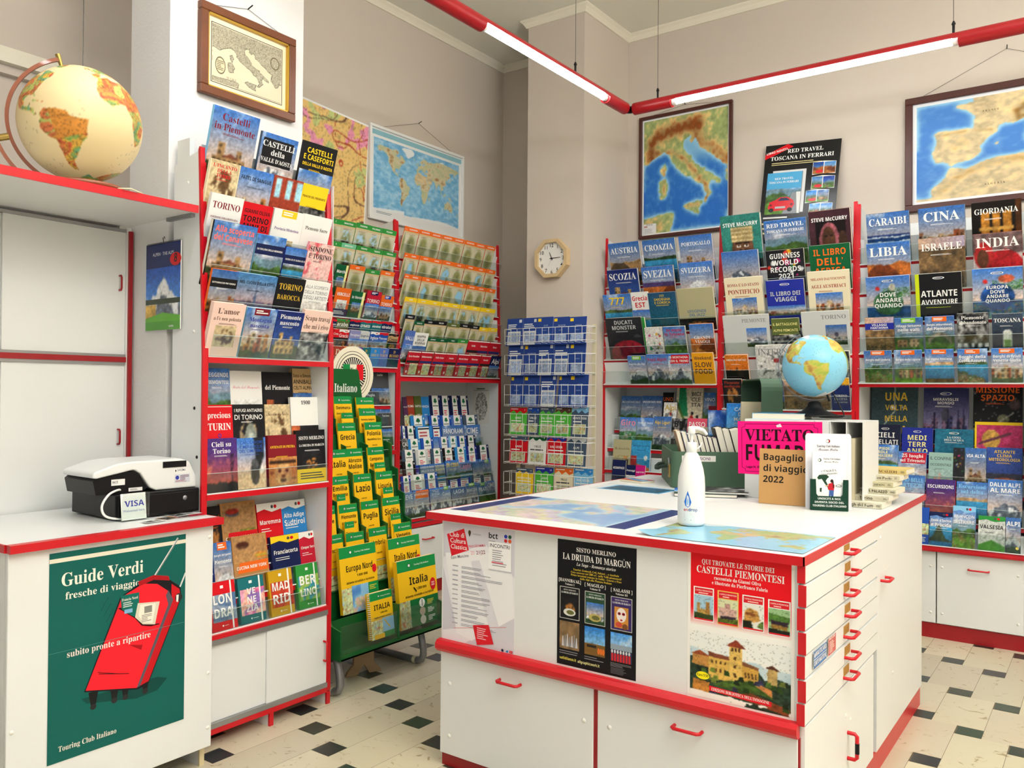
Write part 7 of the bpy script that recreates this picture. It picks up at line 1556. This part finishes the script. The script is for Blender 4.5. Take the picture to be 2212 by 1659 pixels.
    o = book('book', .27, .22, .014, 'ALPI;n;white;navy;mt;f;', 6, (-1.45, 3.46, Z+.014), (-PI/2, 0, .42)); tag(o, 'glossy calendar book lying flat before the green suitcase', 'book')
    o = book('book', .3, .22, .006, ';n;white;white;bw;f;', 8, (-1.43, 3.50, Z+.006), (-PI/2, 0, .34)); tag(o, 'thin black and white booklet half under the calendar book', 'booklet')
    o.location.z = Z+.0205
    # cardboard sign, brochure holder
    def bag(a):
        a.rect(0, 0, 1, 1, 'c0935c')
        for i, w in enumerate(('Bagaglio', 'di viaggio', '2022')): a.text(w, .06, .79-.2*i, .026, '1a1612', 'b', 'l')
        a.text('Touring', .84, .06, .014, '1a1612', 'b', 'l')
    m = MB(); m.box(-.14, .14, .0006, .03, 0, .228, 0, C('1a1816')); a = Art(m, .28, .228, .0005); bag(a)
    o = m.build('cardboard_sign', 'print', None, (-1.062, 3.435, Z), (R(-4), 0, .06)); tag(o, 'brown cardboard sign reading Bagaglio di viaggio 2022', 'sign')
    t = thing('brochure_holder', 'white upright brochure holder with a dark green pocket of leaflets', 'brochure holder', (-.905, 3.385, Z), (0, 0, .35))
    def bh(a):
        a.ell(.5, .9, .045, .025, '20302a'); a.ell(.49, .9, .03, .018, 'e8e8e4'); a.rect(.51, .885, .53, .915, 'c02a2a'); a.text('Touring Club Italiano', .5, .82, .0085, '5a5a60', 's', maxw=.5); a.text('Passione Italia', .5, .775, .0095, '3a3a40', 'k', maxw=.42)
    m = MB(); w = .172; m.prism([(-w/2, 0), (w/2, 0), (w/2, .29), (w/2-.006, .3), (-w/2+.006, .3), (-w/2, .29)], 1, .0006, .003, 0, C('eceaf0')); bh(Art(m, w, .3, .0004)); m.build('back_card', 'print', t, (0, .03, 0), (R(-5), 0, 0))
    def lf(a):
        a.rect(0, 0, 1, 1, 'f2f1f0'); a.ell(.22, .86, .05, .03, '20302a'); a.ell(.21, .86, .03, .02, 'e8e8e4'); a.text('Touring Club Italiano', .58, .87, .0065, '5a5a60', 's', maxw=.5); a.text('Passione Italia', .56, .82, .0075, '3a3a40', 'k', maxw=.42); a.text('L’ITALIA È IL', .5, .66, .0075, '4a4a4a', 'n', maxw=.46, rot=.1); a.text('TUO CAPOLAVORO', .5, .61, .006, '5a5a5a', 'n', maxw=.48, rot=.1)
        a.poly([(.14, .55), (.2, .6), (.42, .61), (.5, .57), (.44, .54), (.4, .5), (.46, .43), (.52, .38), (.47, .38), (.36, .46), (.28, .53), (.18, .52)], '20402c'); a.poly([(.22, .37), (.28, .38), (.27, .3), (.22, .31)], '20402c')
        a.poly([(.46, .36), (.48, .45), (.6, .47), (.66, .43), (.64, .34), (.52, .33)], 'c01f2c'); a.poly([(.5, .34), (.64, .34), (.62, .2), (.56, .2), (.55, .27), (.52, .2), (.49, .2)], '3a5a9a'); a.ell(.58, .5, .045, .03, '2a1a14'); a.poly([(.6, .5), (.63, .5), (.64, .38), (.61, .38)], '2a1a14'); a.poly([(.38, .42), (.48, .43), (.48, .41), (.39, .4)], 'd8a888'); a.ell(.78, .42, .09, .018, '3a3a3a'); a.ell(.78, .42, .07, .012, 'e8e8e4')
    m = MB(); m.box(-.062, .062, .0006, .012, 0, .225, 0, C('e8e6e2')); lf(Art(m, .124, .225, .0004)); m.build('leaflet', 'print', t, (0, -.004, .003), (R(-4), 0, 0))
    m = MB(); pr = [(-.069, 0), (.069, 0), (.069, .122), (.05, .122), (.048, .065), (.042, .056), (-.042, .056), (-.048, .065), (-.05, .122), (-.069, .122)]; m.prism(pr, 1, -.008, -.0065, 0, C('123a2a')); m.box(-.07, -.0685, -.0075, .028, 0, .12, 0, C('123a2a')); m.box(.0685, .07, -.0075, .028, 0, .12, 0, C('123a2a')); m.box(-.07, .07, -.0075, .03, 0, .0015, 0, C('123a2a'))
    a = Art(m, .138, .122, -.0082); [a.text(w_, .5, .35-.115*i, .0075, 'e8ece8', 'b', maxw=.9) for i, w_ in enumerate(('UNISCITI A NOI.', 'DIVENTA SOCIO DEL', 'TOURING CLUB ITALIANO'))]; m.build('pocket', 'print', t)
    # magazine files with the pink sign
    t = thing('file_organizer', 'white magazine file boxes standing open on the counter', 'organizer', (-1.324, 3.60, Z)); n = 6; wd = .496; hh = .345; dp = .27
    m = MB(); m.box(0, wd, 0, dp, 0, .004); m.box(0, wd, dp-.004, dp, 0, hh); m.box(0, wd, 0, dp, hh-.004, hh)
    m.box(0, .3, -.003, 0, 0, hh); m.build('case', 'white', t)
    for i in range(n+1): x = (wd-.004)*[0, .2, .4, .6, .735, .868, 1][i]; BX(x, x+.004, 0, dp-.004, .004, hh-.004).build('divider', 'white', t)
    m = MB(); m.box(.302, .36, -.003, .0, .004, hh); m.build('label_front', 'white', t)
    for x, c, w_, lb in ((.368, 'd8cda8', .02, 'thick cream bound volume in the magazine file'), (.395, 'b8ac8a', .014, 'grey cream bound volume in the magazine file'), (.437, 'd9cfae', .022, 'wide yellowed bound volume in the end magazine file')):
        m = MB(); m.box(0, w_, .0, .2, 0, .27, 0, C(c)); a = Art(m, w_, .27, -.0003); a.grid(0, 0, 1, 1, mixc(c, '8a8060', fbm(4, 40, int(x*1000), 8)*.8)); o = m.build('bound_volume', 'print', None)
        o.location = (-1.324+x, 3.612, Z+.0045); tag(o, lb, 'book', 'old volumes in the magazine files')
    def pink(a):
        a.rect(0, 0, 1, 1, 'ff1483'); L = [(.05, .12), (.09, .1), (.09, .05), (.91, .05), (.91, .1), (.95, .12), (.95, .88), (.91, .9), (.91, .95), (.09, .95), (.09, .9), (.05, .88)]
        for p, q in zip(L, L[1:]+L[:1]): a.line(p, q, .0016, '2a0818')
        a.text('VIETATO', .5, .64, .05, '24060f', 's', maxw=.82, grow=True); a.text('FUMARE', .5, .26, .068, '24060f', 'b', maxw=.8, grow=True, sx=.8); a.text('Legge N. 584', .1, .12, .009, '24060f', 'n', 'l'); a.poly([(.47, .93), (.52, .96), (.54, .9), (.48, .89)], 'f0e4ec')
    tag(sheet('no_smoking_sign', .366, .232, pink, 'matte', (-1.17, 3.5955, 1.052), (0, R(-1.0), 0), t=.001, back='ff1483'), 'bright pink sign reading VIETATO FUMARE on the magazine files', 'sign')
    o = book('book', .22, .2, .026, ';n;white;sky;deep;f;', 9, (-1.19, 3.63, Z+hh+.026), (-PI/2, 0, .1)); tag(o, 'white paperback lying on top of the magazine files before the blue globe', 'book')
    # shingled local history books at the right end
    names = ['Borgh dël Fum', 'Torino', 'PORTA PALAZZO', 'MADONNA D. CAMPAGNA', 'Borgo San Paolo', 'MONCALIERI']; tones = ['e0dcc8', 'd8d4c4', 'd4cfb8', 'cfc8a8', 'd8d2bc', 'd9c07a']
    for i in range(6):
        y = 3.555+.07*i; z = Z+.0222*i; xr = -.735; w = .22+.0*i
        m = MB(); m.box(-w/2, w/2, 0, .16, 0, .0215, 0, C(tones[i])); a = Art(m, w, .0215); a.grid(0, 0, 1, 1, mixc(tones[i], 'a09878', np.clip(fbm(60, 6, 20+i, 12)*1.2-.35, 0, 1))); a.text(names[i], .6, .22, .011, '5a2a1a' if i == 5 else '1c1a14', 's' if i in (3, 4, 5) else 'b', maxw=.5); a.micro(.9, .3, .98, .7, 2, '6a6450', i)
        o = m.build('local_history_book', 'print', None, (xr-w/2+.012*((i % 3)-1), y, z), (0, 0, -.03)); tag(o, f'cream paperback with spine reading {names[i].title()}, in the shingled pile', 'book', 'shingled paperbacks at the counter edge')
        BX(w/2, w/2+.0004, .003, .157, .002, .0195).build('page_block', 'page', o)
island()

# ------------------------------------------------------------------ green suitcase full of bargain books
def suitcase():
    yaw = R(30.6); t = thing('open_suitcase', 'open green fibre suitcase used as a bargain book box', 'suitcase', (-1.725, 3.70, .9475), (0, 0, yaw)); L, Dp, H = .48, .56, .175; k = .006
    m = MB(); tray_shell(m, 0, L, 0, Dp, 0, H, .035, k); o = m.build('case_body', 'gsuit', t)
    m = MB(); tray_shell(m, .012, Dp-.012, .16, .53, 0, .10, .06, k); o = m.build('lid', 'gsuit', t, (L+.045, 0, 0)); o.matrix_local = Matrix(((0, 0, -1, L+.045), (1, 0, 0, 0), (0, 1, 0, 0), (0, 0, 0, 1)))
    m = MB(); m.prism(rrect(.022, Dp-.022, .17, .52, .05), 2, k+.0005, k+.002, 0); m.build('lid_lining', 'gdark', o)
    m = MB(); m.box(-.008, 0, .035, .085, .045, .11, 0, (1, 1, 1), .002); o = m.build('lock', 'brass', t); BX(-.0085, -.008, .05, .07, .06, .1).build('keyplate', 'dwood', o); MB().tube([(-.004, .06, .11), (-.006, .06, .14)], .006, 0, 8).build('hasp', 'alu', o)
    MB().tube([(0, .2, .09), (-.03, .2, .085), (-.045, .22, .075), (-.05, .28, .07), (-.045, .34, .075), (-.03, .36, .085), (0, .36, .09)], .009, 0, 8).build('carry_handle', 'gdark', t)
    def occ(a): a.rect(0, 0, 1, 1, 'eeeae4'); a.text('OCCASIONI', .5, .26, .014, '5a2a6a', 'n', maxw=.9)
    sheet('label_strip', .16, .028, occ, 'print', (.13, -.0007, .128), parent=t)
    # books: leaning row, fore edges to the viewer
    S_ = [(.02, .018, .19, 'b89a78', 'page'), (.048, .022, .185, '5a6a8a', 'alu'), (.078, .02, .18, '1a2450', 'page'), (.104, .02, .178, '1a2450', 'page'), (.13, .022, .175, '15151c', 'page'), (.158, .018, .17, '221a2c', 'page'), (.182, .018, .168, '2a1c38', 'page'), (.206, .02, .166, '1c2038', 'page'), (.235, .03, .20, '1a1a20', 'page'), (.272, .03, .195, '17171b', 'page'), (.312, .045, .192, '1a1a1a', 'page'), (.36, .03, .185, '141416', 'page')]
    T = Matrix.Translation((-1.725, 3.70, .9475)) @ Matrix.Rotation(yaw, 4, 'Z'); hues = ['worn tan', 'grey blue', 'navy', 'deep navy', 'black', 'dark violet', 'violet', 'blue black', 'tall black', 'tall charcoal', 'thick black', 'last black']
    for i, (x, w, h, c, p) in enumerate(S_):
        h *= 1.42; w *= 1.12; x *= 1.1; m = MB(); m.box(0, .002, 0, .13, 0, h, 0, C(c)); m.box(w-.002, w, 0, .13, 0, h, 0, C(c)); m.box(.002, w-.002, .127, .13, 0, h, 0, C(c)); o = m.build('second_hand_book', 'print', None)
        BX(.002, w-.002, .003, .126, .003, h-.004).build('page_block', 'page', o)
        o.matrix_world = T @ Matrix.Translation((x*.8+.075, .03, .0075+.5*w*.3)) @ Matrix.Rotation(R(-15), 4, 'Y')
        tag(o, f'{hues[i]} book leaning in the suitcase, {ORD[i] if i < 10 else "close to the lid, " + ORD[i-10]} from the lock', 'book', 'bargain books in the green suitcase')
    for i, (x, y, w, h, tt, sp, lb, th) in enumerate([(.3, .20, .17, .30, .02, ';n;white;slate;fo;f;', 'dark photo book standing across the suitcase', -6), (.3, .30, .16, .36, .012, ';n;white;azure;mt;f;', 'blue sky photo book standing at the back of the suitcase', -5), (.2, .36, .15, .34, .02, ';n;grey;cream;;n;', 'cream paperback standing at the back of the suitcase', -5), (.37, .30, .14, .41, .015, 'CASA|DI|MARE;n;white;azure;isl;f;', 'light blue paperback leaning on the suitcase lid', 8), (.42, .22, .12, .42, .018, ';n;grey;cream;arc;s;', 'pale beige paperback leaning on the suitcase lid', 6)]):
        o = book('second_hand_book', w, h*.75 if h > .35 else h*.8, tt, sp, 40+i, (0, 0, 0), (0, 0, 0)); o.matrix_world = T @ Matrix.Translation((x, y, .0075 if h < .35 else .1)) @ Matrix.Rotation(R(5), 4, 'Z') @ Matrix.Rotation(R(th), 4, 'X'); tag(o, lb, 'book', 'bargain books in the green suitcase')
suitcase()
# ------------------------------------------------------------------ green map stand
def green_stand():
    ox, oy = -2.83, 2.60; t = thing('map_stand', 'dark green stepped plastic map stand on bent grey tube legs', 'display stand', (ox, oy, 0), FX)
    # local: x along the front (world +y), y towards the wall
    Wd = .715; tiers = [(-3.30, 1.12), (-3.22, .98), (-3.17, .845), (-3.12, .717), (-3.07, .581), (-3.02, .445)]
    Y = lambda wx: ox-wx
    def prof(bottom):
        p = [(.56, .42), (.56, 1.16)] if not bottom else [(.50, .19), (.56, .5), (.56, 1.16)]
        for x, z in tiers:
            y = Y(x); p += [(y+.03, z+.15), (y-.018, z+.135), (y-.02, z+.03), (y-.024, z+.0)]
        if bottom: p += [(.16, .47), (.085, .46), (.082, .35), (.06, .325), (.0, .31), (.0, .175)]
        else: p += [(.16, .42)]
        return p
    xs = [.005, .22, .37, .525, Wd-.012]
    for i, x in enumerate(xs): m = MB(); m.prism(prof(i in (0, 4)), 0, x, x+(.007 if i not in (0, 4) else .009)); m.build('side_wall' if i in (0, 4) else 'partition', 'green', t)
    for k, (x, z) in enumerate(tiers):
        y = Y(x); a, b = xs[0] if k > 3 else xs[1], Wd-.012
        m = MB(); m.box(a, b, .022, .026, -.004, .2 if k else .25, 0); m.box(a, b, -.014, .026, -.006, -.001, 0); o = m.build('pocket', 'green', t, (0, y, z), (R(-7), 0, 0))
        m = MB(); m.box(a+.002, b-.002, -.014, -.012, 0, .10, 0); m.box(a+.002, b-.002, -.0142, -.0118, .10, .1015, 1); m.build('clear_front', ['tint', 'acr_edge'], o)
    m = MB(); m.box(.012, Wd-.004, .0, .3, .175, .183, 0); m.box(.012, Wd-.004, .098, .102, .183, .335, 0); m.box(.012, Wd-.004, .192, .197, .183, .47, 0); m.box(.012, Wd-.004, .0, .01, .175, .2, 0); o = m.build('bin', 'green', t)
    m = MB(); m.box(.014, Wd-.006, .002, .005, .2, .33, 0); m.box(.38, .39, .0, .12, .19, .36, 1); m.build('clear_front', ['tint', 'green'], o)
    m = MB(); m.prism([(.22, 1.1), (Wd-.03, 1.1), (Wd-.06, 1.36), (Wd-.09, 1.51), (Wd-.1, 1.52), (.0, 1.52), (.0, 1.3)], 1, .548, .556); o = m.build('header_board', 'green', t)
    a_ = MB(); a = Art(a_, Wd, 1, 0); a.text('Touring Club Italiano', .86, 1.395, .046, 'f4f2ea', 's', 'r', sx=.74); a_.v = [(x+Wd/2, y+.5475, z) for x, y, z in a_.v]; a_.build('lettering', 'print', o)
    # roundel behind the header
    cx, cz, rr = .595, 1.492, .155
    disc = lambda m, r, y, c, n=48: m.face([(cx+r*math.cos(2*PI*k/n), y, cz+r*math.sin(2*PI*k/n)) for k in range(n)], 0, C(c))
    m = MB(); n = 48; m.prism([(cx+rr*math.cos(2*PI*k/n), cz+rr*math.sin(2*PI*k/n)) for k in range(n)], 1, .56, .566, 0, C('ece4cc'))
    for i, (r, c) in enumerate(((.128, '1a1a18'), (.125, 'ece4cc'), (.112, '1a1a18'), (.108, 'ece4cc'), (.095, '1a1a18'))): disc(m, r, .5598-.0003*i, c)
    for k in range(36):
        q = 2*PI*k/36; d = Vector((math.cos(q), 0, math.sin(q))); nrm = Vector((-d.z, 0, d.x))*.0032; p0, p1 = Vector((cx, .5582, cz))+d*.05, Vector((cx, .5582, cz))+d*.092; m.face([p0-nrm*.6, p1-nrm, p1+nrm, p0+nrm*.6], 0, C('f0ead6'))
    for i, c in enumerate(('168a44', 'ece4cc', 'd4121f')): m.face([(cx-.075+.05*i, .5575, cz-.03), (cx-.025+.05*i, .5575, cz-.03), (cx-.025+.05*i, .5575, cz+.055), (cx-.075+.05*i, .5575, cz+.055)], 0, C(c))
    a = Art(m, .1, .1, 0); k0 = len(m.v); a.text('Tci', .5, .1, .026, '1a1a18', 's'); m.v[k0:] = [(x+cx, .557, z+cz+.0) for x, y, z in m.v[k0:]]; m.build('roundel', 'print', t)
    for x in (.035, .6):
        pts = [(x, .07, .19), (x, .045, .15), (x, .03, .085), (x, .03, .055), (x, .042, .03), (x, .07, .0205), (x, .11, .02)]
        o = MB().tube(pts+[(x, .45, .02)], .018, 0, 14).build('tube_leg', 'grey', t); MB().tube([(x, .075, .0205), (x, .095, .02)], .0195, 0, 14).build('end_collar', 'beige', o)
        MB().tube([(x, .43, .03), (x, .5, .3), (x, .54, .6)], .015, 0, 12).build('rear_tube', 'grey', t)
    m = MB(); m.tube([(.035, .40, .03), (.6, .40, .03)], .012, 0, 10); m.build('cross_bar', 'grey', t)
    t = thing('plywood_prop', 'shaped plywood board with arched feet under the green map stand', 'board', (-3.01, 2.93, 0), (0, 0, PI/2-.35))
    m = MB(); pr = [(-.095, 0), (-.03, 0), (-.012, .03), (0, .045), (.012, .03), (.03, 0), (.095, 0), (.085, .02), (.055, .05), (.052, .1), (.07, .172), (-.07, .172), (-.052, .1), (-.055, .05), (-.085, .02)]; m.prism(pr, 1, 0, .018); m.build('board', 'ply', t)
green_stand()

# ------------------------------------------------------------------ white wire rack, clock, things by the corner
def wire_rack():
    x0, x1, y = -3.475, -2.79, 4.75; t = thing('wire_rack', 'white wire rack with six baskets of folded trail maps', 'rack', (x0, y, 0)); Wd = x1-x0
    Zs = [1.73, 1.515, 1.3, 1.105, .9, .69]; tops = [1.842, 1.66, 1.452, 1.25, 1.068, .843]; bots = [1.745, 1.53, 1.31, 1.1, .907, .69]
    for z, zt, zb in zip(Zs, tops, bots):
        m = MB(); r = .0022; f, bk = -.035, .06
        for zz in (zt, (zt+zb)/2+.0, zb+.004): m.tube([(0, bk, zz), (0, f, zz), (Wd, f, zz), (Wd, bk, zz)], r, 0, 6)
        for k in range(14): x = Wd*k/13; m.tube([(x, f, zt), (x, f, zb-.006), (x, bk, zb-.006)], r*.8, 0, 6)
        m.tube([(0, bk, zt), (0, bk, zb-.006), (Wd, bk, zb-.006), (Wd, bk, zt), (0, bk, zt)], r, 0, 6); m.build('wire_basket', 'wire', t)
    for x in (.05, Wd-.02): BX(x-.012, x+.012, .064, .08, .0, 1.86).build('upright', 'beige', t)
    m = MB(); m.box(.0, Wd, .06, .085, .02, .05); m.box(.04, .06, -.15, .25, 0, .03); m.box(Wd-.06, Wd-.04, -.15, .25, 0, .03); m.build('base_frame', 'wire', t)
    t = thing('wall_clock', 'octagonal pale wooden clock showing quarter past eleven on the column', 'clock', (-3.282, 5.046, 2.367)); R0, n = .15, 8
    P8 = lambda r: [(r*math.cos(PI/8+PI*k/4), r*math.sin(PI/8+PI*k/4)) for k in range(8)]
    m = MB(); o_, i_ = P8(.148), P8(.122)
    for k in range(8):
        j = (k+1) % 8; A = [(*o_[k], -.0), (*o_[j], -.0), (*i_[j], 0), (*i_[k], 0)]
        v = [(p[0], yy, p[1]) for yy in (-.05, 0) for p in A]; m.mesh(v, [(0, 1, 2, 3), (7, 6, 5, 4), (0, 4, 5, 1), (2, 6, 7, 3)], 0)
    m.build('frame', 'lwood', t)
    m = MB(); m.prism(P8(.1225), 1, -.03, -.01, 0, C('eeece8')); a = Art(m, .3, .3, -.0301)
    for k in range(1, 13): q = PI/2-2*PI*k/12; a.text(str(k), .5+.32*math.cos(q), .5+.32*math.sin(q)-.05, .026, '3a3a3a', 'n')
    for k in range(60): q = 2*PI*k/60; a.ell(.5+.235*math.cos(q), .5+.235*math.sin(q), .004, .004, '6a6a6a', 6) if k % 5 == 0 else None
    m.v = [(x, y, z-(.15 if i >= 16 else 0)) for i, (x, y, z) in enumerate(m.v)]; m.build('dial', 'print', t)
    def hand(a_, l, w, c, nm, yy): m = MB(); d = Vector((math.sin(a_), 0, math.cos(a_))); s_ = Vector((d.z, 0, -d.x))*w; p = Vector((0, yy, 0)); m.face([p-d*.015-s_, p-d*.015+s_, p+d*l+s_*.4, p+d*l-s_*.4][::-1]); m.face([p-d*.015-s_, p-d*.015+s_, p+d*l+s_*.4, p+d*l-s_*.4]); m.build(nm, c, t)
    hand(R(338), .05, .0035, 'black', 'hour_hand', -.0335); hand(R(88), .075, .003, 'black', 'minute_hand', -.0345); hand(R(205), .06, .0008, 'dred', 'second_hand', -.0352)
    def notice(a): a.rect(0, 0, 1, 1, 'e2e0da'); a.rect(.22, .95, .72, .975, '2a5a3a'); a.rect(.05, .91, .95, .925, '8a9a8a'); F = np.random.RandomState(3).rand(46, 30); X, Y = np.meshgrid(np.linspace(-1, 1, 30), np.linspace(-1, 1, 46)); im = mixc('e2e0da', '3a3a34', ((F > .62) & (X**2/.8+Y**2 < .95))*.8); a.grid(.05, .06, .95, .88, im)
    tag(sheet('notice_sheet', .16, .285, notice, 'print', (-4.02, 5.1495, 1.15), (0, 0, 0)), 'white notice dotted with a town map on the rack side panel', 'notice')
    for i, (x, y, h, lean, c, lb) in enumerate([(-3.68, 5.3, 1.45, .1, 'dgrey', 'dark grey pole leaning in the corner behind the wire rack'), (-3.6, 5.42, 1.2, -.06, 'grey', 'grey tube leaning in the corner behind the wire rack'), (-3.78, 5.35, 1.05, .04, 'dred', 'dark red tube standing in the corner beside the world map rack')]):
        o = MB().tube([(0, 0, 0), (0, 0, h)], .014, 0, 10).build('leaning_pole', 'black' if c == 'dgrey' else c, None, (x, y, .002), (R(-3), lean, 0)); tag(o, lb, 'pole', 'poles in the back corner')
wire_rack()

# ------------------------------------------------------------------ pictures and posters on the walls
def framed(label, w, h, loc, rot, fw, fm, draw, border='white', bw=.012, name='framed_map', depth=.022, wire=None, group=None, inner=None, cell=1):
    t = thing(name, label, 'picture', loc, rot, group)
    m = MB(); d = -depth
    for x0, x1, z0, z1 in ((-w/2, w/2, 0, fw), (-w/2, w/2, h-fw, h), (-w/2, -w/2+fw, fw, h-fw), (w/2-fw, w/2, fw, h-fw)): m.box(x0, x1, d, 0, z0, z1, 0, (1, 1, 1), .003)
    o = m.build('frame', fm, t)
    if inner:
        m = MB(); e = .006
        for x0, x1, z0, z1 in ((-w/2+fw, w/2-fw, fw, fw+e), (-w/2+fw, w/2-fw, h-fw-e, h-fw), (-w/2+fw, -w/2+fw+e, fw, h-fw), (w/2-fw-e, w/2-fw, fw, h-fw)): m.box(x0, x1, d*.8, -.002, z0, z1)
        m.build('gilt_slip', inner, t)
    W2, H2 = w-2*fw, h-2*fw; m = MB(); m.box(-W2/2, W2/2, -.006, -.001, fw, h-fw, 0, C(border)); a = Art(m, W2, H2, -.0062, .0001); k0 = len(m.v); draw(a, bw/W2, bw/H2); m.v[k0:] = [(x, y, z+fw) for x, y, z in m.v[k0:]]; m.build('map_print', 'print', t)
    if wire:
        zz, xs = wire; MB().tube([(-w*xs, -.006, h), (0, -.004, h+zz), (w*xs, -.006, h)], .0011, 0, 5).build('hanging_wire', 'cable', t); MB().tube([(0, .0, h+zz), (0.004, -.03, h+zz+.012)], .0028, 0, 6).build('nail', 'black', t)
    return t
def pictures():
    def anti(a, bx, bz):
        a.rect(0, 0, 1, 1, 'efe3c2'); a.rect(.06, .09, .94, .91, '2a241c'); a.rect(.068, .1, .932, .9, 'd9d0b4'); a.grid(.075, .11, .925, .89, med_art(4.5, 22, 36, 48.5, 210, 150, 'antique', 5))
        a.ell(.17, .35, .06, .12, 'cfc4a0'); a.ring(.17, .35, .06, .12, .15, '6a6048'); a.micro(.13, .28, .21, .42, 6, '7a7058', 2); a.ring(.84, .66, .06, .09, .18, '6a6048'); a.text('M A R E', .3, .2, .009, '8a8068', 's')
    framed('antique map of Italy in a brown and gold frame on the plaster pillar', .495, .385, (-3.105, 2.277, 2.645), FX, .036, 'wood', anti, 'efe3c2', name='framed_map', depth=.03, wire=(.055, .4), inner='goldtrim')
    def wrl(a, bx, bz): lon, lat = np.meshgrid(np.linspace(-180, 180, 190)-0, np.linspace(-72, 84, 120)); a.rect(0, 0, 1, 1, 'e9ebea'); a.rect(.0, .93, 1, .985, '8fc0cc'); a.grid(.03, .1, .97, .9, world_art(((lon+180-170+360) % 360)-180+170-170 if 0 else lon, lat, 'relief', 9)); a.rect(.03, .02, .97, .1, 'e6e8e8'); a.micro(.06, .05, .3, .08, 2, '8a9aa0', 4)
    framed('relief world map in a white frame on the wall above the map rack', 1.03, .665, (-4.197, 4.59, 2.6), FX, .02, 'paper', wrl, wire=(.13, .38), depth=.025)
    def city(a):
        n = 190; F, G, H_ = fbm(n, n, 5, 4), fbm(n, n, 8, 5), fbm(n, n, 31, 24, 3); im = mixc('f0cf86', 'e6bd74', H_); q = np.floor(G*9).astype(int) % 4
        im[q == 1] = (np.array(C('cfd88c'))*(.85+.25*H_[..., None]))[q == 1]; im[(q == 3) & (F > .46)] = C('ee9cba'); im[H_ > .66] *= .86; rs = np.random.RandomState(2).rand(n, n); im[rs > .92] *= .7
        for s in range(9): v = fbm(n, n, 50+s*9, 3+s % 3, 1 if s % 2 else 2); im[np.abs(v-.5) < .0028] = C('b0402a' if s % 3 else '6a4a3a')
        im[np.abs(fbm(n, n, 77, 2, 2)-.52) < .016] = C('8fa8c8'); a.grid(.01, .01, .99, .99, im); a.rect(0, 0, 1, .008, 'e8e4d8'); a.rect(.992, 0, 1, 1, 'e8e4d8')
    tag(sheet('city_map', 1.2, 1.28, city, 'print', (-4.196, 3.42, 2.0), (0, R(3.2), PI/2), t=.001), 'big unframed city street map in orange and pink on the wall', 'map')
    def ita(a, bx, bz): a.rect(0, 0, 1, 1, 'eef0f2'); a.grid(.018, .014, .982, .986, med_art(5.6, 19.6, 35.2, 48.2, 130, 165, 'italy', 11)); a.rect(.02, .016, .17, .1, 'e6e6e6'); a.text('ITALIA', .09, .086, .011, '3a3a3a', 's'); a.rect(.025, .07, .065, .083, 'c08a88'); a.micro(.03, .02, .15, .06, 4, 'b0b0b4', 3, .4)
    framed('relief map of Italy in a dark wooden frame on the wall', .735, .925, (-2.562, 5.697, 2.568), (0, 0, 0), .024, 'dwood', ita, depth=.025, wire=(.04, .4))
    def med(a, bx, bz):
        a.rect(0, 0, 1, 1, 'eef0f4'); a.grid(.022, .03, .978, .97, med_art(-12.5, 22, 29.5, 49.5, 190, 130, 'med', 13))
        a.text('F R A N C E', .42, .82, .011, '6a5a40', 's'); a.text('A L G E R I A', .44, .12, .012, '5a4a30', 's'); a.text('TUNISIA', .66, .25, .008, '5a4a30', 's')
    framed('relief map of the western Mediterranean in a reddish wooden frame', 1.10, .715, (-.515, 5.697, 2.548), (0, 0, 0), .042, 'dwood', med, depth=.028, wire=(.2, .42))
    def ferr(a):
        a.rect(0, 0, 1, 1, '121214'); a.poly([(0, .86), (.38, .97), (.30, 1), (0, .91)], 'd8121f'); a.text('LIBRO NOVITÀ', .165, .925, .014, 'white', 'b', maxw=.3, rot=.19); a.text('RED TRAVEL', .54, .91, .026, 'f0f0ec', 's', maxw=.5); a.text('TOSCANA IN FERRARI', .5, .845, .027, 'f0f0ec', 's', maxw=.84); a.micro(.1, .79, .95, .825, 2, 'd8c890', 3, .4)
        a.rect(.13, .32, .58, .74, 'd8d8d8'); a.rect(.06, .31, .54, .72, '8a8a8a', True); a.pic(.06, .31, .53, .72, 'tos', 5, .006); a.rect(.06, .56, .53, .72, '4fa8d8'); a.text('RED TRAVEL', .29, .65, .014, 'white', 's', maxw=.3); a.text('TOSCANA IN FERRARI', .29, .615, .014, 'white', 's', maxw=.4); a.poly([(.3, .31), (.53, .31), (.53, .5), (.42, .52)], '8a8e92'); a.poly([(.5, .31), (.53, .31), (.53, .52), (.47, .52)], 'e0e0dc')
        a.poly([(.1, .37), (.12, .43), (.2, .45), (.26, .475), (.36, .475), (.44, .44), (.46, .40), (.42, .35), (.16, .34)], 'd8202c'); a.poly([(.23, .44), (.27, .468), (.35, .468), (.4, .44)], '2a2a50'); a.rect(.2, .365, .34, .385, 'b8b8b8'); [a.ell(x, .35, .035, .02, '1a1a1c') for x in (.15, .4)]; [a.ell(x, .4, .02, .012, '7a0a12') for x in (.14, .42)]
        for i, (x, y, k) in enumerate(((.66, .67, 'dun'), (.66, .53, 'hil'), (.6, .4, 'vil'), (.66, .27, 'vil'))): a.poly([(x, y), (x+.14, y+.01), (x+.3, y), (x+.3, y+.12), (x+.14, y+.13), (x, y+.12)], 'e8e8e4'); a.pic(x+.005, y+.006, x+.14, y+.12, k, 20+i, .006); a.pic(x+.15, y+.006, x+.295, y+.118, k, 30+i, .006); a.ell(x+.09, y+.03, .05, .015, 'd8202c')
        a.micro(.05, .26, .55, .29, 1, 'e0e0dc', 4); a.micro(.02, .1, .4, .24, 3, 'd8c890', 6, .35)
    tag(sheet('advert_board', .5, .70, ferr, 'gloss', (-1.735, 5.6, 2.40), (R(-5), R(3.4), 0), t=.006, back='121214', step=.00006), 'black advertising board with a red sports car above the shelves', 'advert board')
pictures()
